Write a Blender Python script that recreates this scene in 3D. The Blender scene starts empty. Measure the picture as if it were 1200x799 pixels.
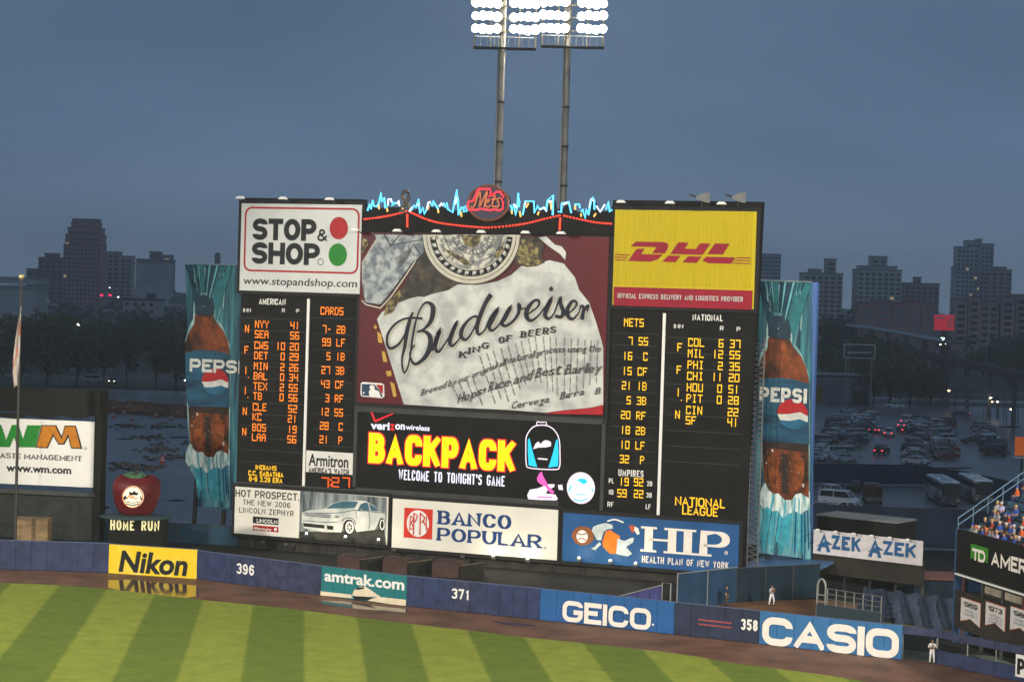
import bpy, math, random
from math import sin, cos, pi, radians, atan
from mathutils import Vector, Matrix
random.seed(7)
sc = bpy.context.scene
COL = sc.collection
# ------------------------------------------------------------------ camera
F = 2300.0; H = 26.0; ROLL = 0.03; PIT = atan(54.5 / F)
FW = Vector((0, cos(PIT), -sin(PIT))); R0 = Vector((1, 0, 0)); U0 = Vector((0, sin(PIT), cos(PIT)))
RT = R0 * cos(ROLL) + U0 * sin(ROLL); UP = -R0 * sin(ROLL) + U0 * cos(ROLL)
EYE = Vector((0, 0, H))
cd = bpy.data.cameras.new('camera'); cam = bpy.data.objects.new('camera', cd); COL.objects.link(cam)
cd.sensor_width = 36; cd.lens = 36 * F / 1200; cd.clip_start = 1; cd.clip_end = 20000
cam.matrix_world = Matrix(((RT.x, UP.x, -FW.x, 0), (RT.y, UP.y, -FW.y, 0), (RT.z, UP.z, -FW.z, H), (0, 0, 0, 1)))
sc.camera = cam
# ------------------------------------------------------------------ sky and light
SKY_STRENGTH = 1.0
world = bpy.data.worlds.new('World'); sc.world = world; world.use_nodes = True
nt = world.node_tree; nt.nodes.clear()
def N(t, nt=nt, **k):
    n = nt.nodes.new(t)
    for a, b in k.items(): setattr(n, a, b)
    return n
tc = N('ShaderNodeTexCoord'); sp = N('ShaderNodeSeparateXYZ'); rp = N('ShaderNodeValToRGB')
nz = N('ShaderNodeTexNoise'); mp = N('ShaderNodeMapping'); mx = N('ShaderNodeMix', data_type='RGBA', blend_type='MULTIPLY')
bg = N('ShaderNodeBackground'); ow = N('ShaderNodeOutputWorld')
nt.links.new(tc.outputs['Generated'], sp.inputs[0]); nt.links.new(sp.outputs['Z'], rp.inputs[0])
e = rp.color_ramp.elements
e[0].position = 0.0; e[0].color = (.155, .215, .305, 1)
e[1].position = 1.0; e[1].color = (.095, .152, .245, 1)
for p_, c_ in ((.03, (.140, .205, .305, 1)), (.07, (0.108, 0.178, 0.287, 1)), (.14, (0.083, 0.142, 0.235, 1)), (.30, (.074, .124, .208, 1))):
    q = rp.color_ramp.elements.new(p_); q.color = c_
nt.links.new(tc.outputs['Generated'], mp.inputs[0]); mp.inputs['Scale'].default_value = (2.2, 2.2, 7)
nt.links.new(mp.outputs[0], nz.inputs['Vector']); nz.inputs['Scale'].default_value = 2.0; nz.inputs['Detail'].default_value = 4
cr = N('ShaderNodeValToRGB'); nt.links.new(nz.outputs['Fac'], cr.inputs[0])
cr.color_ramp.elements[0].position = .3; cr.color_ramp.elements[0].color = (.84, .85, .87, 1)
cr.color_ramp.elements[1].position = .7; cr.color_ramp.elements[1].color = (1.12, 1.11, 1.09, 1)
mx.inputs[0].default_value = 1
nt.links.new(rp.outputs[0], mx.inputs[6]); nt.links.new(cr.outputs[0], mx.inputs[7])
nt.links.new(mx.outputs[2], bg.inputs[0]); bg.inputs[1].default_value = SKY_STRENGTH
nt.links.new(bg.outputs[0], ow.inputs[0])
def spot(name, loc, target, power, angle, radius, color, blend=.35):
    l = bpy.data.lights.new(name, 'SPOT'); l.energy = power; l.spot_size = radians(angle); l.spot_blend = blend
    l.shadow_soft_size = radius; l.color = color
    o = bpy.data.objects.new(name, l); COL.objects.link(o); o.location = loc
    o.rotation_euler = (Vector(target) - Vector(loc)).to_track_quat('-Z', 'Y').to_euler()
    return o
# the stadium's own light banks, on the roof of the stands round the infield
WARM = (1, .93, .80)
SPOT = 1.0
for (x, y, z, tx, ty, tz, p, an) in ((-105, 95, 58, -12, 145, 0, 500e3, 62), (-50, -20, 52, 0, 172, 3, 430e3, 30),
                                (55, -20, 52, 2, 172, 3, 430e3, 30), (100, 85, 58, 8, 142, 0, 500e3, 62)):
    spot('stadium_light_bank', (x, y, z), (tx, ty, tz), p * SPOT, an, 3.0, WARM)
sc.view_settings.view_transform = 'Standard'; sc.view_settings.look = 'None'
sc.view_settings.exposure = 0; sc.view_settings.gamma = 1
try:
    sc.cycles.use_denoising = True; sc.cycles.max_bounces = 5; sc.cycles.diffuse_bounces = 2; sc.cycles.volume_bounces = 1
    sc.cycles.transparent_max_bounces = 8; sc.cycles.sample_clamp_indirect = 6
except Exception: pass
# ------------------------------------------------------------------ geometry helpers
def ray(px, py): return RT * ((px - 600) / F) - UP * ((py - 399.5) / F) + FW
def ground(px, py, z=0.0):
    d = ray(px, py); return EYE + d * ((z - H) / d.z)
def at(px, py, Y):
    d = ray(px, py); return EYE + d * (Y / d.y)
class Plane:
    """a vertical plane through two plan points; (s, z) are metres along it and metres up"""
    def __init__(s, A, B):
        s.o = Vector((A[0], A[1], 0)); d = Vector((B[0] - A[0], B[1] - A[1], 0)); s.len = d.length; s.d = d.normalized()
        s.n = Vector((s.d.y, -s.d.x, 0))
    def S(s, px, py):
        q = ray(px, py); t = s.n.dot(s.o - EYE) / s.n.dot(q); P = EYE + q * t
        return ((P - s.o).dot(s.d), P.z)
    def P(s, a, z, off=0.0): return s.o + s.d * a + s.n * off + Vector((0, 0, z))
    def shifted(s, back):
        A = s.o - s.n * back; return Plane(A, A + s.d)
LOC = {}
def prop(o, label=None, cat=None, group=None, kind=None):
    if label: o['label'] = label
    if cat: o['category'] = cat
    if group: o['group'] = group
    if kind: o['kind'] = kind
    return o
def thing(name, label, cat, loc=(0, 0, 0), group=None, rz=0):
    o = bpy.data.objects.new(name, None); COL.objects.link(o); o.location = loc; o.rotation_euler = (0, 0, rz)
    o.empty_display_size = .3
    LOC[o.name] = Vector(loc); return prop(o, label, cat, group)
class MB:
    def __init__(s): s.v = []; s.f = []
    def poly(s, pts):
        i = len(s.v); s.v += [tuple(p) for p in pts]; s.f.append(tuple(range(i, i + len(pts))))
    def prism(s, front, back):
        """closed solid between two equal rings"""
        n = len(front); i = len(s.v); s.v += [tuple(p) for p in front] + [tuple(p) for p in back]
        s.f.append(tuple(range(i, i + n))); s.f.append(tuple(range(i + 2 * n - 1, i + n - 1, -1)))
        for k in range(n):
            m = (k + 1) % n; s.f.append((i + m, i + k, i + n + k, i + n + m))
    def box(s, c, size, rz=0, top=1.0):
        x, y, z = [q / 2 for q in size]; cz, sz = cos(rz), sin(rz)
        def T(a, b, c_): return (c[0] + a * cz - b * sz, c[1] + a * sz + b * cz, c[2] + c_)
        s.prism([T(-x, -y, -z), T(x, -y, -z), T(x, y, -z), T(-x, y, -z)][::-1],
                [T(-x * top, -y * top, z), T(x * top, -y * top, z), T(x * top, y * top, z), T(-x * top, y * top, z)][::-1])
    def tube(s, pts, r, n=6, taper=None):
        pts = [Vector(p) for p in pts]; rings = []
        for i, p in enumerate(pts):
            a = pts[max(0, i - 1)]; b = pts[min(len(pts) - 1, i + 1)]; t = (b - a)
            if t.length < 1e-9: t = Vector((0, 0, 1))
            t.normalize(); u = t.cross(Vector((0, 0, 1)))
            if u.length < .05: u = t.cross(Vector((1, 0, 0)))
            u.normalize(); w = t.cross(u)
            rr = r if taper is None else r * (1 + (taper - 1) * i / (len(pts) - 1))
            if isinstance(r, (list, tuple)): rr = r[i]
            j = len(s.v); s.v += [tuple(p + (u * cos(2 * pi * k / n) + w * sin(2 * pi * k / n)) * rr) for k in range(n)]
            rings.append(j)
        for a, b in zip(rings, rings[1:]):
            for k in range(n):
                m = (k + 1) % n; s.f.append((a + k, a + m, b + m, b + k))
        s.f.append(tuple(range(rings[0], rings[0] + n))[::-1]); s.f.append(tuple(range(rings[-1], rings[-1] + n)))
    def lathe(s, c, prof, n=24, sx=1, sy=1):
        rings = []
        for r, z in prof:
            j = len(s.v); s.v += [(c[0] + r * cos(2 * pi * k / n) * sx, c[1] + r * sin(2 * pi * k / n) * sy, c[2] + z) for k in range(n)]; rings.append(j)
        for a, b in zip(rings, rings[1:]):
            for k in range(n):
                m = (k + 1) % n; s.f.append((a + k, a + m, b + m, b + k))
        s.f.append(tuple(range(rings[0], rings[0] + n))[::-1]); s.f.append(tuple(range(rings[-1], rings[-1] + n)))
    def build(s, name, mat, parent=None, world=True, smooth=False):
        L = LOC.get(parent.name, Vector()) if (parent and world) else Vector()
        me = bpy.data.meshes.new(name)
        me.from_pydata([(a - L.x, b - L.y, c - L.z) for a, b, c in s.v], [], s.f); me.update()
        if smooth:
            for p in me.polygons: p.use_smooth = True
        me.materials.append(mat)
        o = bpy.data.objects.new(name, me); COL.objects.link(o)
        if parent: o.parent = parent; LOC[o.name] = L
        else: LOC[o.name] = Vector()
        return o
def mat(name, col, rough=.7, metal=0, emit=None, es=1.0, var=.12, scale=1.5, col2=None, bump=0, detail=4, stretch=None, spec=None, lo=.35, hi=.65):
    m = bpy.data.materials.new(name); m.use_nodes = True; t = m.node_tree; b = t.nodes['Principled BSDF']
    b.inputs['Roughness'].default_value = rough; b.inputs['Metallic'].default_value = metal
    if spec is None and not metal and rough >= .4: spec = .22
    if spec is not None: b.inputs['Specular IOR Level'].default_value = spec
    c = tuple(col) + (1,)
    if var or col2 or bump:
        x = N('ShaderNodeTexCoord', t); n = N('ShaderNodeTexNoise', t); n.inputs['Scale'].default_value = scale; n.inputs['Detail'].default_value = detail
        g = N('ShaderNodeMapping', t); t.links.new(x.outputs['Object'], g.inputs[0]); t.links.new(g.outputs[0], n.inputs['Vector'])
        if stretch: g.inputs['Scale'].default_value = stretch
        r = N('ShaderNodeValToRGB', t); t.links.new(n.outputs['Fac'], r.inputs[0])
        r.color_ramp.elements[0].position = lo; r.color_ramp.elements[1].position = hi
        r.color_ramp.elements[0].color = tuple(max(0, v * (1 - var)) for v in col) + (1,)
        r.color_ramp.elements[1].color = (tuple(col2) + (1,)) if col2 else tuple(v * (1 + var) for v in col) + (1,)
        t.links.new(r.outputs[0], b.inputs['Base Color'])
        if bump:
            bm = N('ShaderNodeBump', t); bm.inputs['Strength'].default_value = bump; bm.inputs['Distance'].default_value = .05
            t.links.new(n.outputs['Fac'], bm.inputs['Height']); t.links.new(bm.outputs[0], b.inputs['Normal'])
    else: b.inputs['Base Color'].default_value = c
    if emit:
        b.inputs['Emission Color'].default_value = tuple(emit) + (1,); b.inputs['Emission Strength'].default_value = es
    return m
# colours
M = {}
M['black'] = mat('black_paint', (.010, .010, .010), .7, scale=.5, spec=.3)
M['board'] = mat('scoreboard_black', (.008, .0075, .007), .8, scale=.4, var=.3, spec=.2)
M['darkgrey'] = mat('dark_grey_metal', (.05, .052, .05), .55, scale=1)
M['steel'] = mat('galvanised_steel', (.30, .30, .28), .5, .3, scale=2)
M['polem'] = mat('weathered_steel', (.30, .28, .23), .6, .2, scale=.6, var=.25)
M['white'] = mat('white_vinyl', (.72, .70, .65), .55, scale=.5, var=.05)
M['whiteprint'] = mat('white_print', (.80, .78, .73), .6, var=.04)
M['dullwhite'] = mat('dull_white_print', (.55, .54, .50), .6, var=.06)
M['ink'] = mat('black_print', (.012, .013, .014), .6, var=.1)
M['red'] = mat('red_print', (.36, .012, .016), .55, var=.08)
M['green'] = mat('green_print', (.012, .19, .018), .55, var=.08)
M['navyprint'] = mat('navy_print', (.010, .045, .17), .55, var=.1)
M['blueprint'] = mat('blue_print', (.03, .13, .32), .5, var=.08, scale=.7)
M['orangeprint'] = mat('orange_print', (.75, .20, .02), .55, var=.05)
M['brownprint'] = mat('brown_print', (.30, .10, .03), .55, var=.1)
M['yellow'] = mat('yellow_print', (.78, .54, .01), .5, var=.05, scale=.4)
def lit(name, c, s): return mat(name, tuple(v * .3 for v in c), .6, emit=c, es=s, var=0)
M['amberbulb'] = lit('amber_bulbs', (1, .23, .015), 1.25)
M['amberyellow'] = lit('yellow_bulbs', (1, .55, .02), 1.15)
M['clock'] = lit('clock_segments', (1, .12, .01), .75)
M['ledwhite'] = lit('white_bulbs', (.85, .85, 1), 1.1)
M['ledyellow'] = lit('yellow_screen_pixels', (1, .82, .0), 1.2)
M['ledred'] = lit('red_screen_pixels', (.85, .02, .03), 1.0)
M['ledcyan'] = lit('cyan_screen_pixels', (.02, .62, .95), 1.0)
M['ledpink'] = lit('pink_screen_pixels', (.85, .12, .5), 1.0)
M['ledpale'] = lit('pale_screen_pixels', (.95, .80, .92), 1.0)
M['neonblue'] = lit('blue_neon', (.10, .55, 1), 2.0)
M['neonwhite'] = lit('pale_neon', (.72, .85, 1), 1.8)
M['neonorange'] = lit('amber_neon', (1, .5, .12), 1.5)
M['neonred'] = lit('red_neon', (1, .05, .07), 1.4)
M['bulbred'] = lit('red_bulbs', (1, .07, .035), 1.3)
M['lampglow'] = lit('floodlight_glow', (1, .95, .82), 70)
M['smallglow'] = lit('small_floodlight_glow', (1, .93, .72), 14)
# ------------------------------------------------------------------ drawing on a plane
def cat_rom(pts, k=6):
    out = []; n = len(pts)
    for i in range(n - 1):
        p0, p1, p2, p3 = pts[max(0, i - 1)], pts[i], pts[i + 1], pts[min(n - 1, i + 2)]
        for j in range(k):
            t = j / k
            out.append(tuple(.5 * ((2 * b) + (-a + c) * t + (2 * a - 5 * b + 4 * c - d) * t * t + (-a + 3 * b - 3 * c + d) * t ** 3) for a, b, c, d in zip(p0, p1, p2, p3)))
    out.append(tuple(pts[-1])); return out
def strip2d(pts, hw, ext=0, closed=False):
    """outline quads of a stroke; hw: half width (number or function of index, tangent)"""
    P = [p for i, p in enumerate(pts) if i == 0 or math.hypot(p[0] - pts[i - 1][0], p[1] - pts[i - 1][1]) > 1e-6]
    if closed and math.hypot(P[0][0] - P[-1][0], P[0][1] - P[-1][1]) < 1e-6: P = P[:-1]
    if not isinstance(ext, tuple): ext = (ext, ext)
    n = len(P); L = []; Rr = []
    if n < 2: return []
    for i in range(n):
        a = P[(i - 1) % n] if (closed or i > 0) else None; b = P[(i + 1) % n] if (closed or i < n - 1) else None; p = P[i]
        def u(q, r):
            d = math.hypot(r[0] - q[0], r[1] - q[1]); return ((r[0] - q[0]) / d, (r[1] - q[1]) / d)
        t1 = u(a, p) if a else None; t2 = u(p, b) if b else None
        if t1 is None: t1 = t2
        if t2 is None: t2 = t1
        n1 = (-t1[1], t1[0]); n2 = (-t2[1], t2[0]); mx_, my_ = n1[0] + n2[0], n1[1] + n2[1]
        ml = math.hypot(mx_, my_)
        if ml < 1e-4: mx_, my_, ml = n1[0], n1[1], 1
        mx_ /= ml; my_ /= ml; k = 1 / max(.42, mx_ * n1[0] + my_ * n1[1])
        tx, ty = (t1[0] + t2[0]) / 2, (t1[1] + t2[1]) / 2
        w = hw(i, (tx, ty)) if callable(hw) else hw
        ex = ey = 0
        if not closed:
            if i == 0: ex, ey = -t2[0] * ext[0], -t2[1] * ext[0]
            if i == n - 1: ex, ey = t1[0] * ext[1], t1[1] * ext[1]
        L.append((p[0] + mx_ * k * w + ex, p[1] + my_ * k * w + ey)); Rr.append((p[0] - mx_ * k * w + ex, p[1] - my_ * k * w + ey))
    m = n if closed else n - 1
    return [(L[i], Rr[i], Rr[(i + 1) % n], L[(i + 1) % n]) for i in range(m)]
class Draw:
    """collects flat print on one plane, several layers 6 mm apart"""
    def __init__(s, pl, off): s.pl = pl; s.off = off; s.mb = MB(); s.k = 0; s.starts = []; s.hold = False; s.letters = False
    def mark(s):
        if not s.hold: s.starts.append(len(s.mb.f))
    def _o(s): s.mark(); s.k += 1; return s.off + .006 * (s.k % 6)
    def quads(s, qs, fn=None):
        o = s._o()
        for q in qs:
            s.mb.poly([s.pl.P(a, z, o) for a, z in q])
        return s
    def polypx(s, pts, off=None):
        o = s._o(); s.mb.poly([s.pl.P(*s.pl.S(x, y), o) for x, y in pts]); return s
    def rectpx(s, x0, y0, x1, y1):
        a, z1 = s.pl.S(x0, y0); b, z0 = s.pl.S(x1, y1); o = s._o()
        s.mb.poly([s.pl.P(a, z0, o), s.pl.P(b, z0, o), s.pl.P(b, z1, o), s.pl.P(a, z1, o)]); return s
    def strokepx(s, pts, w, smooth=True, closed=False):
        """pts (x, y[, widthfactor]) in pixels, w in pixels"""
        q = [(p[0], p[1], p[2] if len(p) > 2 else 1.0) for p in pts]
        if closed: q = q + [q[0]]
        if smooth: q = cat_rom(q, 5)
        mpx = w * s.mpp(q[0][0], q[0][1]) / 2
        P = [s.pl.S(a, b) for a, b, c in q]; W = [c for a, b, c in q]
        return s.quads(strip2d(P, lambda i, t: mpx * W[min(i, len(W) - 1)], closed=closed))
    def mpp(s, x, y):
        a = s.pl.S(x, y); b = s.pl.S(x, y + 4); return abs(a[1] - b[1]) / 4
    def discpx(s, x, y, r, ry=None, n=28):
        c = s.pl.S(x, y); m = s.mpp(x, y); o = s._o(); ry = ry or r
        s.mb.poly([s.pl.P(c[0] + r * m * cos(2 * pi * i / n), c[1] + ry * m * sin(2 * pi * i / n), o) for i in range(n)]); return s
    def ringpx(s, x, y, r, w, ry=None, n=40):
        c = s.pl.S(x, y); m = s.mpp(x, y); ry = ry or r
        P = [(c[0] + r * m * cos(2 * pi * i / n), c[1] + ry * m * sin(2 * pi * i / n)) for i in range(n)]
        return s.quads(strip2d(P, w * m / 2, closed=True))
    def build(s, name, m, parent):
        """pieces large enough to pick apart become parts of their own, small print stays joined"""
        if not s.starts: o = s.mb.build(name, m, parent); o['kind'] = 'stuff'; return o
        st = sorted(set(s.starts)) + [len(s.mb.f)]; R = [(a, b) for a, b in zip(st, st[1:]) if b > a]
        def ext(r):
            V = [s.mb.v[i] for f in s.mb.f[r[0]:r[1]] for i in f]; return max(max(v[k] for v in V) - min(v[k] for v in V) for k in (0, 2))
        big = [ext(r) for r in R]
        if len(R) > 1 and (len(R) > 18 or sorted(big)[len(big) // 2] < .75):
            o = s.mb.build(name, m, parent); o['kind'] = 'stuff'; return o
        o = None
        for a, b in R:
            q = MB(); ix = {}
            for f in s.mb.f[a:b]:
                g = []
                for i in f:
                    if i not in ix: ix[i] = len(q.v); q.v.append(s.mb.v[i])
                    g.append(ix[i])
                q.f.append(tuple(g))
            c = q.build(('letter' if s.letters else name), m, parent); o = o or c
        return o
r_ = 'r'
GL = {'A': (1.0, [[(0, 0), (.5, 1), (1, 0)], [(.2, .3), (.8, .3)]]),
 'B': (.9, [[(0, 0), (0, 1)], [(0, 1), (.92, 1, 1), (.92, .53, 1), (0, .53)], [(0, .53), (1, .53, 1), (1, 0, 1), (0, 0)]]),
 'C': (.95, [[(1, .70), (1, 1, 1), (0, 1, 1), (0, 0, 1), (1, 0, 1), (1, .30)]]),
 'D': (.95, [[(0, 0), (0, 1), (1, 1, 1), (1, 0, 1), (0, 0)]]),
 'E': (.8, [[(1, 1), (0, 1), (0, 0), (1, 0)], [(0, .52), (.88, .52)]]),
 'F': (.75, [[(1, 1), (0, 1), (0, 0)], [(0, .5), (.88, .5)]]),
 'G': (1.0, [[(1, .78), (1, 1, 1), (0, 1, 1), (0, 0, 1), (1, 0, 1), (1, .46), (.55, .46)]]),
 'H': (.95, [[(0, 0), (0, 1)], [(1, 0), (1, 1)], [(0, .5), (1, .5)]]),
 'I': (0, [[(.5, 0), (.5, 1)]]),
 'J': (.7, [[(1, 1), (1, 0, 1), (0, 0, 1), (0, .3)]]),
 'K': (.95, [[(0, 0), (0, 1)], [(1, 1), (0, .38)], [(.35, .62), (1, 0)]]),
 'L': (.72, [[(0, 1), (0, 0), (1, 0)]]),
 'M': (1.2, [[(0, 0), (0, 1), (.5, .22), (1, 1), (1, 0)]]),
 'N': (.98, [[(0, 0), (0, 1), (1, 0), (1, 1)]]),
 'O': (1.0, [[(0, .5), (0, 1, 1), (1, 1, 1), (1, 0, 1), (0, 0, 1), (0, .5)]]),
 'P': (.88, [[(0, 0), (0, 1), (1, 1, 1), (1, .42, 1), (0, .42)]]),
 'R': (.92, [[(0, 0), (0, 1), (1, 1, 1), (1, .45, 1), (0, .45)], [(.5, .45), (1, 0)]]),
 'S': (.88, [[(1, .80), (1, 1, 1), (0, 1, 1), (0, .52, 1), (1, .52, 1), (1, 0, 1), (0, 0, 1), (0, .20)]]),
 'T': (.85, [[(.5, 0), (.5, 1)], [(0, 1), (1, 1)]]),
 'U': (.95, [[(0, 1), (0, 0, 1), (1, 0, 1), (1, 1)]]),
 'V': (.95, [[(0, 1), (.5, 0), (1, 1)]]),
 'W': (1.35, [[(0, 1), (.25, 0), (.5, .85), (.75, 0), (1, 1)]]),
 'X': (.95, [[(0, 0), (1, 1)], [(0, 1), (1, 0)]]),
 'Y': (.92, [[(0, 1), (.5, .48), (1, 1)], [(.5, .48), (.5, 0)]]),
 'Z': (.88, [[(0, 1), (1, 1), (0, 0), (1, 0)]]),
 '0': (.8, [[(0, .5), (0, 1, 1), (1, 1, 1), (1, 0, 1), (0, 0, 1), (0, .5)]]),
 '1': (.3, [[(0, .75), (1, 1), (1, 0)]]),
 '2': (.8, [[(0, .78), (0, 1, 1), (1, 1, 1), (1, .55, 1), (0, 0), (1, 0)]]),
 '3': (.8, [[(0, .82), (0, 1, 1), (1, 1, 1), (1, .54, 1), (.4, .54)], [(.4, .54), (1, .54, 1), (1, 0, 1), (0, 0, 1), (0, .18)]]),
 '4': (.85, [[(.75, 0), (.75, 1), (0, .3), (1, .3)]]),
 '5': (.8, [[(1, 1), (.05, 1), (0, .58), (1, .62, 1), (1, 0, 1), (0, 0, 1), (0, .22)]]),
 '6': (.8, [[(1, .8), (1, 1, 1), (0, 1, 1), (0, 0, 1), (1, 0, 1), (1, .58, 1), (0, .58)]]),
 '7': (.75, [[(0, 1), (1, 1), (.35, 0)]]),
 '8': (.8, [[(.5, .54), (.05, .54, 1), (.05, 1, 1), (.95, 1, 1), (.95, .54, 1), (.5, .54)], [(.5, .54), (1, .54, 1), (1, 0, 1), (0, 0, 1), (0, .54, 1), (.5, .54)]]),
 '9': (.8, [[(0, .2), (0, 0, 1), (1, 0, 1), (1, 1, 1), (0, 1, 1), (0, .42, 1), (1, .42)]]),
 '&': (.95, [[(1, .45), (.75, 0, 1), (0, 0, 1), (0, .5, 1), (.75, .62, 1), (.7, 1, 1), (.15, 1, 1), (.2, .65), (1, 0)]]),
 '.': (0, [[(.5, 0), (.5, .03)]]), "'": (0, [[(.5, .75), (.5, 1)]]), '-': (.4, [[(0, .5), (1, .5)]]), ',': (0, [[(.5, -.1), (.5, .05)]])}
def rounded(path, cw, ch, R):
    """path in unit box -> points in a cw x ch box with elliptical corners"""
    q = [(p[0] * cw, p[1] * ch, len(p) > 2) for p in path]; out = []
    for i, (x, y, rd) in enumerate(q):
        if not rd or i in (0, len(q) - 1): out.append((x, y)); continue
        ax, ay, ar = q[i - 1]; bx, by, br = q[i + 1]
        la = math.hypot(ax - x, ay - y); lb = math.hypot(bx - x, by - y)
        def lim(l, dx, other_r): 
            full = R * (cw if abs(dx) > 1e-6 * max(cw, 1) else ch)
            return min(full, l * (.5 if other_r else .96))
        ra = lim(la, ax - x if abs(ax - x) > abs(ay - y) * .5 else 0, ar); rb = lim(lb, bx - x if abs(bx - x) > abs(by - y) * .5 else 0, br)
        ux, uy = (ax - x) / la, (ay - y) / la; vx, vy = (bx - x) / lb, (by - y) / lb
        for k in range(7):
            t = k / 6 * pi / 2; a_ = ra * (1 - sin(t)); b_ = rb * (1 - cos(t))
            out.append((x + ux * a_ + vx * b_, y + uy * a_ + vy * b_))
    return out
def text(d, s_, x0, y0, x1, h, t=.2, R=.5, gap=.12, shear=0, thin=None, serif=0, grow=0):
    """block lettering: top left pixel, right end pixel, cap height in pixels; t stroke weight as part of cap height"""
    a0, z1 = d.pl.S(x0, y0); z0 = d.pl.S(x0, y0 + h)[1]
    # right end of the level line
    Hc = z1 - z0; yy = y0
    for _ in range(6):
        zz = d.pl.S(x1, yy)[1]; yy += (zz - z1) / max(1e-6, d.mpp(x1, yy))
    a1 = d.pl.S(x1, yy)[0]; Wd = (a1 - a0) / Hc - (shear if shear > 0 else 0)
    thin = thin or t
    fixed = sum(.34 if c == ' ' else t for c in s_) + gap * (len(s_) - 1)
    flex = sum(0 if c == ' ' else GL[c][0] for c in s_)
    u = (Wd - fixed) / max(flex, .1) if flex else .3
    x = 0
    for c in s_:
        if c == ' ': x += .34 + gap; continue
        wf, paths = GL[c]; cw = wf * u; w = cw + t; d.hold = False; d.mark(); d.hold = True; d.letters = True
        for pth in paths:
            closed = pth[0] == pth[-1]
            vert = lambda tt: thin + (t - thin) * abs(tt[1]) / max(1e-6, math.hypot(*tt))
            P = rounded(pth, cw, 1 - thin, R); P = [(x + t / 2 + px_, thin / 2 + py_) for px_, py_ in P]
            if closed: P = P[:-1]
            ee = tuple((thin / 2 + grow) if (p_[1] in (0, 1) or c in "'.-,") else grow for p_ in (pth[0], pth[-1]))
            q = strip2d(P, lambda i, tt: vert(tt) / 2 + grow, ext=(0, 0) if closed else ee, closed=closed)
            if c not in ',': q = [[(min(x + w + grow, max(x - grow, px_)), min(1 + grow, max(-grow, py_))) for px_, py_ in k] for k in q]
            q = [[(a0 + (px_ + shear * py_) * Hc, z0 + py_ * Hc) for px_, py_ in k] for k in q]
            d.quads(q)
            if serif:
                for e_ in (pth[0], pth[-1]):
                    if e_[1] in (0, 1) and not closed and c not in 'OCGSZ':
                        other = pth[1] if e_ is pth[0] else pth[-2]
                        if abs(other[1] - e_[1]) > .2:
                            sx = x + t / 2 + e_[0] * cw; y_ = thin / 2 if e_[1] == 0 else 1 - thin / 2
                            k = ((sx - serif, y_ - thin / 2), (sx + serif, y_ - thin / 2), (sx + serif, y_ + thin / 2), (sx - serif, y_ + thin / 2))
                            d.quads([[(a0 + (px_ + shear * py_) * Hc, z0 + py_ * Hc) for px_, py_ in k]])
        x += w + gap
    d.hold = False
    return d
_tc = {}
def font_mesh(body, off, shear=0):
    key = (body, off)
    if key not in _tc:
        c = bpy.data.curves.new('t', 'FONT'); c.body = body; c.offset = off; c.resolution_u = 3
        o = bpy.data.objects.new('t', c); COL.objects.link(o); bpy.context.view_layer.update()
        me = o.to_mesh(); V = [(v.co.x, v.co.y) for v in me.vertices]; Fc = [tuple(p.vertices) for p in me.polygons]; o.to_mesh_clear()
        bpy.data.objects.remove(o); bpy.data.curves.remove(c)
        xs = [v[0] for v in V]; ys = [v[1] for v in V]
        V = [((a - min(xs)) / (max(xs) - min(xs)), (b - min(ys)) / (max(ys) - min(ys))) for a, b in V]
        _tc[key] = (V, Fc)
    return _tc[key]
def font(d, body, x0, y0, x1, h, off=.015, shear=0, rise=None):
    """built in font; the box is the ink box; rise: the right end lies that many pixels higher (for slanted print)"""
    V, Fc = font_mesh(body, off); a0, z1 = d.pl.S(x0, y0); z0 = d.pl.S(x0, y0 + h)[1]; Hc = z1 - z0
    if rise is None:
        yy = y0
        for _ in range(6):
            zz = d.pl.S(x1, yy)[1]; yy += (zz - z1) / max(1e-6, d.mpp(x1, yy))
        a1, zr = d.pl.S(x1, yy)[0], z1
    else: a1, zr = d.pl.S(x1, y0 - rise)
    o = d._o(); i = len(d.mb.v); d.letters = True; par = list(range(len(V)))
    def find(q):
        while par[q] != q: par[q] = par[par[q]]; q = par[q]
        return q
    for f in Fc:
        for k in f[1:]: par[find(f[0])] = find(k)
    Fc = sorted(Fc, key=lambda f: find(f[0])); base_ = len(d.mb.f)
    for j in range(1, len(Fc)):
        if find(Fc[j][0]) != find(Fc[j - 1][0]): d.starts.append(base_ + j)
    d.mb.v += [tuple(d.pl.P(a0 + (a1 - a0) * a + shear * b * Hc, z0 + Hc * b + (zr - z1) * a, o)) for a, b in V]
    d.mb.f += [tuple(i + k for k in f) for f in Fc]
    return d
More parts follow.
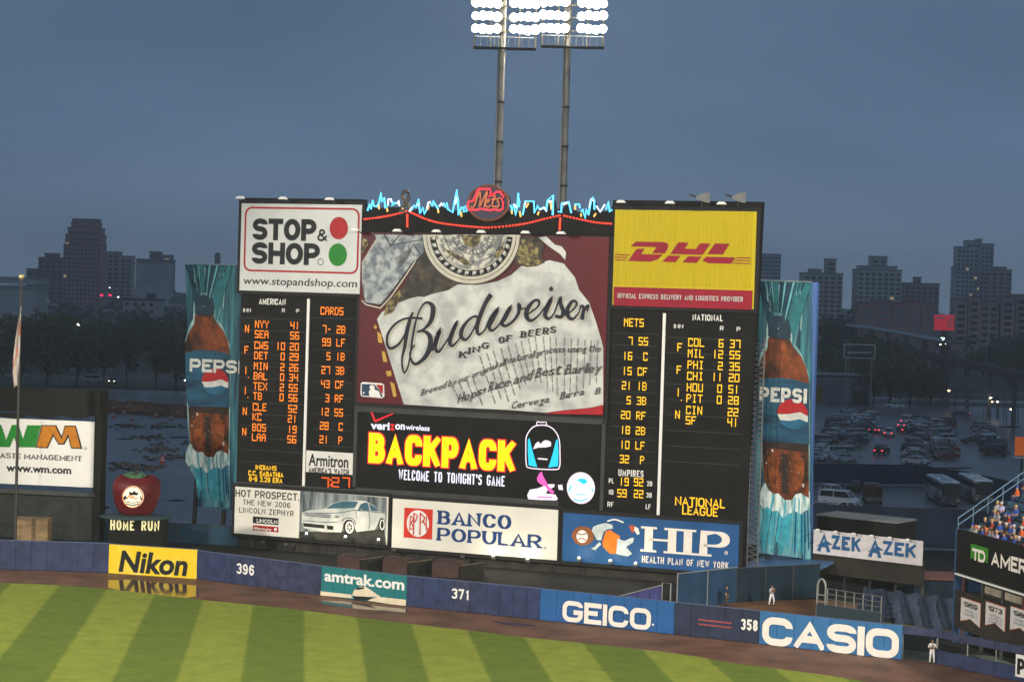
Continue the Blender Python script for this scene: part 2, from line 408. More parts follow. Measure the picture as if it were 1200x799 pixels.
LED = {k: v.split() for k, v in {
 'A': '01110 10001 10001 11111 10001 10001 10001', 'B': '11110 10001 10001 11110 10001 10001 11110', 'C': '11111 10001 10000 10000 10000 10001 11111',
 'D': '11110 10001 10001 10001 10001 10001 11110', 'E': '11111 10000 10000 11110 10000 10000 11111', 'F': '11111 10000 10000 11110 10000 10000 10000',
 'G': '11111 10000 10000 10111 10001 10001 11111', 'H': '10001 10001 10001 11111 10001 10001 10001', 'I': '01110 00100 00100 00100 00100 00100 01110',
 'J': '00001 00001 00001 00001 00001 10001 11111', 'K': '10001 10010 10100 11000 10100 10010 10001', 'L': '10000 10000 10000 10000 10000 10000 11111',
 'M': '10001 11011 10101 10101 10001 10001 10001', 'N': '10001 11001 11001 10101 10011 10011 10001', 'O': '11111 10001 10001 10001 10001 10001 11111',
 'P': '11110 10001 10001 11110 10000 10000 10000', 'R': '11110 10001 10001 11110 10100 10010 10001', 'S': '11111 10000 10000 11111 00001 00001 11111',
 'T': '11111 00100 00100 00100 00100 00100 00100', 'U': '10001 10001 10001 10001 10001 10001 11111', 'V': '10001 10001 10001 10001 01010 01010 00100',
 'W': '10001 10001 10001 10101 10101 11011 10001', 'X': '10001 10001 01010 00100 01010 10001 10001', 'Y': '10001 10001 01010 00100 00100 00100 00100',
 'Z': '11111 00001 00010 00100 01000 10000 11111', '0': '11111 10001 10001 10001 10001 10001 11111', '1': '00100 00100 00100 00100 00100 00100 00100',
 '2': '11111 00001 00001 11111 10000 10000 11111', '3': '11111 00001 00001 01111 00001 00001 11111', '4': '10001 10001 10001 11111 00001 00001 00001',
 '5': '11111 10000 10000 11111 00001 00001 11111', '6': '11111 10000 10000 11111 10001 10001 11111', '7': '11111 00001 00001 00001 00001 00001 00001',
 '8': '11111 10001 10001 11111 10001 10001 11111', '9': '11111 10001 10001 11111 00001 00001 11111', '-': '00000 00000 00000 01110 00000 00000 00000',
 '.': '00000 00000 00000 00000 00000 00000 00100', ' ': '00000 00000 00000 00000 00000 00000 00000'}.items()}
def led(d, s_, a, z, ch, pitch, right=False, fill=.9):
    """bulb characters: a = left (or right) edge in metres along the plane, z = centre height, ch = character height (m), pitch (m)"""
    cw = pitch * .82 / 5; rh = ch / 7
    if right: a = a - (len(s_) - 1) * pitch - 5 * cw
    for n_, c in enumerate(s_):
        g = LED[c]; x = a + n_ * pitch
        for r in range(7):
            k = 0
            while k < 5:
                if g[r][k] == '1':
                    j = k
                    while j < 5 and g[r][j] == '1': j += 1
                    zt = z + ch / 2 - r * rh
                    d.mb.poly([d.pl.P(x + k * cw, zt - rh, d.off), d.pl.P(x + j * cw, zt - rh, d.off), d.pl.P(x + j * cw, zt, d.off), d.pl.P(x + k * cw, zt, d.off)])
                    k = j
                else: k += 1
    return d
def slab(pl, x0, y0, x1, y1, name, m, parent, t=.15, off=0.0, grow=0):
    """a panel with real thickness given by its top left and bottom right pixel"""
    a, z1 = pl.S(x0, y0); b, z0 = pl.S(x1, y1); a -= grow; z0 -= grow; b += grow; z1 += grow; mb = MB()
    fr = [pl.P(a, z0, off + t), pl.P(b, z0, off + t), pl.P(b, z1, off + t), pl.P(a, z1, off + t)]
    bk = [pl.P(a, z0, off), pl.P(b, z0, off), pl.P(b, z1, off), pl.P(a, z1, off)]
    mb.prism(fr, bk); return mb.build(name, m, parent)
def slab_sz(pl, a, b, z0, z1, name, m, parent, t=.15, off=0.0):
    mb = MB(); mb.prism([pl.P(a, z0, off + t), pl.P(b, z0, off + t), pl.P(b, z1, off + t), pl.P(a, z1, off + t)],
                        [pl.P(a, z0, off), pl.P(b, z0, off), pl.P(b, z1, off), pl.P(a, z1, off)])
    return mb.build(name, m, parent)
def copy_tree(o, parent=None):
    c = o.copy(); COL.objects.link(c)
    if parent: c.parent = parent
    for ch in o.children: copy_tree(ch, c)
    return c
# ================================================================== ground
def sheet(name, pts, z, m, label=None):
    mb = MB(); mb.poly([(p[0], p[1], z) for p in pts]); o = mb.build(name, m); prop(o, kind='structure', label=label); return o
M['earth'] = mat('dark_verge', (.075, .088, .070), .9, scale=.03, var=.4)
M['lot'] = mat('wet_asphalt', (.150, .155, .165), .34, scale=.035, var=.30, bump=.1, detail=8, stretch=(1, .6, 1))
M['track'] = mat('warning_track_clay', (.150, .076, .046), .62, scale=.35, var=.28, bump=.3, detail=8)
M['puddle'] = mat('wet_clay', (.07, .035, .030), .10, bump=.06, scale=.5, var=.1, spec=.8)
M['bulldirt'] = mat('bullpen_dirt', (.17, .085, .04), .9, scale=.4, var=.2)
M['backdirt'] = mat('dark_service_ground', (.014, .014, .013), .85, scale=.3, var=.3)
sheet('ground', [(-3500, -60), (3500, -60), (3500, 3490), (-3500, 3490)], -.06, M['earth'])
sheet('parking_lot', [(-260, 214), (300, 205), (330, 470), (210, 560), (95, 560), (20, 500), (-60, 480), (-260, 470)], -.03, M['lot'])
sheet('service_yard', [(-90, 172), (-36, 178), (-15, 168), (14, 153), (60, 141), (110, 150), (140, 206), (-120, 216)], -.02, M['backdirt'])
sheet('road', [(-400, 520), (500, 520), (500, 545), (-400, 545)], -.02, mat('road_asphalt', (.05, .055, .06), .6, scale=.1))
# warning track and grass
base_px = [(-140, 664), (0, 667), (128, 671), (231, 678), (300, 687), (377, 697.5), (477, 710), (570, 719.5), (633, 726), (712, 734.5), (790, 743), (890, 754), (973, 763.5), (1057, 772.6)]
BP = [ground(x, y) for x, y in base_px]
right_px = [(1057, 772.6), (1097, 777), (1132, 785), (1200, 799), (1290, 819)]
RP = [ground(x, y) for x, y in right_px]
grass_px = [(-160, 682), (0, 683), (65, 685.5), (120, 689.5), (180, 696), (240, 703), (300, 709), (345, 713.5), (425, 724), (500, 733), (570, 741), (600, 745), (700, 755), (800, 766.5), (860, 777), (940, 787), (1000, 796), (1080, 812)]
GP = [ground(x, y) for x, y in grass_px]
def smooth2(P, k=5):
    return [Vector(q) for q in cat_rom([(p.x, p.y) for p in P], k)]
tr = [p + Vector((0, .6, 0)) for p in BP] + [p + Vector((.5, .3, 0)) for p in RP[1:]]
sheet('warning_track', [(p.x, p.y) for p in tr] + [(60, 100), (60, 20), (-80, 20)], 0.0, M['track'])
gm = bpy.data.materials.new('mown_grass'); gm.use_nodes = True; t = gm.node_tree; b = t.nodes['Principled BSDF']; b.inputs['Roughness'].default_value = .9
vd = ray(357, 337.5); vd = Vector((vd.x, vd.y, 0)).normalized(); pr = Vector((vd.y, -vd.x, 0))
q0 = ground(54, 799).dot(pr); q3 = ground(282, 799).dot(pr); sw = (q3 - q0) / 3
tcn = N('ShaderNodeTexCoord', t); dp = N('ShaderNodeVectorMath', t, operation='DOT_PRODUCT'); dp.inputs[1].default_value = pr
t.links.new(tcn.outputs['Object'], dp.inputs[0])
wn = N('ShaderNodeTexNoise', t); wn.inputs['Scale'].default_value = 1.3; wn.inputs['Detail'].default_value = 3; t.links.new(tcn.outputs['Object'], wn.inputs['Vector'])
ad = N('ShaderNodeMath', t, operation='MULTIPLY_ADD'); t.links.new(wn.outputs['Fac'], ad.inputs[0]); ad.inputs[1].default_value = .40; ad.inputs[2].default_value = -.20 - q0
a2 = N('ShaderNodeMath', t, operation='ADD'); t.links.new(dp.outputs['Value'], a2.inputs[0]); t.links.new(ad.outputs[0], a2.inputs[1])
dv = N('ShaderNodeMath', t, operation='MULTIPLY'); t.links.new(a2.outputs[0], dv.inputs[0]); dv.inputs[1].default_value = pi / sw
sn = N('ShaderNodeMath', t, operation='SINE'); t.links.new(dv.outputs[0], sn.inputs[0])
mr = N('ShaderNodeMapRange', t); t.links.new(sn.outputs[0], mr.inputs['Value']); mr.inputs['From Min'].default_value = -.10; mr.inputs['From Max'].default_value = .10
n2 = N('ShaderNodeTexNoise', t); n2.inputs['Scale'].default_value = .5; n2.inputs['Detail'].default_value = 11; n2.inputs['Roughness'].default_value = .82; t.links.new(tcn.outputs['Object'], n2.inputs['Vector'])
mc = N('ShaderNodeMix', t, data_type='RGBA'); t.links.new(mr.outputs[0], mc.inputs[0])
mc.inputs[6].default_value = (.108, .156, .001, 1); mc.inputs[7].default_value = (.215, .250, .014, 1)
r2 = N('ShaderNodeValToRGB', t); t.links.new(n2.outputs['Fac'], r2.inputs[0]); r2.color_ramp.elements[0].position = .32; r2.color_ramp.elements[1].position = .68
r2.color_ramp.elements[0].color = (.66, .72, .62, 1); r2.color_ramp.elements[1].color = (1.32, 1.26, 1.4, 1)
mm = N('ShaderNodeMix', t, data_type='RGBA', blend_type='MULTIPLY'); mm.inputs[0].default_value = 1
t.links.new(mc.outputs[2], mm.inputs[6]); t.links.new(r2.outputs[0], mm.inputs[7]); t.links.new(mm.outputs[2], b.inputs['Base Color'])
sheet('outfield_grass', [(p.x, p.y) for p in smooth2(GP)] + [(55, 20), (-75, 20)], .015, gm)
def puddle(pts, name='puddle'):
    P = [ground(x, y) for x, y in pts]; sheet(name, [(p.x, p.y) for p in P], .008, M['puddle'])
puddle([(126, 679.5), (150, 679), (190, 682.5), (232, 686), (233, 698), (215, 700.5), (180, 696.5), (150, 693.5), (126, 688)])
puddle([(376, 703), (405, 704.5), (440, 709.5), (478, 713.5), (477, 717.5), (450, 715.5), (415, 712.5), (377, 707.5)])
puddle([(575, 727), (600, 729), (632, 732.5), (618, 733.5), (590, 731.5)])
# ================================================================== outfield wall
M['pad1'] = mat('navy_wall_padding', (.031, .040, .092), .6, scale=1.3, detail=8, var=.24)
M['pad2'] = mat('navy_wall_padding_worn', (.037, .044, .090), .6, scale=1.3, detail=8, var=.28)
M['pad3'] = mat('navy_wall_padding_new', (.028, .041, .100), .55, scale=1.3, detail=8, var=.2)
M['padd'] = mat('dark_wall_padding', (.026, .034, .068), .6, scale=.8, var=.15)
M['cap'] = mat('wall_cap', (.10, .12, .20), .6)
WH = 2.5
wall = thing('outfield_wall', 'long navy padded outfield wall curving behind the warning track', 'wall', BP[0])
def wall_h(i): return 2.62 if i <= 1 else (2.56 if i == 2 else 2.48)
WPL = [Plane(BP[i], BP[i + 1]) for i in range(len(BP) - 1)]
rnd = random.Random(3)
spans = {}
def pad(pl, a, b, z1, m, parent, name='wall_pad', off=0, t=.14):
    mb = MB(); g = .006; e = .025
    F1 = [pl.P(a + g + e, .03 + e, off + t), pl.P(b - g - e, .03 + e, off + t), pl.P(b - g - e, z1 - e, off + t), pl.P(a + g + e, z1 - e, off + t)]
    F2 = [pl.P(a + g, .03, off + t - e), pl.P(b - g, .03, off + t - e), pl.P(b - g, z1, off + t - e), pl.P(a + g, z1, off + t - e)]
    F3 = [pl.P(a + g, .03, off), pl.P(b - g, .03, off), pl.P(b - g, z1, off), pl.P(a + g, z1, off)]
    mb.poly(F1)
    for U_, V_ in ((F1, F2), (F2, F3)):
        for k in range(4):
            m_ = (k + 1) % 4; mb.poly([U_[m_], U_[k], V_[k], V_[m_]])
    return mb.build(name, m, parent)
banner_seg = {2: 'nikon', 5: 'amtrak', 8: 'geico', 9: 'geico', 11: 'casio', 12: 'casio'}
for i, pl in enumerate(WPL):
    z1 = wall_h(i); n = max(1, round(pl.len / 1.32)); w = pl.len / n
    slab_sz(pl, 0, pl.len, 0, z1 - .02, 'wall_core', M['darkgrey'], wall, t=-.25)
    slab_sz(pl, 0, pl.len, z1, z1 + .05, 'wall_cap', M['cap'], wall, t=.18, off=-.26)
    if i in banner_seg: continue
    tone = None
    for k in range(n):
        if tone is None or rnd.random() < .45: tone = rnd.choice(['pad1', 'pad1', 'pad2', 'pad3']) if i != 10 else 'padd'
        pad(pl, k * w, (k + 1) * w, z1, M[tone], wall)
def number(s_, x0, y0, x1, h):
    for pl in WPL:
        a = pl.S(x0, y0)[0]
        if 0 <= a <= pl.len and 0 <= pl.S(x1, y0)[0] <= pl.len + 3:
            d = Draw(pl, .16); text(d, s_, x0, y0, x1, h, t=.19, R=.5, gap=.13); return d.build('distance_number', M['whiteprint'], wall)
prop(number('396', 279, 659, 299.5, 12.5), label='white distance number 396')
prop(number('371', 530.5, 688.5, 550.5, 12), label='white distance number 371')
prop(number('358', 869.5, 724, 889, 13), label='white distance number 358')
d = Draw(WPL[10], .16)
d.polypx([(819, 724.2), (858, 728.6), (858, 730.4), (819, 726)]); d.polypx([(819, 729.5), (858, 734), (858, 735.6), (819, 731.2)])
prop(d.build('faded_stripe', mat('faded_red', (.35, .07, .07), .6), wall), label='two faded red stripes')
# ---- banners on the wall
def banner(name, label, segs, m, seams=True):
    root = thing(name, label, 'banner', BP[segs[0]], group=None)
    for i in segs:
        pl = WPL[i]; z1 = wall_h(i)
        if seams:
            n = max(1, round(pl.len / 1.32)); w = pl.len / n
            for k in range(n): pad(pl, k * w, (k + 1) * w, z1 + .03, m, root, name='padded_panel', off=.02)
        else: slab_sz(pl, 0, pl.len, .02, z1 + .03, 'panel', m, root, t=.16)
    return root
M['geico'] = mat('blue_banner_padding', (.022, .105, .29), .5, scale=.6, var=.1)
M['casio'] = mat('light_blue_banner_padding', (.040, .155, .34), .5, scale=.6, var=.1)
M['amtrakgreen'] = mat('teal_banner', (.018, .17, .18), .5, scale=.6, var=.08)
M['cream'] = mat('cream_print', (.72, .62, .45), .6, var=.08)
M['pinkwhite'] = mat('off_white_print', (.84, .76, .68), .6, var=.04)
M['yelban'] = mat('yellow_banner', (.80, .56, .02), .45, scale=.5, var=.06, col2=(.85, .68, .15), lo=.5, hi=.8)
rt = banner('banner', 'yellow banner on the outfield wall with black slanted lettering', [2], M['yelban'], False)
pl = WPL[2]; d = Draw(pl, .18)
font(d, 'Nikon', 140.5, 644.0, 219.5, 25.5, off=.032, shear=.16)
d.build('lettering', M['ink'], rt)
rt = banner('banner', 'teal banner on the outfield wall with white lettering above a white train', [5], M['amtrakgreen'], True)
pl = WPL[5]; d = Draw(pl, .19)
font(d, 'amtrak.com', 382, 667, 475.5, 13.2, off=.03); d.build('lettering', M['whiteprint'], rt)
d = Draw(pl, .19); d.polypx([(377, 692), (413, 696), (415, 700.3), (377, 696.9)]); d.polypx([(444, 698.5), (477.3, 702), (477, 709.2), (458, 707), (432, 703)])
d.polypx([(414, 697), (417, 690), (424, 686.6), (429.5, 686.3), (437, 691), (448, 699), (432, 698.5), (420, 697.8)])
d.build('train_picture', M['cream'], rt)
d = Draw(pl, .235); d.polypx([(418, 690.2), (421, 687.8), (428.5, 686.9), (428, 689), (423, 690)]); d.polypx([(416, 697.4), (440, 699.3), (432, 702.5), (417, 701.5)])
d.build('train_windows', M['ink'], rt)
rt = banner('banner', 'blue banner on the outfield wall with one short word in white square letters', [8, 9], M['geico'])
d = Draw(Plane(BP[8], BP[10]), .23); text(d, 'GEICO', 661, 702.3, 764.5, 24.5, t=.22, R=.32, gap=.07); d.discpx(766.5, 731, 1.3); d.build('lettering', M['pinkwhite'], rt)
rt = banner('banner', 'light blue banner at right end of the wall with big white rounded letters', [11, 12], M['casio'])
d = Draw(Plane(BP[11], BP[13]), .23); text(d, 'CASIO', 895, 721, 1055, 33, t=.25, R=.34, gap=.04); d.build('lettering', M['pinkwhite'], rt)
# ---- low side wall right of the banner
sw_ = thing('side_wall', 'low navy side wall with open rail band right of the outfielder', 'wall', RP[0])
for i in range(len(RP) - 1):
    pl = Plane(RP[i], RP[i + 1]); lo = .95 if i else .5; n = max(1, round(pl.len / 2.4)); w = pl.len / n
    for k in range(n):
        if i: pad(pl, k * w, (k + 1) * w, 1.05, M['pad1'] if (k + i) % 3 else M['pad3'], sw_)
        pad(pl, k * w, (k + 1) * w, .62, M['pad2'], sw_, name='rail_pad', off=0).location.z += 1.9
    for k in range(n + 1):
        mb = MB(); p = pl.P(k * w, 0, -.1); mb.tube([p, p + Vector((0, 0, 2.4))], .05, 6); mb.build('post', M['steel'], sw_)
pl = Plane(RP[2], RP[3])
rt = thing('small_white_banner', 'white banner fragment at the right frame edge on the side wall', 'banner', pl.P(*pl.S(1193, 790)))
slab(pl, 1193, 765.5, 1215, 796, 'panel', M['whiteprint'], rt, t=.06, off=.18)
d = Draw(pl, .26); text(d, 'P', 1195, 770, 1204, 19, t=.22); d.build('lettering', M['ink'], rt)
# ================================================================== scoreboard
SB = Plane(at(285, 236, 178 * 1.10), at(880, 243, 178))
S_ = SB.S
aL = S_(277, 560)[0]; aR = S_(872, 640)[0]; zB = S_(276, 628)[1]; zT = S_(424, 270)[1]; zLT = S_(284, 236)[1]; zRT = S_(886, 241)[1]
board = thing('scoreboard', 'huge black scoreboard with orange bulb characters behind the outfield wall', 'scoreboard', SB.P((aL + aR) / 2, 0))
mb = MB()
def ring(off): return [SB.P(aL, zB, off), SB.P(aR, zB, off), SB.P(aR + .6, zRT + .35, off), SB.P(S_(718, 245)[0], zRT + .35, off), SB.P(S_(718, 275)[0], zT + .1, off), SB.P(S_(425, 270)[0], zT + .1, off), SB.P(S_(425, 236)[0], zLT + .35, off), SB.P(aL, zLT + .35, off)]
mb.prism(ring(0), ring(-1.1)); mb.build('cabinet', M['board'], board)
# raised frame rails round the sub-boards
mb = MB()
def rail(x0, y0, x1, y1, w=.22, t=.14):
    a, z1 = S_(x0, y0); b, z2 = S_(x1, y1)
    if abs(a - b) > abs(z1 - z2): z = (z1 + z2) / 2; mb.prism([SB.P(a, z - w, t), SB.P(b, z - w, t), SB.P(b, z + w, t), SB.P(a, z + w, t)], [SB.P(a, z - w, .01), SB.P(b, z - w, .01), SB.P(b, z + w, .01), SB.P(a, z + w, .01)])
    else: a = (a + b) / 2; mb.prism([SB.P(a - w, z2, t), SB.P(a + w, z2, t), SB.P(a + w, z1, t), SB.P(a - w, z1, t)], [SB.P(a - w, z2, .01), SB.P(a + w, z2, .01), SB.P(a + w, z1, .01), SB.P(a - w, z1, .01)])
rail(420, 479, 711, 492, .35); rail(417, 575, 655, 590, .3); rail(278, 563, 417, 577, .12); rail(420, 350, 417, 570, .18); rail(711, 372, 706, 598, .18)
mb.build('frame', mat('dark_rail', (.045, .045, .042), .6, scale=.6), board)
# faint module joints of the bulb boards
mb = MB()
for (xa, ya, xb, yb, n) in ((281, 372, 358, 374, 13), (366, 372, 415, 374, 10), (716, 390, 771, 392, 12), (781, 395, 872, 397, 9)):
    for k in range(n):
        a, z = S_(xa, ya + k * (540 - ya) / (n - 1)); b = S_(xb, yb)[0]
        mb.prism([SB.P(a, z - .02, .03), SB.P(b, z - .02, .03), SB.P(b, z + .02, .03), SB.P(a, z + .02, .03)], [SB.P(a, z - .02, .005), SB.P(b, z - .02, .005), SB.P(b, z + .02, .005), SB.P(a, z + .02, .005)])
mb.build('module_joints', M['darkgrey'], board)
for (x0, y0, x1, y1) in ((361.8, 350, 356.2, 572), (779, 367, 771.5, 603)):
    a, z1 = S_(x0, y0); b, z0 = S_(x1, y1); a = (a + b) / 2
    slab_sz(SB, a - .13, a + .13, z0, z1, 'divider', M['whiteprint'], board, t=.12, off=.01)
OFF = .06
def px_h(h, x, y): return abs(S_(x, y)[1] - S_(x, y + h)[1])
def leds(name, rows, m, h, pitch):
    """rows: (text, x, y(px centre), anchor x pixel row, right)"""
    d = Draw(SB, OFF)
    for s_, a, z, right in rows: led(d, s_, a, z, h, pitch, right)
    return d.build(name, m, board)
hh = px_h(9.0, 308, 440); pt = px_h(6.35, 308, 440)
yA = [380, 391.7, 404.7, 416.6, 429, 440.7, 452.6, 464.3, 477, 488.6, 501, 512.5]; zA = [S_(308, y)[1] for y in yA]
aT = S_(299.2, 380)[0]; aR1 = S_(334.3, 405)[0]; aP = S_(351.2, 380)[0]; aI = S_(287.5, 385)[0]
rows = []
for i, (tm, r, p) in enumerate((('NYY', '', '41'), ('SEA', '', '56'), ('CWS', '10', '20'), ('DET', '0', '29'), ('MIN', '2', '26'), ('BAL', '0', '34'), ('TEX', '2', '55'), ('TB', '0', '56'), ('CLE', '', '52'), ('KC', '', '21'), ('BOS', '', '19'), ('LAA', '', '56'))):
    rows.append((tm, aT, zA[i], False)); rows.append((p, aP, zA[i], True))
    if r: rows.append((r, aR1, zA[i], True))
for i, c in enumerate('NF11NN'):
    z = (zA[2 * i] + zA[2 * i + 1]) / 2; rows.append((c, aI, z, False))
    if c == '1': rows.append(('.', aI + pt * .55, z - .35, False))
prop(leds('bulb_characters', rows, M['amberbulb'], hh, pt), label='orange American league scores')
z = lambda x, y: S_(x, y)[1]
rows = [('CARDS', S_(376, 364.5)[0], z(391, 364.5), False)]; aN = S_(388, 401)[0]; aQ = S_(405, 386)[0]
for n_, q, y in (('7-', '2B', 386), ('99', 'LF', 401.2), ('5', '1B', 417.6), ('27', '3B', 434), ('43', 'CF', 450.4), ('3', 'RF', 466.8), ('12', 'SS', 483), ('28', 'C', 499.4), ('21', 'P', 515.5)):
    zz = z(393, y); rows += [(n_, aN, zz, True), (q, aQ, zz, True)]
prop(leds('bulb_characters', rows, M['amberbulb'], px_h(9.2, 390, 440), px_h(6.1, 390, 440)), label='orange visiting team line-up')
rows = [('METS', S_(731.5, 377)[0], z(745, 378), False)]; aN = S_(741.6, 400)[0]; aQ = S_(759.6, 400)[0]
for n_, q, y in (('7', 'SS', 399.6), ('16', 'C', 417.4), ('15', 'CF', 435), ('21', '1B', 452.2), ('5', '3B', 469.3), ('20', 'RF', 486.7), ('18', '2B', 504.4), ('10', 'LF', 521.7), ('32', 'P', 538.6)):
    zz = z(747, y); rows += [(n_, aN, zz, True), (q, aQ, zz, True)]
rows += [('19', S_(726, 564)[0], z(730, 564), False), ('92', S_(743, 564.6)[0], z(749, 564.7), False), ('59', S_(723.6, 577.6)[0], z(730, 577.6), False), ('22', S_(743, 578.5)[0], z(749, 578.5), False)]
prop(leds('bulb_characters', rows, M['amberyellow'], px_h(9.6, 745, 450), px_h(6.3, 745, 450)), label='yellow home team line-up')
yN = [401.2, 414.0, 427.5, 440.6, 454, 466.9, 480.6, 492.6]; rows = []
aT = S_(806.7, 401)[0]; aR1 = S_(848, 401)[0]; aP = S_(868, 401)[0]; aI = S_(794, 406)[0]
for i, (tm, r, p) in enumerate((('COL', '6', '37'), ('MIL', '12', '55'), ('PHI', '2', '35'), ('CHI', '11', '20'), ('HOU', '0', '51'), ('PIT', '0', '28'), ('CIN', '', '22'), ('SF', '', '41'))):
    zz = z(816, yN[i]); rows += [(tm, aT, zz, False), (p, aP, zz, True)]
    if r: rows.append((r, aR1, zz, True))
for i, c in enumerate('FF1N'):
    zz = (z(816, yN[2 * i]) + z(816, yN[2 * i + 1])) / 2; rows.append((c, aI, zz, False))
    if c == '1': rows.append(('.', aI + pt * .6, zz - .4, False))
prop(leds('bulb_characters', rows, M['amberyellow'], px_h(9.8, 820, 440), px_h(6.9, 820, 440)), label='yellow National league scores')
d = Draw(SB, OFF)
for args in (('NATIONAL', 791.5, 581, 850, 10.5), ('LEAGUE', 799.8, 592.3, 841.5, 10)): text(d, *args, t=.15, R=.3, gap=.10)
prop(d.build('bulb_lettering', M['amberyellow'], board), label='yellow league name')
d = Draw(SB, OFF)
text(d, 'INDIANS', 300, 544.2, 324.5, 5.6, t=.17, R=.2, gap=.12); text(d, 'C.C. SABATHIA', 291.5, 550.8, 332.5, 5.8, t=.17, R=.2, gap=.12); text(d, '6-6 3.29 ERA', 292.5, 557.6, 331.5, 5.8, t=.17, R=.2, gap=.12)
prop(d.build('bulb_lettering', M['amberyellow'], board), label='small yellow pitcher note')
d = Draw(SB, OFF)
for a in (('AMERICAN', 304, 349.5, 335, 7), ('INN', 285.5, 361, 294.5, 4.6), ('R', 331, 361.5, 334.5, 4.4), ('P', 347.5, 362, 351, 4.4), ('NATIONAL', 812, 368, 847.5, 7.2), ('INN', 790, 379.6, 801, 5), ('R', 844, 382, 848.3, 5.2), ('P', 863.6, 383, 867.8, 5.2),
          ('UMPIRES', 725, 549.5, 754.5, 7.8), ('PL', 713.8, 560, 719.8, 5.6), ('1B', 713.2, 573.2, 719.4, 5.6), ('RF', 712.2, 587.4, 719.2, 5.8), ('2B', 758.2, 563.4, 764.8, 5.6), ('3B', 757.7, 576.8, 764.2, 5.6), ('LF', 757, 590.2, 762.8, 5.8)):
    text(d, *a, t=.16, R=.3, gap=.14)
d.build('painted_lettering', M['whiteprint'], board)
# watch panel and clock
slab(SB, 359.5, 527.5, 414, 556.2, 'clock_sign_panel', M['white'], board, t=.08, off=.02)
d = Draw(SB, .11); font(d, 'Armitron', 362.5, 531, 409, 14.5, off=.02); text(d, "AMERICA'S WATCH", 362.5, 546.8, 409.5, 6, t=.18, R=.2, gap=.12); d.build('clock_sign_lettering', M['ink'], board)
d = Draw(SB, .06)
for s_, x in (('7', 377), ('2', 389), ('7', 401.5)): led(d, s_, S_(x, 565)[0], z(x, 564.5), px_h(12, 390, 560), px_h(12, 390, 560))
a = S_(387, 565)[0]
for dz in (.25, -.25): d.mb.poly([SB.P(a, z(387, 565) + dz - .1, .06), SB.P(a + .2, z(387, 565) + dz - .1, .06), SB.P(a + .2, z(387, 565) + dz + .1, .06), SB.P(a, z(387, 565) + dz + .1, .06)])
prop(d.build('clock_digits', M['clock'], board), label='dim orange clock digits reading 7:27')
# message board
d = Draw(SB, .05); text(d, 'BACKPACK', 433.2, 506.8, 605, 35, t=.235, R=.33, gap=.05, grow=.045); d.build('screen_outline', M['ledred'], board)
d = Draw(SB, .10); text(d, 'BACKPACK', 433.2, 506.8, 605, 35, t=.235, R=.33, gap=.05); prop(d.build('screen_lettering', M['ledyellow'], board), label='big yellow word with red edge')
d = Draw(SB, .06); text(d, "WELCOME TO TONIGHT'S GAME", 467.5, 549.6, 592, 12, t=.135, R=.3, gap=.09)
font(d, 'veri', 435, 493.8, 457, 9, off=.03); font(d, 'on', 463.5, 496.5, 475, 6.5, off=.03); font(d, 'wireless', 476, 497, 504, 6.3, off=.02)
prop(d.build('screen_lettering', M['ledwhite'], board), label='white message lines')
d = Draw(SB, .06); font(d, 'z', 457.5, 496.5, 463, 7.5, off=.03); d.strokepx([(435.4, 482), (439.8, 493.5)], 2.2, False); d.strokepx([(439.8, 493.5, 1.2), (466, 482.2, .5)], 2.0, False)
prop(d.build('screen_picture', M['ledred'], board), label='red tick mark')
# backpack, bird on bat, round crest
d = Draw(SB, .06); d.strokepx([(616.5, 523), (617, 512), (622, 503), (629, 498.5), (641, 498.5), (650, 504), (655.5, 515), (656.5, 535), (656, 546), (651, 549.8), (622, 548.2), (617, 543), (616.5, 523)], 1.3)
d.strokepx([(629, 497.5), (630, 493.5), (633, 494.5), (637, 494.5), (640, 493.7), (641, 498)], 1.2, False)
d.polypx([(625, 526), (628, 519.5), (631, 517), (634, 520), (637, 516.5), (640, 515.5), (643, 516), (646, 518), (646, 522.5), (640, 524), (632, 524)]); d.strokepx([(630.5, 537), (642, 538)], 1.6, False)
d.discpx(681, 571.5, 17.3, 18.6); d.polypx([(654, 568), (659, 567.5), (660, 574), (655, 573.5)])
d.polypx([(618, 580), (621, 573.5), (630, 572), (643, 567), (650, 567), (650, 570), (642, 574), (640, 578), (651, 579), (654, 584), (652, 586), (636, 585.5), (628, 588), (620, 586.5)])
prop(d.build('screen_picture', M['ledpale'], board), label='white backpack outline, bat and round crest')
d = Draw(SB, .10); d.polypx([(619, 515), (621, 513), (625, 530), (630, 547), (620, 545), (619, 530)]); d.polypx([(652, 516), (654, 514), (655, 530), (654.5, 546), (643, 547.5), (648, 532)])
d.polypx([(676, 562.5), (681, 560), (687, 561), (689, 565), (684, 567.5), (680, 564)]); d.strokepx([(667.5, 576), (669, 570), (671, 569)], 1.6); d.strokepx([(694, 572), (696, 576)], 1.6, False); d.strokepx([(672, 584), (680, 586.5), (688, 584)], 1.5); d.strokepx([(675, 579), (687, 579.5)], 1.2, False)
prop(d.build('screen_picture', M['ledcyan'], board), label='cyan backpack sides and crest marks')
d = Draw(SB, .10); d.polypx([(629.5, 560), (632.5, 554), (635.5, 552.2), (636.3, 556), (640, 563), (643, 569), (650, 576), (648, 578.5), (644, 576), (640, 570), (634, 567), (630.5, 564)]); d.strokepx([(630, 582), (647, 582.5)], 1.2, False)
prop(d.build('screen_picture', M['ledpink'], board), label='pink bird on the bat')
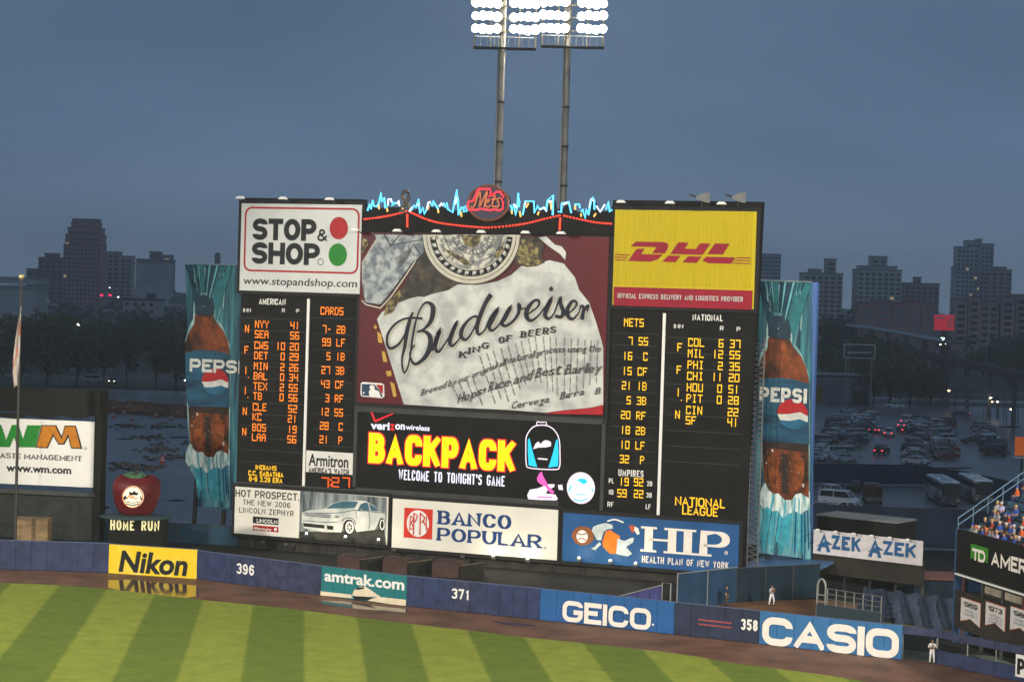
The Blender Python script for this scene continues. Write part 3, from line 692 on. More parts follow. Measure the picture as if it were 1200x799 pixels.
# lattice column on the right side
tr_ = Plane(SB.P(aR + .15, 0, -.6), SB.P(aR + 1.25, 0, -.6)); mb = MB(); z0_, z1_ = .3, S_(883, 395)[1]
for a in (0, 1.0): mb.tube([tr_.P(a, z0_), tr_.P(a, z1_)], .07, 6)
k = 0; zz = z0_
while zz < z1_ - .5:
    mb.tube([tr_.P(0, zz), tr_.P(1.0, zz + .25)], .035, 4); mb.tube([tr_.P(1.0, zz + .25), tr_.P(0, zz + .5)], .035, 4); zz += .5
mb.build('lattice_column', mat('dull_lattice', (.13, .13, .13), .6), board)
# legs and drapes under the board
for k in range(9):
    a = aL + 1 + (aR - aL - 2) * k / 8
    mb = MB(); mb.box(SB.P(a, zB / 2 - .1, -.7), (.6, .6, zB + .2)); mb.build('leg', M['darkgrey'], board)
rng = random.Random(5); mb = MB(); n = 150; prev = None
for k in range(n + 1):
    a = aL + .1 + (S_(793, 690)[0] - aL) * k / n; o = -.4 + .10 * sin(k * .37) + rng.uniform(-.05, .05)
    cur = [SB.P(a, zB + .1, -.3), SB.P(a, zB * .6, o + .1), SB.P(a, -.05, o + .25)]
    if prev: mb.poly([prev[1], cur[1], cur[0], prev[0]]); mb.poly([prev[2], cur[2], cur[1], prev[1]])
    prev = cur
mb.build('drape', mat('brown_black_tarpaulin', (.020, .018, .015), .7, scale=.7, var=.4), board, smooth=True)
# ================================================================== signs on the scoreboard
def sign(label, x0, y0, x1, y1, m, t=.3, name='billboard', frame=True, pl=SB, grow=.35):
    a, z1 = pl.S(x0, y0); b, z0 = pl.S(x1, y1)
    root = thing(name, label, 'sign', pl.P((a + b) / 2, z0, .1))
    if frame: slab_sz(pl, a - grow, b + grow, z0 - grow, z1 + grow, 'frame', M['black'], root, t=t - .08, off=.012)
    slab_sz(pl, a, b, z0, z1, 'panel', m, root, t=.1, off=t - .085)
    return root, t + .03
def arm_light(pl, root_label, x, y, out=1.6, sz=.72, lit_=False, group='unlit sign lamps along the top edges', up=.25, down=False):
    a, zt = pl.S(x, y); rt = thing('sign_lamp', root_label, 'lamp', pl.P(a, zt, .3), group=group)
    mb = MB(); mb.tube([pl.P(a, zt - .25, .2), pl.P(a, zt + up * .6, out * .6), pl.P(a, zt + up, out)], .05, 5); mb.build('arm', M['darkgrey'], rt)
    mb = MB(); s = -1 if down else 1
    A_, B_, C_ = .62 * sz, .36 * sz, zt + up - .12 * sz; D_ = zt + up + .22 * sz
    mb.prism([pl.P(a - A_, C_, out - .1), pl.P(a + A_, C_, out - .1), pl.P(a + A_, C_, out + .5 * sz), pl.P(a - A_, C_, out + .5 * sz)],
             [pl.P(a - B_, D_, out), pl.P(a + B_, D_, out), pl.P(a + B_, D_, out + .35 * sz), pl.P(a - B_, D_, out + .35 * sz)])
    mb.build('hood', M['whiteprint'], rt)
    return rt
# --- white sign with red and green discs
rt, o = sign('white sign with black two line lettering beside a red and a green disc', 285, 238.5, 423, 344.5, mat('matt_white_sign', (.56, .57, .55), .5, scale=.3, var=.06))
d = Draw(SB, o)
def rrect(d, x0, y0, x1, y1, r, w):
    a, z1 = d.pl.S(x0, y0); b, z0 = d.pl.S(x1, y1); r *= d.mpp(x0, y0); P = []
    for cx, cz, st in ((b - r, z1 - r, 0), (a + r, z1 - r, 90), (a + r, z0 + r, 180), (b - r, z0 + r, 270)):
        for k in range(6): t_ = radians(st + k * 18); P.append((cx + r * cos(t_), cz + r * sin(t_)))
    return d.quads(strip2d(P, w * d.mpp(x0, y0) / 2, closed=True))
rrect(d, 290, 243.5, 420.3, 320.3, 8, 2.2); d.discpx(398.7, 267.6, 11.8, 13.2); d.build('red_print', M['red'], rt)
d = Draw(SB, o); d.discpx(397.5, 298.7, 11.8, 13.3); d.build('green_disc', M['green'], rt)
d = Draw(SB, o); text(d, 'STOP', 298.3, 256, 373, 25.3, t=.25, R=.5, gap=.045); text(d, 'SHOP', 297.3, 283.8, 377, 25.3, t=.25, R=.5, gap=.045); text(d, '&', 373.8, 268.5, 385.5, 14.5, t=.17, R=.5)
font(d, 'www.stopandshop.com', 286.5, 324.2, 419.5, 11.5, off=.006, shear=.12)
d.ringpx(377.5, 307, 3.6, .7); d.build('black_lettering', M['ink'], rt)
for k, x in enumerate((291, 341, 395)): arm_light(SB, 'white lamp hood above the %s of the white sign with two discs' % ('left end', 'middle', 'right end')[k], x, 236 + k * .8)
# --- yellow and red sign
M['dhly'] = mat('corrugated_yellow', (.52, .40, .004), .5, scale=1.2, var=.10, stretch=(14, 14, .25))
rt, o = sign('yellow sign with slanted dark red letters and a red strip below', 722, 246, 884, 362.5, M['dhly'])
mb = MB(); a, z1 = S_(722, 246); b, z0 = S_(884, 338); n = 70
for k in range(n):
    x = a + .1 + (b - a - .2) * k / n; mb.prism([SB.P(x, z0, o + .03), SB.P(x + .05, z0, o + .03), SB.P(x + .05, z1 - .05, o + .03), SB.P(x, z1 - .05, o + .03)], [SB.P(x - .03, z0, o - .02), SB.P(x + .08, z0, o - .02), SB.P(x + .08, z1 - .05, o - .02), SB.P(x - .03, z1 - .05, o - .02)])
q_ = mb.build('sheet_ribs', M['dhly'], rt)
M['dhlr'] = mat('dark_red_print', (.27, .006, .022), .5, scale=.5, var=.1)
d = Draw(SB, o + .04)
Z = lambda pts: [(700 + x / 4.437, 220 + y / 4.437) for x, y in pts]
for pts in ([(180, 306), (207, 281), (342, 283), (366, 287), (375, 300), (368, 322), (357, 342), (290, 341), (313, 313), (300, 309)], [(212, 318), (252, 318), (232, 346), (346, 348), (318, 374), (282, 385), (166, 381)],
            [(428, 285), (480, 286), (460, 318), (519, 320), (540, 289), (593, 291), (553, 350), (385, 345)], [(377, 353), (438, 355), (412, 388), (343, 385)], [(480, 357), (548, 359), (521, 392), (449, 388)],
            [(618, 290), (693, 292), (658, 348), (577, 346)], [(571, 359), (722, 363), (702, 396), (582, 393), (553, 380)],
            [(98, 345), (174, 348), (171, 353), (98, 350)], [(98, 359), (165, 361), (161, 366), (98, 364)], [(98, 373), (156, 375), (153, 380), (98, 378)],
            [(730, 362), (803, 364), (803, 369), (727, 367)], [(721, 375), (802, 378), (802, 383), (717, 380)], [(713, 389), (801, 393), (801, 398), (709, 394)]):
    d.polypx(Z(pts))
d.build('red_lettering', M['dhlr'], rt)
slab(SB, 721, 336, 882, 363, 'red_strip', M['dhlr'], rt, t=.06, off=o + .0)
d = Draw(SB, o + .08); text(d, 'OFFICIAL EXPRESS DELIVERY AND LOGISTICS PROVIDER', 725.3, 343.6, 872, 5.6, t=.16, R=.4, gap=.13); d.build('white_lettering', M['dullwhite'], rt)
for k, x in enumerate((734, 791, 851)): arm_light(SB, 'white lamp hood above the %s of the yellow sign' % ('left end', 'middle', 'right end')[k], x, 241 + k)
for k, (x, lab) in enumerate(((823, 'first'), (865, 'second'))):
    a, zt = S_(x, 241); rt2 = thing('horn_loudspeaker', 'grey horn loudspeaker on top of the yellow sign, %s from the left' % lab, 'loudspeaker', SB.P(a, zt, 0), group='horn loudspeakers')
    mb = MB(); p = SB.P(a, zt + .7, .3); n_ = Vector((.75, -.5, 0)).normalized(); u_ = Vector((-n_.y, n_.x, 0)); w_ = Vector((0, 0, 1))
    mb.prism([p + n_ * .6 + u_ * i * .5 + w_ * j * .45 for i, j in ((-1, -1), (1, -1), (1, 1), (-1, 1))], [p - n_ * .5 + u_ * i * .12 + w_ * j * .12 for i, j in ((-1, -1), (1, -1), (1, 1), (-1, 1))])
    mb.build('horn', M['steel'], rt2); mb = MB(); mb.tube([SB.P(a, zt - .1, .1), SB.P(a, zt + .6, .2)], .07, 5); mb.tube([p - n_ * .4, p - n_ * 1.3 + w_ * .3], .1, 5); mb.build('bracket', M['darkgrey'], rt2)
# --- beer label picture
M['beerred'] = mat('deep_red_print', (.045, .006, .010), .45, scale=.10, var=.45, col2=(.105, .006, .012), stretch=(1, 1, .2))
M['silver'] = mat('frosted_silver_print', (.44, .45, .44), .45, scale=.55, var=.14, detail=9, col2=(.60, .60, .56), lo=.36, hi=.58)
M['grain'] = mat('dark_grain_print', (.040, .034, .030), .5, scale=1.4, var=.5, detail=9, col2=(.075, .060, .040), lo=.4, hi=.7)
M['gold'] = mat('gold_foil_print', (.10, .075, .03), .45, scale=2.4, var=.6, detail=8, col2=(.34, .27, .10), lo=.42, hi=.66)
M['crest'] = mat('blue_grey_crest_print', (.17, .20, .24), .45, scale=1.3, var=.3, detail=9, col2=(.38, .41, .40), lo=.40, hi=.60)
M['ringcream'] = mat('cream_ring_print', (.50, .47, .38), .45, scale=.8, var=.1)
M['redlit'] = mat('bright_red_print', (.40, .015, .025), .5, scale=.5, var=.15)
rt, o = sign('wide dark red beer picture with a frosted white label and black script', 425, 272.5, 708.5, 486, M['beerred'], name='billboard', t=.3)
d = Draw(SB, o); d.polypx([(443.5, 374), (449, 366), (466, 354), (476, 351), (498, 346), (522, 341), (536, 333), (560, 334), (584, 330), (601, 322), (612, 312), (630, 310), (645, 305), (662, 309), (675, 325), (680, 340), (692, 355), (700, 378), (706.5, 400), (708.2, 408), (708.2, 474), (692, 477.5), (660, 480.5), (640, 483.3), (597, 480), (540, 477.5), (474.8, 473.6)]); d.build('frosted_label', M['silver'], rt)
d = Draw(SB, o + .045); d.polypx([(474, 337), (486, 315), (492, 305), (499, 296), (508, 310), (520, 322), (540, 332), (527, 340), (514, 343), (506, 345), (499, 348), (488, 347), (476, 352), (466, 356), (460, 354)]); d.polypx([(610, 278), (632, 278), (640, 288), (636, 300), (640, 308), (630, 312), (620, 313), (606, 310), (604, 300)]); d.build('dark_grain', M['grain'], rt)
d = Draw(SB, o + .085); d.polypx([(611, 280), (622, 282), (633, 292), (632, 303), (638, 309), (624, 312), (610, 309), (607, 300)]); d.polypx([(455, 356), (470, 340), (476, 342), (470, 352), (462, 366), (452, 370)]); d.polypx([(427, 279), (432, 281), (434, 287), (428, 296), (426, 296)]); d.build('gold_barley', M['gold'], rt)
d = Draw(SB, o + .05)
for pts in ([(444, 388), (449, 392), (450, 402), (445, 401)], [(449, 411), (453, 412), (456, 424), (451, 424)], [(454, 435), (460, 434), (461, 440), (456, 441)], [(459, 447), (464, 449), (467, 464), (463, 465)], [(441, 380), (444, 383), (443, 386), (440, 384)]): d.polypx(pts)
d.build('gold_lettering_fragment', mat('gold_print', (.52, .30, .06), .5), rt)
d = Draw(SB, o + .03); d.polypx([(426, 310), (443, 281), (441, 275), (499, 276), (498, 296), (488, 306), (466, 336), (449, 357), (430, 354), (426, 330)]); d.build('small_crest', M['crest'], rt)
d = Draw(SB, o + .075); d.strokepx([(443, 281), (426, 309)], 1.2, False); d.strokepx([(426, 352), (431, 357), (448, 361), (460, 348), (472, 331), (489, 306)], 1.5, False); d.build('crest_edge', M['ringcream'], rt)
d = Draw(SB, o + .075); d.strokepx([(428, 354), (447, 358), (462, 340), (488, 305)], 1.0, False)
for k in range(5): d.strokepx([(465 + k * .8, 304 + k * 2.6), (485 - k * 1.2, 290 + k * 3)], .8, False)
d.strokepx([(452, 275), (460, 288), (470, 276)], 1.0, False); d.strokepx([(462, 287), (498, 281)], .8, False); d.strokepx([(480, 289), (488, 300)], .7, False); d.strokepx([(486, 286), (494, 298)], .7, False); d.build('crest_lines', M['ink'], rt)
# round seal, cut off by the top edge of the picture
def arc(cx, cy, r, ry, a0, a1, n=40): return [(cx + r * cos(radians(a0 + (a1 - a0) * i / n)), cy + ry * sin(radians(a0 + (a1 - a0) * i / n))) for i in range(n + 1)]
CX, CY = 554.5, 275.5
d = Draw(SB, o + .13); d.polypx(arc(CX, CY, 57.5, 58, 0, 180)); d.build('seal_base', M['ringcream'], rt)
d = Draw(SB, o + .15); d.strokepx(arc(CX, CY, 57, 57.5, 2, 178), .8, False); d.strokepx(arc(CX, CY, 52.5, 52.5, 2, 178), .6, False); d.strokepx(arc(CX, CY, 45, 45, 3, 177), 7.2, False); d.build('seal_dark_ring', M['ink'], rt)
d = Draw(SB, o + .195)
for k in range(30):
    a = radians(8 + k * 5.65); b_ = a + radians(2.8); r1, r2_ = 42.6, 47.3
    if k % 2: d.polypx([(CX + r1 * cos(a), CY + r1 * sin(a)), (CX + r2_ * cos(b_), CY + r2_ * sin(b_)), (CX + r1 * cos(b_ + .05), CY + r1 * sin(b_ + .05))])
    else: d.strokepx([(CX + r1 * cos(a), CY + r1 * sin(a)), (CX + r2_ * cos(a), CY + r2_ * sin(a))], 1.3, False)
d.build('seal_ring_marks', M['dullwhite'], rt)
d = Draw(SB, o + .155); d.polypx(arc(CX, CY, 41, 40, 0, 180)); d.build('seal_centre', mat('seal_picture', (.30, .31, .30), .45, scale=1.8, var=.45, detail=9, col2=(.56, .54, .46), lo=.42, hi=.58), rt)
d = Draw(SB, o + .20); d.polypx([(521, 290), (548, 303), (556, 311), (546, 310), (530, 299)]); d.polypx([(580, 301), (588, 291), (592, 283), (592, 292), (585, 303)]); d.polypx([(543, 276), (566, 276), (563, 286), (556, 291), (547, 287)]); d.build('seal_gold', M['gold'], rt)
d = Draw(SB, o + .20)
for r in (18, 24, 33): d.strokepx(arc(CX + 3, CY, r, r * .95, 5, 175, 24), .8, False)
for k in range(14): a = radians(15 + k * 11); d.strokepx([(CX + 3 + 19 * cos(a), CY + 18 * sin(a)), (CX + 3 + 23.5 * cos(a), CY + 22 * sin(a))], .8, False)
d.build('seal_lines', mat('blue_black_print', (.03, .04, .08), .5), rt)
# thin wavy lines down the label, then the script
rr = random.Random(11); d = Draw(SB, o + .05)
for k in range(22):
    x0 = 531 + k * 8.2 + rr.uniform(-1, 1); y0 = 428 - k * 2.9 + 22 * (k < 4) - (k > 12) * (k - 12) * -3.5; L_ = 46 + 8 * sin(k * .5); lean = max(-2, 30 - k * 1.9)
    for sgm in range(6):
        t0 = sgm / 6; t1 = (sgm + .86) / 6
        if y0 + L_ * 1.3 * t1 > 475: break
        d.strokepx([(x0 + lean * t0, y0 + L_ * 1.3 * t0), (x0 + lean * t1, y0 + L_ * 1.3 * t1)], 1.1 if k < 9 else .8, False)
d.build('label_lines', mat('grey_print', (.15, .14, .13), .5, var=.3, scale=2), rt)
A3 = lambda P: [(420 + p[0] / 8, 340 + p[1] / 8) + tuple(p[2:]) for p in P]; A4 = lambda P: [(570 + p[0] / 8, 340 + p[1] / 8) + tuple(p[2:]) for p in P]
script = [A3([(530, 205, .6), (500, 280, 1.5), (470, 400, 1.8), (452, 530, 1.3), (428, 630, .7), (430, 720, .7), (450, 772, .6), (480, 720, .5), (505, 600, .6), (520, 480, .8), (545, 340, .8), (565, 260, .5), (590, 190, .5), (630, 130, .6), (672, 116, 1.0), (712, 150, 1.9), (716, 215, 2.1), (690, 300, 1.7), (630, 365, .8), (570, 390, .8)]),
          A3([(570, 388, .6), (635, 385, 1.0), (685, 430, 2.0), (692, 520, 2.3), (655, 610, 1.9), (590, 675, 1.3), (540, 688, 1.0), (508, 640, .7), (503, 580, .6), (545, 510, .5)]),
          A3([(618, 266, .9), (520, 260, .8), (430, 275, .7), (345, 335, .8), (292, 420, .9), (288, 505, .9), (322, 545, 1.0), (390, 510, .9), (440, 440, .6), (485, 330, .4)]),
          A3([(712, 570, .5), (735, 490, 1.0), (775, 385, 1.6), (748, 470, 1.9), (738, 540, 1.6), (770, 576, 1.0), (830, 500, .5), (900, 380, .6), (935, 305, 1.2), (885, 430, 1.9), (875, 495, 1.6), (900, 520, .9), (950, 470, .4), (1000, 385, .4)]),
          A3([(1145, 262, 1.2), (1105, 245, .8), (1040, 290, 1.0), (985, 375, 1.7), (985, 440, 1.6), (1030, 462, .9), (1090, 380, .5), (1150, 250, .6)]),
          [(577.5, 345, 2.1), (571, 355, 1.8), (565.5, 368, 1.8), (561, 382, 1.8), (562.5, 391.5, 1.1), (568, 389, .5), (573, 381, .4)],
          A4([(0, 380, .4), (50, 270, 1.0), (115, 185, 1.4), (75, 270, 1.9), (42, 340, 1.7), (70, 378, 1.0), (130, 330, .5), (190, 230, .7), (235, 165, 1.4), (195, 250, 1.9), (160, 310, 1.6), (200, 335, 1.0), (270, 285, 1.0), (318, 210, 1.4), (322, 140, 1.5), (345, 178, .5), (390, 165, .4)]),
          A4([(385, 235, .5), (450, 195, .5), (508, 140, .7), (500, 95, 1.0), (450, 110, 1.2), (395, 190, 1.9), (395, 255, 1.8), (440, 285, 1.1), (510, 230, .5), (560, 160, .4)]),
          A4([(560, 170, .4), (620, 85, 1.4), (585, 170, 1.9), (565, 235, 1.7), (600, 268, 1.0), (650, 215, .5), (705, 75, .9), (712, 130, 1.5), (735, 200, 1.7), (715, 250, 1.3), (660, 240, 1.2)]),
          A4([(740, 240, .4), (820, 190, .5), (860, 140, .7), (850, 105, .9), (815, 110, 1.2), (775, 180, 1.7), (785, 250, 1.5), (830, 268, .9), (880, 210, .4), (905, 145, .6), (925, 170, 1.0), (912, 275, 1.7)]),
          A4([(905, 275, 1.5), (935, 190, .8), (950, 155, .6), (968, 150, 1.2), (960, 200, .5)])]
script = [[tuple(q) if len(q) == 3 else q + (1,) for q in s_] for s_ in script]
d = Draw(SB, o + .085)
for s_ in script: d.strokepx([(x + 1.3, y + 1.5, w * 1.25 + .3) for x, y, w in s_], 2.1)
d.build('script_shadow', M['ringcream'], rt)
d = Draw(SB, o + .125)
for s_ in script: d.strokepx([(x, y, w * 1.25 + .3) for x, y, w in s_], 2.1)
d.discpx(647.7, 338.6, 2.3, 2.8); d.build('large_script', mat('blue_black_ink', (.010, .011, .022), .5, var=.2), rt)
def along(d, s_, pts, h, t=.17, fn='block', **k):
    """letters one by one along a rising line"""
    n = len(s_); seg = [math.hypot(pts[i + 1][0] - pts[i][0], pts[i + 1][1] - pts[i][1]) for i in range(len(pts) - 1)]; T = sum(seg); ww = [.45 if c in " .'il,I" else (1.3 if c in 'mwMW' else 1) for c in s_]; W_ = sum(ww); u = 0
    for c, w in zip(s_, ww):
        s0 = T * u / W_; s1 = T * (u + w * .86) / W_; u += w
        if c == ' ': continue
        def pos(q):
            for i, L_ in enumerate(seg):
                if q <= L_ or i == len(seg) - 1: f = q / L_; return (pts[i][0] + (pts[i + 1][0] - pts[i][0]) * f, pts[i][1] + (pts[i + 1][1] - pts[i][1]) * f)
                q -= L_
        x0, y0 = pos(s0); x1, y1 = pos(s1)
        asc = 1.0 if (c.isupper() or c in 'bdfhklt') else .62; hh_ = h * asc; desc = c in 'gpqyz' and fn != 'block'
        if fn == 'block': text(d, c, x0, y0 - h, x1, h, t=t, R=.5, **k)
        else: font(d, c, x0, y0 - hh_, x1, hh_ * (1.45 if desc else 1), rise=y0 - y1, **k)
d = Draw(SB, o + .125)
along(d, 'KING', [(540, 419), (577, 404)], 7.6, t=.26, thin=.15, serif=.24, shear=.1); along(d, 'OF', [(586, 402), (604, 398)], 7.8, t=.26, thin=.15, serif=.24, shear=.1); along(d, 'BEERS', [(612, 395.5), (655, 388.5)], 7.8, t=.26, thin=.15, serif=.24, shear=.1)
d.build('serif_lettering', M['ink'], rt)
d = Draw(SB, o + .125)
along(d, 'Brewed by our original all natural process using the', [(495, 464), (545, 447), (600, 425), (650, 413), (706, 412)], 8.5, fn='f', off=.012, shear=.25)
along(d, 'Hops, Rice and Best Barley', [(538, 473), (580, 457), (640, 440), (706, 436)], 12, fn='f', off=.012, shear=.25)
along(d, 'Cerveza', [(601, 479), (646, 471)], 9, fn='f', off=.012, shear=.25); along(d, 'Birra', [(658, 468), (687, 462)], 9, fn='f', off=.012, shear=.25); along(d, 'B', [(699, 462), (706, 461)], 8, fn='f', off=.012, shear=.25)
d.build('small_script', mat('faded_black_ink', (.06, .055, .055), .5, var=.2), rt)
d = Draw(SB, o + .13); d.polypx([(639, 484.3), (660, 481), (692, 477.8), (708.2, 474.5), (708.3, 485.7), (660, 484.7)]); d.build('red_corner', M['redlit'], rt)
d = Draw(SB, o + .06); d.polypx([(632, 278), (642, 277.5), (652, 287), (660, 289), (665, 296), (664, 305), (658, 298), (645, 289)]); d.build('bottle_edge', M['silver'], rt)
# league badge
lg = [(426, 449, 450.5, 463.5)]
d = Draw(SB, o + .05); d.polypx([(424.7, 449), (427, 447.3), (450, 449), (452, 451), (452.5, 464), (450, 466.3), (426, 464.2), (424.3, 462)]); d.build('badge_edge', M['whiteprint'], rt)
d = Draw(SB, o + .09); d.polypx([(426, 449.5), (441, 450), (445, 455), (450.5, 463), (450, 465), (426.2, 463)]); d.build('badge_blue', mat('navy_badge', (.02, .05, .10), .5), rt)
d = Draw(SB, o + .12); d.polypx([(443, 450.2), (450.8, 450.8), (451, 461), (449, 460)]); d.build('badge_red', M['red'], rt)
d = Draw(SB, o + .13); d.polypx([(435, 464), (434.5, 458), (436.5, 456), (435, 453), (437, 450.8), (440, 451), (441.5, 454), (441, 456), (446, 458), (449, 464.8)]); d.discpx(428.5, 460, 1.1); d.build('badge_figure', M['whiteprint'], rt)
for k, (x, w) in enumerate(((425, 'left end'), (474, 'ribbon sculpture'), (519.5, 'seal'), (571.5, 'round emblem'), (623, 'gold barley'), (664.5, 'red upper right corner'))):
    arm_light(SB, 'white lamp hood over the beer picture near the ' + w, x, 271 + k * .75, up=.05)
# --- lower row of signs
M['warmwhite'] = mat('warm_white_sign', (.74, .71, .62), .5, scale=.25, var=.05)
rt, o = sign('white and silver car advertisement at the lower left of the scoreboard', 277.5, 569.5, 455, 638, M['warmwhite'])
d = Draw(SB, o); text(d, 'HOT PROSPECT.', 278, 572.5, 352.5, 8.5, t=.15, R=.5, gap=.14); text(d, 'THE NEW 2006', 286.5, 584.3, 342, 6.3, t=.13, R=.5, gap=.2); text(d, 'LINCOLN ZEPHYR', 282.5, 593.3, 346, 6.4, t=.13, R=.5, gap=.2); d.build('black_lettering', M['ink'], rt)
d = Draw(SB, o); d.rectpx(298.3, 604.3, 328, 614.5); d.build('badge_upper', M['ink'], rt)
d = Draw(SB, o); d.rectpx(298.2, 614.5, 328, 623); d.build('badge_lower', M['red'], rt)
d = Draw(SB, o + .05); text(d, 'LINCOLN', 303, 607, 327, 4.4, t=.2, R=.4, gap=.12); font(d, 'Mercury', 300, 616.3, 320.5, 4.8, off=.02); d.discpx(325, 619.5, 1.9); d.build('badge_lettering', M['whiteprint'], rt)
d = Draw(SB, o); d.polypx([(353.7, 574.5), (455.2, 582.5), (453.8, 638), (352, 630)]); d.build('photo_background', mat('misty_blue_print', (.07, .10, .12), .5, scale=.5, var=.35, col2=(.34, .37, .36), stretch=(3, 3, .4)), rt)
d = Draw(SB, o + .04); d.polypx([(353, 622), (400, 622), (452, 619), (453.8, 638), (352, 630)]); d.build('photo_ground', mat('dark_floor_print', (.035, .035, .028), .5, scale=1, var=.4), rt)
d = Draw(SB, o + .06); d.polypx([(356, 599.5), (366, 597), (382, 595.5), (392, 588.5), (402, 586), (418, 585.3), (430, 586.3), (440, 591), (446, 597.5), (450, 599.5), (453.5, 600), (453.5, 617), (450, 620), (446, 611), (441, 620), (420, 622.5), (414, 608), (405, 612), (402, 623), (380, 622.5), (358, 618), (355.5, 610)]); d.build('car_picture_body', mat('silver_car_print', (.42, .50, .50), .45, scale=.35, var=.3, col2=(.80, .78, .70)), rt)
d = Draw(SB, o + .09); d.polypx([(384, 595), (394, 589), (403, 586.8), (422, 587), (417.5, 594.5)]); d.polypx([(421, 598), (425, 590), (430, 588), (433, 588.5), (435, 597.5)]); d.polypx([(434.5, 589), (440, 592.2), (446.5, 598), (436.8, 597.6)]); d.build('car_picture_windows', mat('blue_glass_print', (.05, .13, .17), .4), rt)
d = Draw(SB, o + .09); d.polypx([(357.5, 612), (382, 614.3), (382.5, 618.5), (358, 616)]); d.polypx([(385, 615), (393, 615.5), (392.5, 620), (386, 619.5)]); d.discpx(411, 616.5, 7, 8.6); d.discpx(449.5, 614, 4.2, 8); d.build('car_picture_dark', M['ink'], rt)
d = Draw(SB, o + .13); d.ringpx(412, 617, 4.4, 2.2, 6); d.ringpx(450.2, 614, 2.6, 1.2, 5.6); d.discpx(412, 617, 1.2, 1.6)
for k in range(6): a = k * pi / 3; d.strokepx([(412, 617), (412 + 4 * cos(a), 617 + 5.6 * sin(a))], .8, False)
d.build('car_picture_rims', M['whiteprint'], rt)
d = Draw(SB, o + .10); d.strokepx([(357, 600), (380, 600.5), (400, 600), (418, 597), (436, 598.5), (453, 600.5)], .8); d.strokepx([(434.5, 598), (435.5, 612), (434, 619)], .6); d.strokepx([(419, 598), (420, 606)], .6); d.strokepx([(357, 609), (380, 611), (398, 611)], .7); d.strokepx([(403, 610), (406, 607), (411, 605.8), (416.5, 608), (419, 614)], .9); d.strokepx([(358, 603), (388, 606.2)], .5); d.strokepx([(358, 600.4), (388, 602.4)], .5); d.build('car_picture_lines', mat('blue_grey_print', (.10, .15, .17), .5), rt)
d = Draw(SB, o + .13); d.strokepx([(360, 601), (390, 604)], 3.4, False); d.discpx(397, 604.5, 3, 1.6); d.discpx(426, 597, 2, 1.5); d.build('car_picture_grille', mat('grey_print_b', (.25, .26, .26), .5), rt)
rt, o = sign('white bank sign with dark blue capitals and a red square emblem', 462, 583.5, 653.5, 655.8, M['warmwhite'])
d = Draw(SB, o); d.rectpx(475.5, 594, 507.8, 631.5); d.build('red_square', mat('vermilion_print', (.62, .035, .02), .5, var=.06), rt)
d = Draw(SB, o + .04); d.discpx(491.5, 612.7, 14.2, 15.6); d.build('emblem_disc', M['whiteprint'], rt)
d = Draw(SB, o + .08)
for x in (487.5, 495): d.strokepx([(x - 1, 626), (x - .5, 600)], 1.4, False)
d.strokepx([(482, 620), (483, 604), (487, 606), (484, 612), (487, 618), (482, 620)], 1.2, False); d.strokepx([(487, 601), (491, 604), (488, 611)], 1.3); d.strokepx([(495, 601), (499.5, 606), (496, 612)], 1.3); d.strokepx([(498, 610), (503.5, 620)], 1.4, False); d.strokepx([(501.5, 604), (501.5, 622)], 1.2, False); d.build('emblem_lines', mat('vermilion_print_b', (.62, .035, .02), .5), rt)
d = Draw(SB, o); text(d, 'BANCO', 515, 597.3, 601, 16, t=.30, thin=.12, R=.5, gap=.14, serif=.22); text(d, 'POPULAR', 514, 617.2, 636, 15.2, t=.29, thin=.12, R=.5, gap=.12, serif=.22); d.ringpx(640, 641.5, 1.4, .5); d.build('blue_lettering', M['navyprint'], rt)
M['hip'] = mat('mid_blue_sign', (.018, .088, .24), .45, scale=.3, var=.12)
rt, o = sign('blue health plan sign with white serif capitals and a ball in a brown glove', 661.5, 600, 865.5, 672.5, M['hip'])
d = Draw(SB, o); text(d, 'HIP', 757, 616, 857, 29.5, t=.34, thin=.085, R=.5, gap=.30, serif=.33); text(d, 'HEALTH PLAN OF NEW YORK', 753.5, 650.2, 855, 7.8, t=.155, R=.5, gap=.13); d.ringpx(852, 647, 1.6, .8); d.build('white_lettering', M['pinkwhite'], rt)
d = Draw(SB, o); d.polypx([(671, 627), (674, 620), (680, 616), (687, 616), (694, 619), (697, 626), (697, 632), (691, 637), (682, 638.5), (675, 635)]); d.build('glove_picture', mat('brown_glove_print', (.26, .085, .025), .5), rt)
d = Draw(SB, o + .045); d.discpx(683.7, 627.8, 7, 7.5); d.build('ball_picture', M['whiteprint'], rt)
d = Draw(SB, o + .08); d.strokepx([(678, 623.5), (683, 625.5), (689, 624)], 1); d.strokepx([(679, 631.5), (684, 630), (688.5, 632.5)], 1); d.build('ball_stitches', mat('red_brown_print', (.25, .08, .05), .5), rt)
# plain shapes of the same colours fill the place of the cartoon: jersey, cap visor, swoosh
d = Draw(SB, o); d.polypx([(707, 634), (711, 622), (716, 620), (722, 624), (728, 628), (723, 648), (716, 648), (708, 640)]); d.build('jersey_picture', mat('orange_jersey_print', (.80, .19, .015), .5), rt)
d = Draw(SB, o + .045); d.polypx([(725, 630), (733, 633), (742, 629), (744.5, 630), (743, 635), (735, 640), (738, 643), (742, 648), (737, 651), (726, 649), (723.5, 648)]); d.polypx([(698, 640), (704, 634), (706, 637), (699, 644), (694, 642)]); d.polypx([(697, 616), (704, 613.5), (711, 612), (719, 614), (720, 618.5), (714, 619), (709, 622), (706, 632), (701, 632), (698, 626), (695, 621)]); d.build('pale_shapes', mat('pale_blue_print', (.52, .60, .60), .5), rt)
d = Draw(SB, o); d.strokepx([(713, 610), (722, 608), (732, 611.5)], 1.7); d.polypx([(745, 616), (749, 618), (751, 624.5), (748, 626), (744.5, 621)]); d.build('white_swoosh', M['whiteprint'], rt)
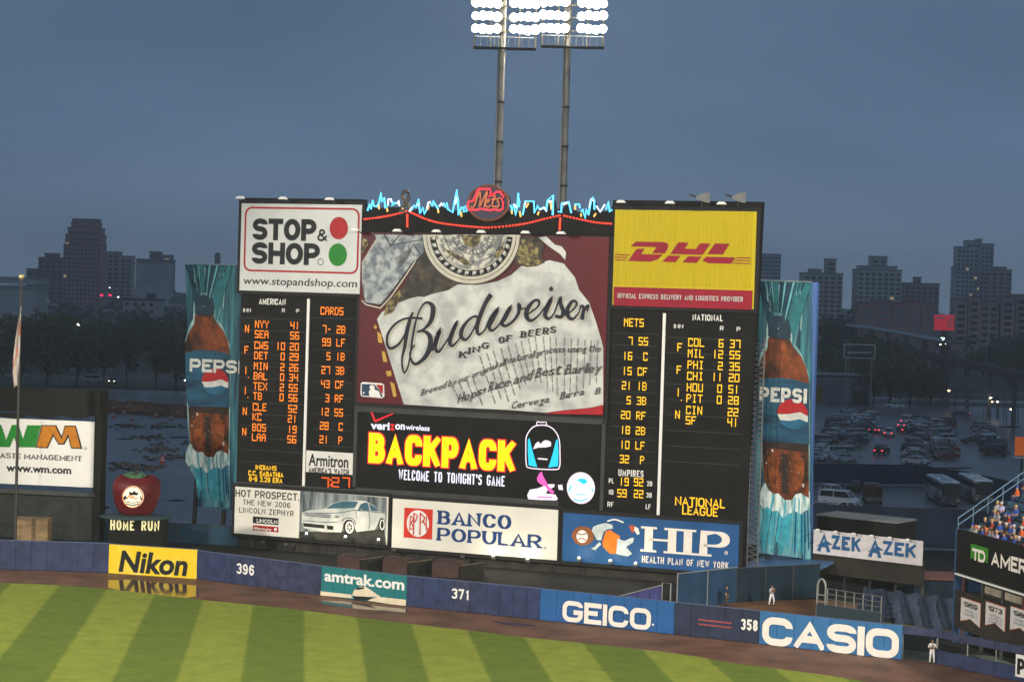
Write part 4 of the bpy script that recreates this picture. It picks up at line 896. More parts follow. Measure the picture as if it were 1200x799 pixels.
d = Draw(SB, o); d.polypx([(738, 615), (745, 615), (746, 620), (742, 624)]); d.build('orange_cap', mat('orange_red_print', (.5, .10, .04), .5), rt)
# lit floodlights below / before the lower signs
def foot_light(x, y, label, energy=90, glow=True, off=1.3):
    a, zt = S_(x, y); rt2 = thing('sign_floodlight', label, 'lamp', SB.P(a, zt, off), group='small floodlights under the lower signs')
    mb = MB(); mb.tube([SB.P(a, zt - .45, .3), SB.P(a, zt - .35, off)], .05, 5); mb.box(SB.P(a, zt - .14, off), (.42, .2, .2)); mb.build('housing', M['darkgrey'], rt2)
    if glow:
        mb = MB(); mb.lathe(SB.P(a, zt, off), [(.03, -.06), (.10, -.04), (.12, .02), (.08, .08), (.02, .1)], 10); mb.build('bulb', M['smallglow'], rt2)
        l = bpy.data.lights.new('sign_floodlight_light', 'POINT'); l.energy = energy; l.shadow_soft_size = .2; l.color = (1, .86, .6)
        o_ = bpy.data.objects.new('sign_floodlight_light', l); COL.objects.link(o_); o_.location = SB.P(a, zt + .25, off + .9)
    return rt2
for x, y, lb in ((366, 623, 'below the car bonnet'), (411.5, 626.5, 'below the front wheel'), (450, 630, 'below the rear wheel')): foot_light(x, y, 'glowing floodlight before the car advertisement ' + lb, 70)
for x, y, lb in ((683.5, 651.5, 'below the baseball'), (720, 654.5, 'below the orange jersey'), (749.5, 657.5, 'at the start of the small lettering')): foot_light(x, y, 'glowing floodlight before the blue sign ' + lb, 80)
for x, y, lb in ((582, 649.5, 'third'), (622, 653, 'fourth')): foot_light(x, y, 'floodlight at the bottom edge of the bank sign, %s from the left' % lb, 100, off=.9)
for x, y, lb, s_ in ((466, 641, 'first', 'bank'), (546, 648.5, 'second', 'bank'), (313, 632, 'left', 'car'), (340, 634.5, 'right', 'car')): foot_light(x, y, 'dark floodlight housing under the %s sign, %s one' % (s_, lb), glow=False, off=.9)
# ================================================================== skyline sign on top
a, zt = S_(575, 268); rt = thing('skyline_sign', 'black skyline shaped sign with blue neon outline and red dotted bridge', 'sign', SB.P(a, zT + .2, 0)); o = .45
front = [(427, 270.5), (427, 249), (433, 246), (440, 242), (447, 244.5), (455, 243), (463, 243), (472, 243.5), (484, 247), (492, 245), (500, 247.5), (506, 243), (516, 242), (530, 246), (540, 247), (551, 247.5), (570, 252), (590, 249), (603, 247), (612, 250), (618, 238), (629, 238), (630, 246), (640, 246), (646, 238), (652, 236), (653, 246), (662, 244), (668, 239), (672, 246), (684, 250), (692, 246), (694, 236), (699, 236), (702, 248), (712, 248), (718, 246), (718, 276)]
P1 = [SB.P(*S_(x, y), o) for x, y in front]; P2 = [SB.P(*S_(x, y), o - .35) for x, y in front]
mb = MB(); mb.prism(P1[::-1], P2[::-1]); mb.build('backing', M['board'], rt)
def neon(name, m, pts, r=.10, lift=.12):
    mb = MB()
    for s_ in pts: mb.tube([SB.P(*S_(x, y), o + lift) for x, y in s_], r, 5)
    return mb.build(name, m, rt)
B1 = lambda P: [(420 + x / 8, 215 + y / 8) for x, y in P]; B2 = lambda P: [(570 + x / 8, 215 + y / 8) for x, y in P]
neon('blue_neon_outline', M['neonblue'], [B1([(108, 260), (130, 195), (140, 245), (158, 160), (170, 215), (195, 222), (215, 190), (235, 90), (245, 175), (265, 135), (275, 235), (300, 210)]), B1([(345, 175), (335, 215), (362, 190), (375, 185)]),
     B1([(510, 262), (545, 210), (560, 230), (585, 150), (600, 285), (625, 230), (640, 290), (665, 240)]), B1([(690, 175), (715, 215), (725, 165), (740, 200), (770, 240)]), B1([(820, 185), (835, 225), (850, 185), (860, 245), (905, 275), (920, 190), (945, 65), (955, 160), (960, 300), (985, 230), (1005, 225), (1010, 270), (1040, 265), (1020, 215)]),
     B2([(245, 205), (262, 260), (275, 195), (295, 300), (310, 210), (320, 95), (330, 180), (325, 225)]), B2([(360, 300), (385, 170), (465, 172), (470, 280), (500, 210), (515, 245), (550, 232), (580, 262), (592, 165), (645, 112), (640, 300)]), B2([(690, 265), (720, 275), (725, 190), (790, 175), (815, 280)]), B2([(845, 200), (890, 200), (895, 235)]), B2([(905, 265), (920, 245), (945, 330), (955, 245), (975, 300), (1000, 160), (1015, 135), (1030, 165), (1030, 250)]), B2([(1140, 250), (1160, 175), (1175, 270), (1195, 250)])])
neon('pale_neon_outline', M['neonwhite'], [B1([(300, 205), (305, 150), (330, 150), (335, 180)]), B1([(385, 195), (400, 165), (408, 215)]), B1([(500, 265), (530, 225)]), B1([(665, 240), (680, 180), (700, 178)]), B1([(580, 215), (592, 190)]), B1([(780, 220), (800, 190), (815, 210)]), B1([(930, 200), (940, 130)]), B2([(275, 200), (310, 230)]), B2([(378, 210), (388, 175)]), B2([(520, 250), (560, 228), (585, 265)]), B2([(600, 175), (640, 170)]), B2([(985, 230), (1000, 150), (1030, 170)]), B2([(1050, 215), (1085, 270), (1130, 200)]), B2([(740, 200), (790, 180)])], .09, .14)
neon('amber_neon_outline', M['neonorange'], [B1([(212, 205), (218, 245)]), B1([(292, 235), (296, 268)]), B1([(435, 235), (450, 262)]), B1([(768, 245), (773, 280)]), B1([(985, 270), (988, 315)]), B1([(672, 250), (680, 215)]), B2([(255, 255), (262, 290)]), B2([(332, 265), (342, 318)]), B2([(392, 230), (415, 190)]), B2([(500, 300), (512, 268)]), B2([(620, 175), (630, 250)]), B2([(850, 210), (850, 250)]), B2([(905, 285), (908, 315)]), B2([(1025, 315), (1045, 285)])], .09, .13)
mb = MB(); bulbs = []
def dots(P, step=2.5):
    P = cat_rom(P, 12); acc = 0
    for a_, b_ in zip(P, P[1:]):
        L_ = math.hypot(b_[0] - a_[0], b_[1] - a_[1]); acc += L_
        if acc >= step: bulbs.append(b_); acc = 0
dots([(427, 257.5), (445, 255.5), (462, 252.5), (479, 248)]); dots([(481, 248), (490, 252), (500, 256.5), (515, 261), (535, 264), (555, 266), (575, 267), (600, 265), (620, 262), (640, 257), (660, 252.5)]); dots([(660, 252.5), (680, 257), (700, 261), (718, 262.5)])
dots([(480, 250), (480, 257), (480, 266)], 1.8); dots([(659, 254), (658.5, 261), (658, 269)], 1.8)
for x, y in bulbs:
    c = SB.P(*S_(x, y), o + .05); mb.prism([c + SB.d * i * .085 + Vector((0, 0, j * .085)) + SB.n * .12 for i, j in ((-1, -1), (1, -1), (1, 1), (-1, 1))], [c + SB.d * i * .085 + Vector((0, 0, j * .085)) for i, j in ((-1, -1), (1, -1), (1, 1), (-1, 1))])
for s_ in ([(427, 257.5), (445, 255.5), (462, 252.5), (479, 248), (490, 252), (500, 256.5), (515, 261), (535, 264), (555, 266), (575, 267), (600, 265), (620, 262), (640, 257), (660, 252.5), (680, 257), (700, 261), (718, 262.5)],): pass
x_ = mb.build('red_bridge_bulbs', M['bulbred'], rt)
neon('bridge_cable', mat('dark_red_cable', (.12, .01, .01), .5, emit=(1, .04, .02), es=.08, var=0), [[(427, 257.5), (445, 255.5), (462, 252.5), (479, 248), (490, 252), (500, 256.5), (515, 261), (535, 264), (555, 266), (575, 267), (600, 265), (620, 262), (640, 257), (660, 252.5), (680, 257), (700, 261), (718, 262.5)]], .05, .0)
# ribbon sculpture
rb = thing('ribbon_sculpture', 'dark looped ribbon standing on the skyline sign above the bridge tower', 'sculpture', SB.P(*S_(479, 247), .2))
mb = MB(); mb.tube([SB.P(*S_(x, y), .45 + .05 * (i % 2)) for i, (x, y) in enumerate([(482.5, 246), (480.5, 240), (475, 233), (473.2, 229), (474.5, 225.8), (477.5, 224.4), (480.8, 226), (481.8, 230), (479.5, 235), (475.5, 241), (473.8, 246)])], .19, 6); mb.build('loop', mat('dark_bronze', (.10, .085, .07), .5, .3), rb)
mb = MB(); mb.box(SB.P(*S_(478, 247.5), .4), (1.3, .4, .3)); mb.build('base', M['darkgrey'], rb)
# round emblem
ce = S_(576.5, 238.7); em = thing('round_emblem', 'dark oval emblem with red neon script between the skyline halves', 'sign', SB.P(ce[0], ce[1] - 1.8, .3)); m_ = .078 * 1.03
mb = MB(); n = 40; RX, RZ = 26 * .0783, 21 * .0783
f_ = [SB.P(ce[0] + RX * cos(2 * pi * i / n), ce[1] + RZ * sin(2 * pi * i / n), .95) for i in range(n)]; b_ = [SB.P(ce[0] + RX * cos(2 * pi * i / n), ce[1] + RZ * sin(2 * pi * i / n), .3) for i in range(n)]
mb.prism(f_[::-1], b_[::-1]); mb.build('disc', mat('dark_plum_paint', (.035, .03, .06), .5), em)
mb = MB(); mb.tube([SB.P(ce[0] + RX * cos(2 * pi * i / n), ce[1] + RZ * sin(2 * pi * i / n), .95) for i in range(n + 1)], .12, 6); mb.build('rim', mat('bronze_rim', (.22, .09, .05), .4, .4), em)
C1 = lambda P: [(540 + x / 13.31, 210 + y / 13.31) for x, y in P]
def neon2(name, m, pts, r, off=1.1, smooth=True):
    mb = MB()
    for s_ in pts: mb.tube([SB.P(*S_(x, y), off) for x, y in (cat_rom(s_, 3) if smooth else s_)], r, 5)
    return mb.build(name, m, em)
neon2('script_outline', M['neonred'], [C1([(265, 345), (330, 185), (350, 165), (530, 170), (535, 220), (495, 290), (560, 260), (620, 210), (690, 215), (700, 250), (740, 270), (700, 320), (725, 380), (720, 470), (660, 500), (590, 480), (520, 495), (450, 485), (380, 470), (310, 490), (190, 485), (165, 420), (180, 370), (265, 345)])], .10, smooth=False)
neon2('script_letters', mat('dim_neon', (.30, .10, .06), .5, emit=(1, .3, .1), es=.35, var=0), [C1([(220, 440), (270, 440), (310, 330), (360, 200), (370, 300), (360, 440), (410, 330), (480, 200), (450, 330), (430, 450)]), C1([(450, 380), (500, 360), (510, 330), (470, 340), (450, 400), (480, 450), (530, 420)]), C1([(600, 260), (560, 380), (560, 440), (600, 430)]), C1([(540, 330), (620, 320)]), C1([(680, 300), (630, 330), (660, 390), (640, 440), (590, 440)])], .09)
# ================================================================== floodlight towers
def light_tower(label, xb, yb, xt, yt, Y, xl, xr, yplat):
    """pole pixels at bottom and top; rack left, right and platform pixel"""
    P0 = at(xb, yb, Y); root = thing('floodlight_tower', label, 'light tower', (P0.x, Y, 0), group=None)
    PT = at(xt, yt, Y); top = Vector((P0.x, Y, 66))
    mb = MB(); mb.tube([(P0.x, Y, 0), (P0.x, Y, 33), (P0.x, Y, 66)], [.50, .40, .30], 12); mb.build('pole', M['polem'], root, smooth=True)
    mb = MB()
    for z in (34, 38.5, 43, 47.5): mb.lathe((P0.x, Y, z), [(.42, 0), (.46, .05), (.46, .2), (.4, .25)], 12)
    mb.build('joint_bands', M['darkgrey'], root)
    mb = MB(); mb.tube([(P0.x - .52, Y - .35, 27), (P0.x - .38, Y - .35, 66)], .09, 5); mb.build('cable_pipe', M['steel'], root)
    zP = at((xl + xr) / 2, yplat, Y).z; x0 = at(xl, yplat, Y).x; x1 = at(xr, yplat, Y).x; f = Y - .7
    mb = MB(); mb.box(((x0 + x1) / 2, Y - .6, zP), (x1 - x0, 1.5, .16)); mb.build('platform', M['darkgrey'], root)
    mb = MB()
    for x in (x0, x1):
        mb.tube([(x, f - .5, zP), (x, f - .5, zP + 1.3)], .05, 5)
    mb.tube([(x0, f - .5, zP + 1.2), (x1, f - .5, zP + 1.2)], .045, 5)
    n = 9
    for k in range(1, n): x = x0 + (x1 - x0) * k / n; mb.tube([(x, f - .5, zP), (x, f - .5, zP + 1.2)], .03, 4)
    mb.build('platform_railing', M['steel'], root)
    dz = 1.44
    mb = MB()
    for r in range(7): mb.box(((x0 + x1) / 2, f + .35, zP + 2.0 + r * dz - .05), (x1 - x0, .16, .16))
    for x in (x0 + .1, x0 + (x1 - x0) * .27, x0 + (x1 - x0) * .73, x1 - .1): mb.box((x, f + .4, zP + 6), (.14, .14, 12))
    mb.build('rack', mat('rack_tan', (.42, .36, .24), .5), root)
    proto = None; w = x1 - x0; R = .50
    for r in range(7):
        for k in range(8):
            if k < 4: x = x0 - .25 + w * .46 * (k + .5) / 4
            else: x = x0 + .25 + w * .54 + w * .46 * (k - 4 + .5) / 4
            z = zP + 2.15 + r * dz + rnd.uniform(-.12, .12)
            if proto is None:
                hb = MB(); hb.lathe((0, 0, 0), [(.16, -.55), (.3, -.45), (R, 0), (R + .03, .04)], 14)
                rot = Matrix.Rotation(radians(90 + 12), 4, 'X'); hb.v = [tuple(rot @ Vector(v)) for v in hb.v]
                lb = MB(); lb.lathe((0, 0, 0), [(.02, -.02), (R * .6, .02), (R * .94, .03), (R * .9, .12), (R * .5, .2), (.03, .22)], 14); lb.v = [tuple(rot @ Vector(v)) for v in lb.v]
                h_ = hb.build('lamp_housing', M['steel'], root, world=False); l_ = lb.build('lamp', M['lampglow'], h_, world=False); proto = (h_, l_)
            else:
                h_ = proto[0].copy(); l_ = proto[1].copy(); COL.objects.link(h_); COL.objects.link(l_); l_.parent = h_
            h_.location = (x - P0.x, -.85, z); h_.scale = (rnd.uniform(.84, 1.08),) * 3
    return root
light_tower('left floodlight tower, its pole rising behind the round emblem', 584, 217, 591, 0, 222, 555, 628, 58)
light_tower('right floodlight tower, its pole rising behind the skyline sign', 660, 235, 667, 0, 226, 634, 707, 56.5)
# ================================================================== tall bottle banners left and right
PP = SB.shifted(2.5)
M['teal'] = mat('teal_streak_print', (.010, .055, .10), .45, scale=1.0, var=.35, detail=6, col2=(.055, .24, .28), stretch=(1.6, 1.6, .09), lo=.40, hi=.64)
M['tealpale'] = mat('pale_teal_glow_print', (.12, .33, .36), .45, scale=.8, var=.3, col2=(.34, .50, .48), stretch=(2, 2, .3))
M['splash'] = mat('splash_print', (.015, .13, .22), .45, scale=1.0, var=.5, detail=8, col2=(.20, .46, .50), stretch=(2.4, 2.4, .25), lo=.36, hi=.66)
M['cola'] = mat('cola_print', (.040, .020, .011), .4, scale=.55, var=.5, detail=7, col2=(.20, .045, .010), stretch=(1.6, 1.6, .6), lo=.40, hi=.62)
M['coladark'] = mat('dark_cola_print', (.025, .014, .010), .4, scale=.8, var=.3)
M['labelblue'] = mat('bottle_label_blue', (.008, .040, .085), .45, scale=.6, var=.3, col2=(.015, .095, .165), stretch=(.3, .3, 1.6))
M['capblue'] = mat('bottle_cap_print', (.010, .032, .055), .45, scale=1, var=.3)
M['bannerside'] = mat('blue_side_cloth', (.06, .13, .33), .6, scale=.5, var=.1)
M['globewhite'] = mat('globe_white_print', (.55, .55, .50), .5)
M['raydark'] = mat('dark_teal_ray', (.006, .040, .075), .5, var=.2); M['raymid'] = mat('teal_ray', (.020, .150, .175), .5, var=.2); M['raypale'] = mat('pale_ray', (.12, .36, .38), .5, var=.2)
M['raydark2'] = mat('deep_blue_ray', (.008, .075, .17), .5, var=.2); M['raycyan'] = mat('cyan_ray', (.04, .32, .40), .5, var=.2); M['foam'] = mat('white_foam_print', (.10, .34, .38), .5, scale=1.1, var=.25, col2=(.66, .74, .70), detail=8, stretch=(2.5, 2.5, .5), lo=.38, hi=.60)
def bottle_banner(label, X, outline, side=None, trim=1.0, word='PEPSI', wx=(5, 59.5)):
    """X(u, v): art coordinates (64 wide, 322 tall) to photo pixels"""
    word_full = trim == 1.0; c0 = PP.S(*X(30, 320)); root = thing('bottle_banner', label, 'banner', PP.P(c0[0], c0[1], 0))
    A = [X(*q) for q in outline]
    mb = MB(); mb.prism([PP.P(*PP.S(*q), .3) for q in A][::-1], [PP.P(*PP.S(*q), -.6) for q in A][::-1]); mb.build('backing', M['bannerside'], root)
    o = .32
    d = Draw(PP, o); d.polypx(A); d.build('streaked_background', M['teal'], root)
    P_ = lambda d, pts: d.polypx([X(*q) for q in pts])
    d = Draw(PP, o + .045); P_(d, [(13, 42), (16, 38), (24, 36.5), (34, 38), (40, 44), (42, 68), (52, 82), (60.5, 104), (62.5, 140), (62, 245), (60, 256), (20, 250), (10, 236), (7, 210), (3.5, 140), (2.5, 100), (6, 84), (12, 72)]); d.build('glow_edge', M['tealpale'], root)
    rw = random.Random(15); W3 = {'a': [], 'b': [], 'c': []}
    for k in range(26):
        u0 = .5 + k * 2.45; u1 = u0 + rw.uniform(1.4, 2.8); uc = 28 + (u0 - 30) * .42; W3[rw.choice('aabbc')].append([(u0, 1), (min(63.5, u1), 1), (uc + .6, 38 + abs(u0 - 30) * rw.uniform(.4, 1.3)), (uc, 40)])
    W4 = {'a': [], 'b': [], 'c': []}; lo_u = 1.0 if word_full else 22
    for k in range(30):
        u0 = lo_u + k * (62.5 - lo_u) / 30; u1 = u0 + rw.uniform(1.2, 2.6); uc = 14 + (u0 - lo_u) * 46 / (62.5 - lo_u); W4[rw.choice('aabbbc')].append([(uc, 249), (uc + 1.6, 249), (min(63, u1), rw.uniform(296, 319)), (u0, rw.uniform(296, 319))])
    for k, mm_ in (('a', 'raydark'), ('b', 'raymid'), ('c', 'raypale')):
        d = Draw(PP, o + .05 + .02 * 'abc'.index(k)); [P_(d, q) for q in W3[k]]; d.build('upper_rays', M[mm_], root)
    d = Draw(PP, o + .045); P_(d, [(lo_u, 318), (lo_u + 1, 290), (6, 262), (12, 248), (30, 250), (61, 250), (63, 262), (63.3, 318)]); d.build('splash_base', M['splash'], root)
    for k, mm_ in (('a', 'raydark2'), ('b', 'raycyan'), ('c', 'raypale')):
        d = Draw(PP, o + .05 + .012 * 'abc'.index(k)); [P_(d, q) for q in W4[k]]; d.build('splash_rays', M[mm_], root)
    d = Draw(PP, o + .085); P_(d, [(10, 236), (5, 248), (5, 260), (9, 266), (14, 263), (20, 268), (26, 266), (32, 274), (39, 268), (46, 265), (52, 268), (58, 262), (63, 262), (62.5, 240)]); d.build('splash_foam', M['foam'], root)
    d = Draw(PP, o + .09); P_(d, [(15, 66), (39, 67), (42, 74), (52, 86), (58, 98), (61, 112), (61.5, 126), (3, 126), (2.5, 106), (6, 92), (14, 78)]); P_(d, [(8, 184), (61, 186), (61.5, 248), (52, 243), (46, 245), (42, 252), (33, 253), (27, 246), (22, 247), (16, 244), (11, 234), (9, 215)]); d.build('bottle', M['cola'], root)
    d = Draw(PP, o + .125); P_(d, [(8, 184), (61, 186), (61, 196), (8, 194)]); P_(d, [(30, 200), (36, 200), (38, 245), (31, 246)]); P_(d, [(2.5, 112), (20, 118), (61, 117), (61.5, 124), (3, 124)]); d.build('bottle_bands', M['coladark'], root)
    d = Draw(PP, o + .13); P_(d, [(26, 70), (33, 70), (40, 82), (54, 100), (59, 112), (40, 111), (33, 96), (30, 84)]); P_(d, [(14, 206), (19, 200), (28, 203), (27, 218), (29, 232), (25, 241), (18, 238), (15, 226)]); P_(d, [(40, 204), (46, 200), (57, 204), (56, 222), (53, 236), (45, 241), (41, 230), (42, 214)]); d.build('amber_glow', mat('amber_glow_print', (.13, .032, .008), .4, scale=1.2, var=.4, col2=(.27, .065, .012), detail=7), root)
    d = Draw(PP, o + .09); P_(d, [(15, 44), (17, 41.5), (26, 40), (35, 41.5), (38, 44), (40, 66), (36, 67.5), (26, 68), (18, 67), (14.5, 64)]); d.build('bottle_cap', M['capblue'], root)
    d = Draw(PP, o + .14); P_(d, [(3, 117), (16, 113), (30, 112), (46, 113), (61.5, 117), (62, 186), (8, 187), (6, 180), (4, 150)]); d.build('bottle_label', M['labelblue'], root)
    lx, ly = X(wx[0], 124); rx, _ = X(wx[1], 124); d = Draw(PP, o + .19); text(d, word, lx, ly, rx, 17 * trim, t=.23, R=.3, gap=.10); d.build('label_lettering', M['globewhite'], root)
    cx, cy, r = 43, 153, 17.5
    circ = lambda a0, a1, n=16: [(cx + r * cos(radians(a0 + (a1 - a0) * i / n)), cy + r * sin(radians(a0 + (a1 - a0) * i / n))) for i in range(n + 1)]
    cl = lambda P: [(min(61.5, a), b) for a, b in P]
    d = Draw(PP, o + .19); P_(d, cl(circ(180, 360) + [(cx + r, cy + 1), (cx + 8, cy - 3), (cx - 4, cy), (cx - 12, cy + 1)])); d.build('globe_red', M['red'], root)
    d = Draw(PP, o + .19); P_(d, cl([(cx - r, cy + 1), (cx - 12, cy + 1), (cx - 4, cy), (cx + 8, cy - 3), (cx + r, cy + 1), (cx + r - .5, cy + 8), (cx + 8, cy + 5), (cx - 4, cy + 8), (cx - 14, cy + 8)])); d.build('globe_white', M['globewhite'], root)
    d = Draw(PP, o + .19); P_(d, cl([(cx - 14, cy + 8), (cx - 4, cy + 8), (cx + 8, cy + 5), (cx + r - .5, cy + 8)] + circ(25, 150, 10))); d.build('globe_blue', mat('globe_blue_print', (.015, .11, .20), .5), root)
    d = Draw(PP, o + .05)
    rq = random.Random(4)
    for k in range(9):
        u = rq.uniform(3, 58); v = rq.uniform(2, 25); d.strokepx([X(u, v) + (.4,), X(u + (u - 30) * -.1, v + rq.uniform(14, 40)) + (1.3,)], 1.0, False)
    d.strokepx([X(27, 4) + (1.5,), X(25.5, 34) + (.5,)], 1.2, False); d.strokepx([X(51, 40) + (.7,), X(44, 75) + (1.2,)], 1.4, False); d.build('light_streaks', M['tealpale'], root)
    d = Draw(PP, o + .15); d.discpx(*X(13, 212), .9); d.discpx(*X(20, 197), 1.1, 1.8); d.discpx(*X(55, 234), 1.2, 2.4); d.discpx(*X(26.5, 55), .7)
    for k in range(14): d.discpx(*X(rq.uniform(12, 56), rq.uniform(198, 240)), .45)
    d.build('highlights', mat('pale_dot_print', (.45, .42, .36), .5), root)
    mb = MB()
    for q0_, q1_ in ((A[0], A[1]),): mb.tube([PP.P(*PP.S(*q0_), .2), PP.P(*PP.S(*q1_), .2)], .09, 6)
    mb.build('top_pipe', M['steel'], root)
    if side:
        a, z1 = PP.S(*X(*side[0])); b, z0 = PP.S(*X(*side[1])); mb = MB(); g = .5
        mb.prism([PP.P(a + .02, z0, .3), PP.P(a + g, z0, .1), PP.P(a + g, z1, .1), PP.P(a + .02, z1, .3)], [PP.P(a + .02, z0, .2), PP.P(a + g - .02, z0, -.9), PP.P(a + g - .02, z1, -.9), PP.P(a + .02, z1, .2)]); mb.build('side_panel', M['bannerside'], root)
    for sx_ in (12, 50):
        a, z0 = PP.S(*X(sx_, 318 if word == 'PEPSI' else 300)); mb = MB(); mb.tube([PP.P(a, 0, -.4), PP.P(a, z0 + 3, -.8)], .25, 8); mb.build('support_post', M['darkgrey'], root)
    return root
XR = lambda u, v: (887.0 + u * 1.0 + (1.0 if u > 32 else 0) - v * .002, 328.5 + v + u * (.035 + .09 * v / 322))
bottle_banner('tall teal drink banner right of the scoreboard, its full bottle in view', XR, [(0, 0), (64, 0), (64, 320), (0, 312)], side=((64, 0), (64, 320)))
XL = lambda u, v: (218.5 + u * .89 - v * .012, 309.5 + v * .887 + u * (.02 + .03 * v / 322))
bottle_banner('tall teal drink banner left of the scoreboard, its right edge hidden', XL, [(0, 0), (75, 0), (75, 322), (22, 318), (19, 300), (20, 280), (18, 255), (14, 225), (10, 190), (7, 130), (4, 70)], trim=.9, word='PEPSI', wx=(9.5, 77))
l = None
# ================================================================== canopy under the right bottle banner, bullpen
cp = Plane(at(872, 668, 179), at(955, 672, 174)); a0, zc = cp.S(873, 660); a1 = cp.S(953, 662)[0]
rt = thing('bullpen_canopy', 'low blue canopy roof below the right bottle banner', 'canopy', cp.P((a0 + a1) / 2, 0, -3))
mb = MB(); mb.prism([cp.P(a0, zc - .25, .6), cp.P(a1, zc - .1, .6), cp.P(a1, zc + 1.15, -5.5), cp.P(a0, zc + 1.0, -5.5)], [cp.P(a0, zc - .4, .6), cp.P(a1, zc - .25, .6), cp.P(a1, zc + 1.0, -5.5), cp.P(a0, zc + .85, -5.5)]); mb.build('roof', mat('blue_roof', (.05, .11, .22), .5, scale=1, var=.2), rt)
for a in (a0 + .2, (a0 + a1) / 2, a1 - .2):
    mb = MB(); mb.tube([cp.P(a, 0, .4), cp.P(a, zc - .3, .4)], .07, 6); mb.build('post', M['steel'], rt)
mb = MB(); mb.tube([cp.P(*cp.S(876, 671), 1.2), cp.P(*cp.S(921, 678), 1.2)], .09, 6); mb.tube([cp.P(*cp.S(914, 664), 1.2), cp.P(*cp.S(910, 676), 1.2)], .07, 6); mb.build('crossbar', M['steel'], rt)
for k, x in enumerate((889, 904)):
    a, z_ = cp.S(x, 670.5 + k * 1.0); r2_ = thing('work_light', 'white work light hanging under the blue canopy, %s one' % ('left', 'right')[k], 'lamp', cp.P(a, z_, .9))
    mb = MB(); mb.prism([cp.P(a - .3, z_ - .15, 1.0), cp.P(a + .3, z_ - .15, 1.0), cp.P(a + .2, z_ + .15, 1.0), cp.P(a - .2, z_ + .15, 1.0)], [cp.P(a - .3, z_ - .15, .7), cp.P(a + .3, z_ - .15, .7), cp.P(a + .2, z_ + .15, .7), cp.P(a - .2, z_ + .15, .7)]); mb.build('hood', M['whiteprint'], r2_)
    mb = MB(); mb.tube([cp.P(a, z_ + .1, .85), cp.P(a, zc - .1, .85)], .03, 4); mb.build('hanger', M['darkgrey'], r2_)
dirt = [ground(x, y) for x, y in ((792, 722), (792, 708), (820, 706), (880, 703.5), (960, 702), (1040, 712), (1062, 722), (1064, 742), (900, 735))]
sheet('bullpen_dirt', [(p.x, p.y) for p in dirt], .002, M['bulldirt'])
sheet('bullpen_turf', [(p.x, p.y) for p in [ground(*q) for q in ((962, 714), (1040, 716), (1130, 735), (1130, 745), (1062, 733), (960, 722))]], .01, mat('bullpen_grass', (.10, .10, .02), .9, scale=.6, var=.3))
M['screen'] = mat('shaded_teal_windscreen', (.009, .024, .036), .8, scale=.6, var=.25)  # teal and blue windscreen colours darkened, the bullpen's shade is put into them
M['screenb'] = mat('shaded_blue_windscreen', (.018, .052, .105), .8, scale=.6, var=.2)
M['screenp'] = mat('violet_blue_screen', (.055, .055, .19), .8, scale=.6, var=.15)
M['farscreen'] = mat('dark_blue_fence_cloth', (.014, .045, .075), .8, scale=.25, var=.3)
def panel_fence(name, label, pts, h, m, every=3.0, top=M['steel'], cat_='fence', z0=0, proud=.08):
    rt = thing(name, label, cat_, (pts[0][0], pts[0][1], 0)); fi = 0
    for A, B in zip(pts, pts[1:]):
        pl = Plane(A, B); n = max(1, round(pl.len / every)); w = pl.len / n
        for k in range(n):
            slab_sz(pl, k * w + .03, (k + 1) * w - .03, z0 + .06, h - .04, 'screen_panel', m, rt, t=.04); fi += 1
            mb = MB(); mb.tube([pl.P(k * w, 0, proud), pl.P(k * w, h + .05, proud)], .05, 5); mb.build('post', top, rt)
        mb = MB(); mb.tube([pl.P(0, h, proud), pl.P(pl.len, h, proud)], .045, 5); mb.build('top_rail', top, rt)
    return rt
g2 = lambda x, y: tuple(ground(x, y))[:2]
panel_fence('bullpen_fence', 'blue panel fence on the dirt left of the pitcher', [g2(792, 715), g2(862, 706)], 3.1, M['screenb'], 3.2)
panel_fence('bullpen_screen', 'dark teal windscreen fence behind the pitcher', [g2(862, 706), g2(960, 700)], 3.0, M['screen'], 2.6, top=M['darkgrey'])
rt = thing('ramp_fence', 'violet blue sloping fence panel behind the short word banner', 'fence', g2(745, 718) + (0,)); pl = Plane(ground(716, 716), ground(787, 722))
a0 = pl.S(718, 700)[0]; a1 = pl.S(776, 700)[0]; a2 = pl.S(786, 700)[0]; zt_ = pl.S(776, 685)[1]; z0_ = pl.S(718, 700)[1]
for k in range(4):
    f0, f1 = k / 4, (k + 1) / 4; A_, B_ = a0 + (a1 - a0) * f0 + .03, a0 + (a1 - a0) * f1 - .03; zA_, zB_ = z0_ + (zt_ - z0_) * f0, z0_ + (zt_ - z0_) * f1
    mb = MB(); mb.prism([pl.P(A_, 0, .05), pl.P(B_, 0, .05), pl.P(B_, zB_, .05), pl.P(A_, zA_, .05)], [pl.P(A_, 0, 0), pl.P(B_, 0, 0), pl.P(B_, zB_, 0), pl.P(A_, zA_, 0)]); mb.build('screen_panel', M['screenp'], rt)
mb = MB(); mb.tube([pl.P(a0, z0_, .1), pl.P(a1, zt_, .1)], .05, 5); mb.build('handrail', M['steel'], rt)
mb = MB(); mb.tube([pl.P(a1, 0, .1), pl.P(a1, zt_ + .2, .1), pl.P(a2, zt_ + .2, .1), pl.P(a2, 0, .1)], .06, 5); mb.build('gate_frame', M['steel'], rt)
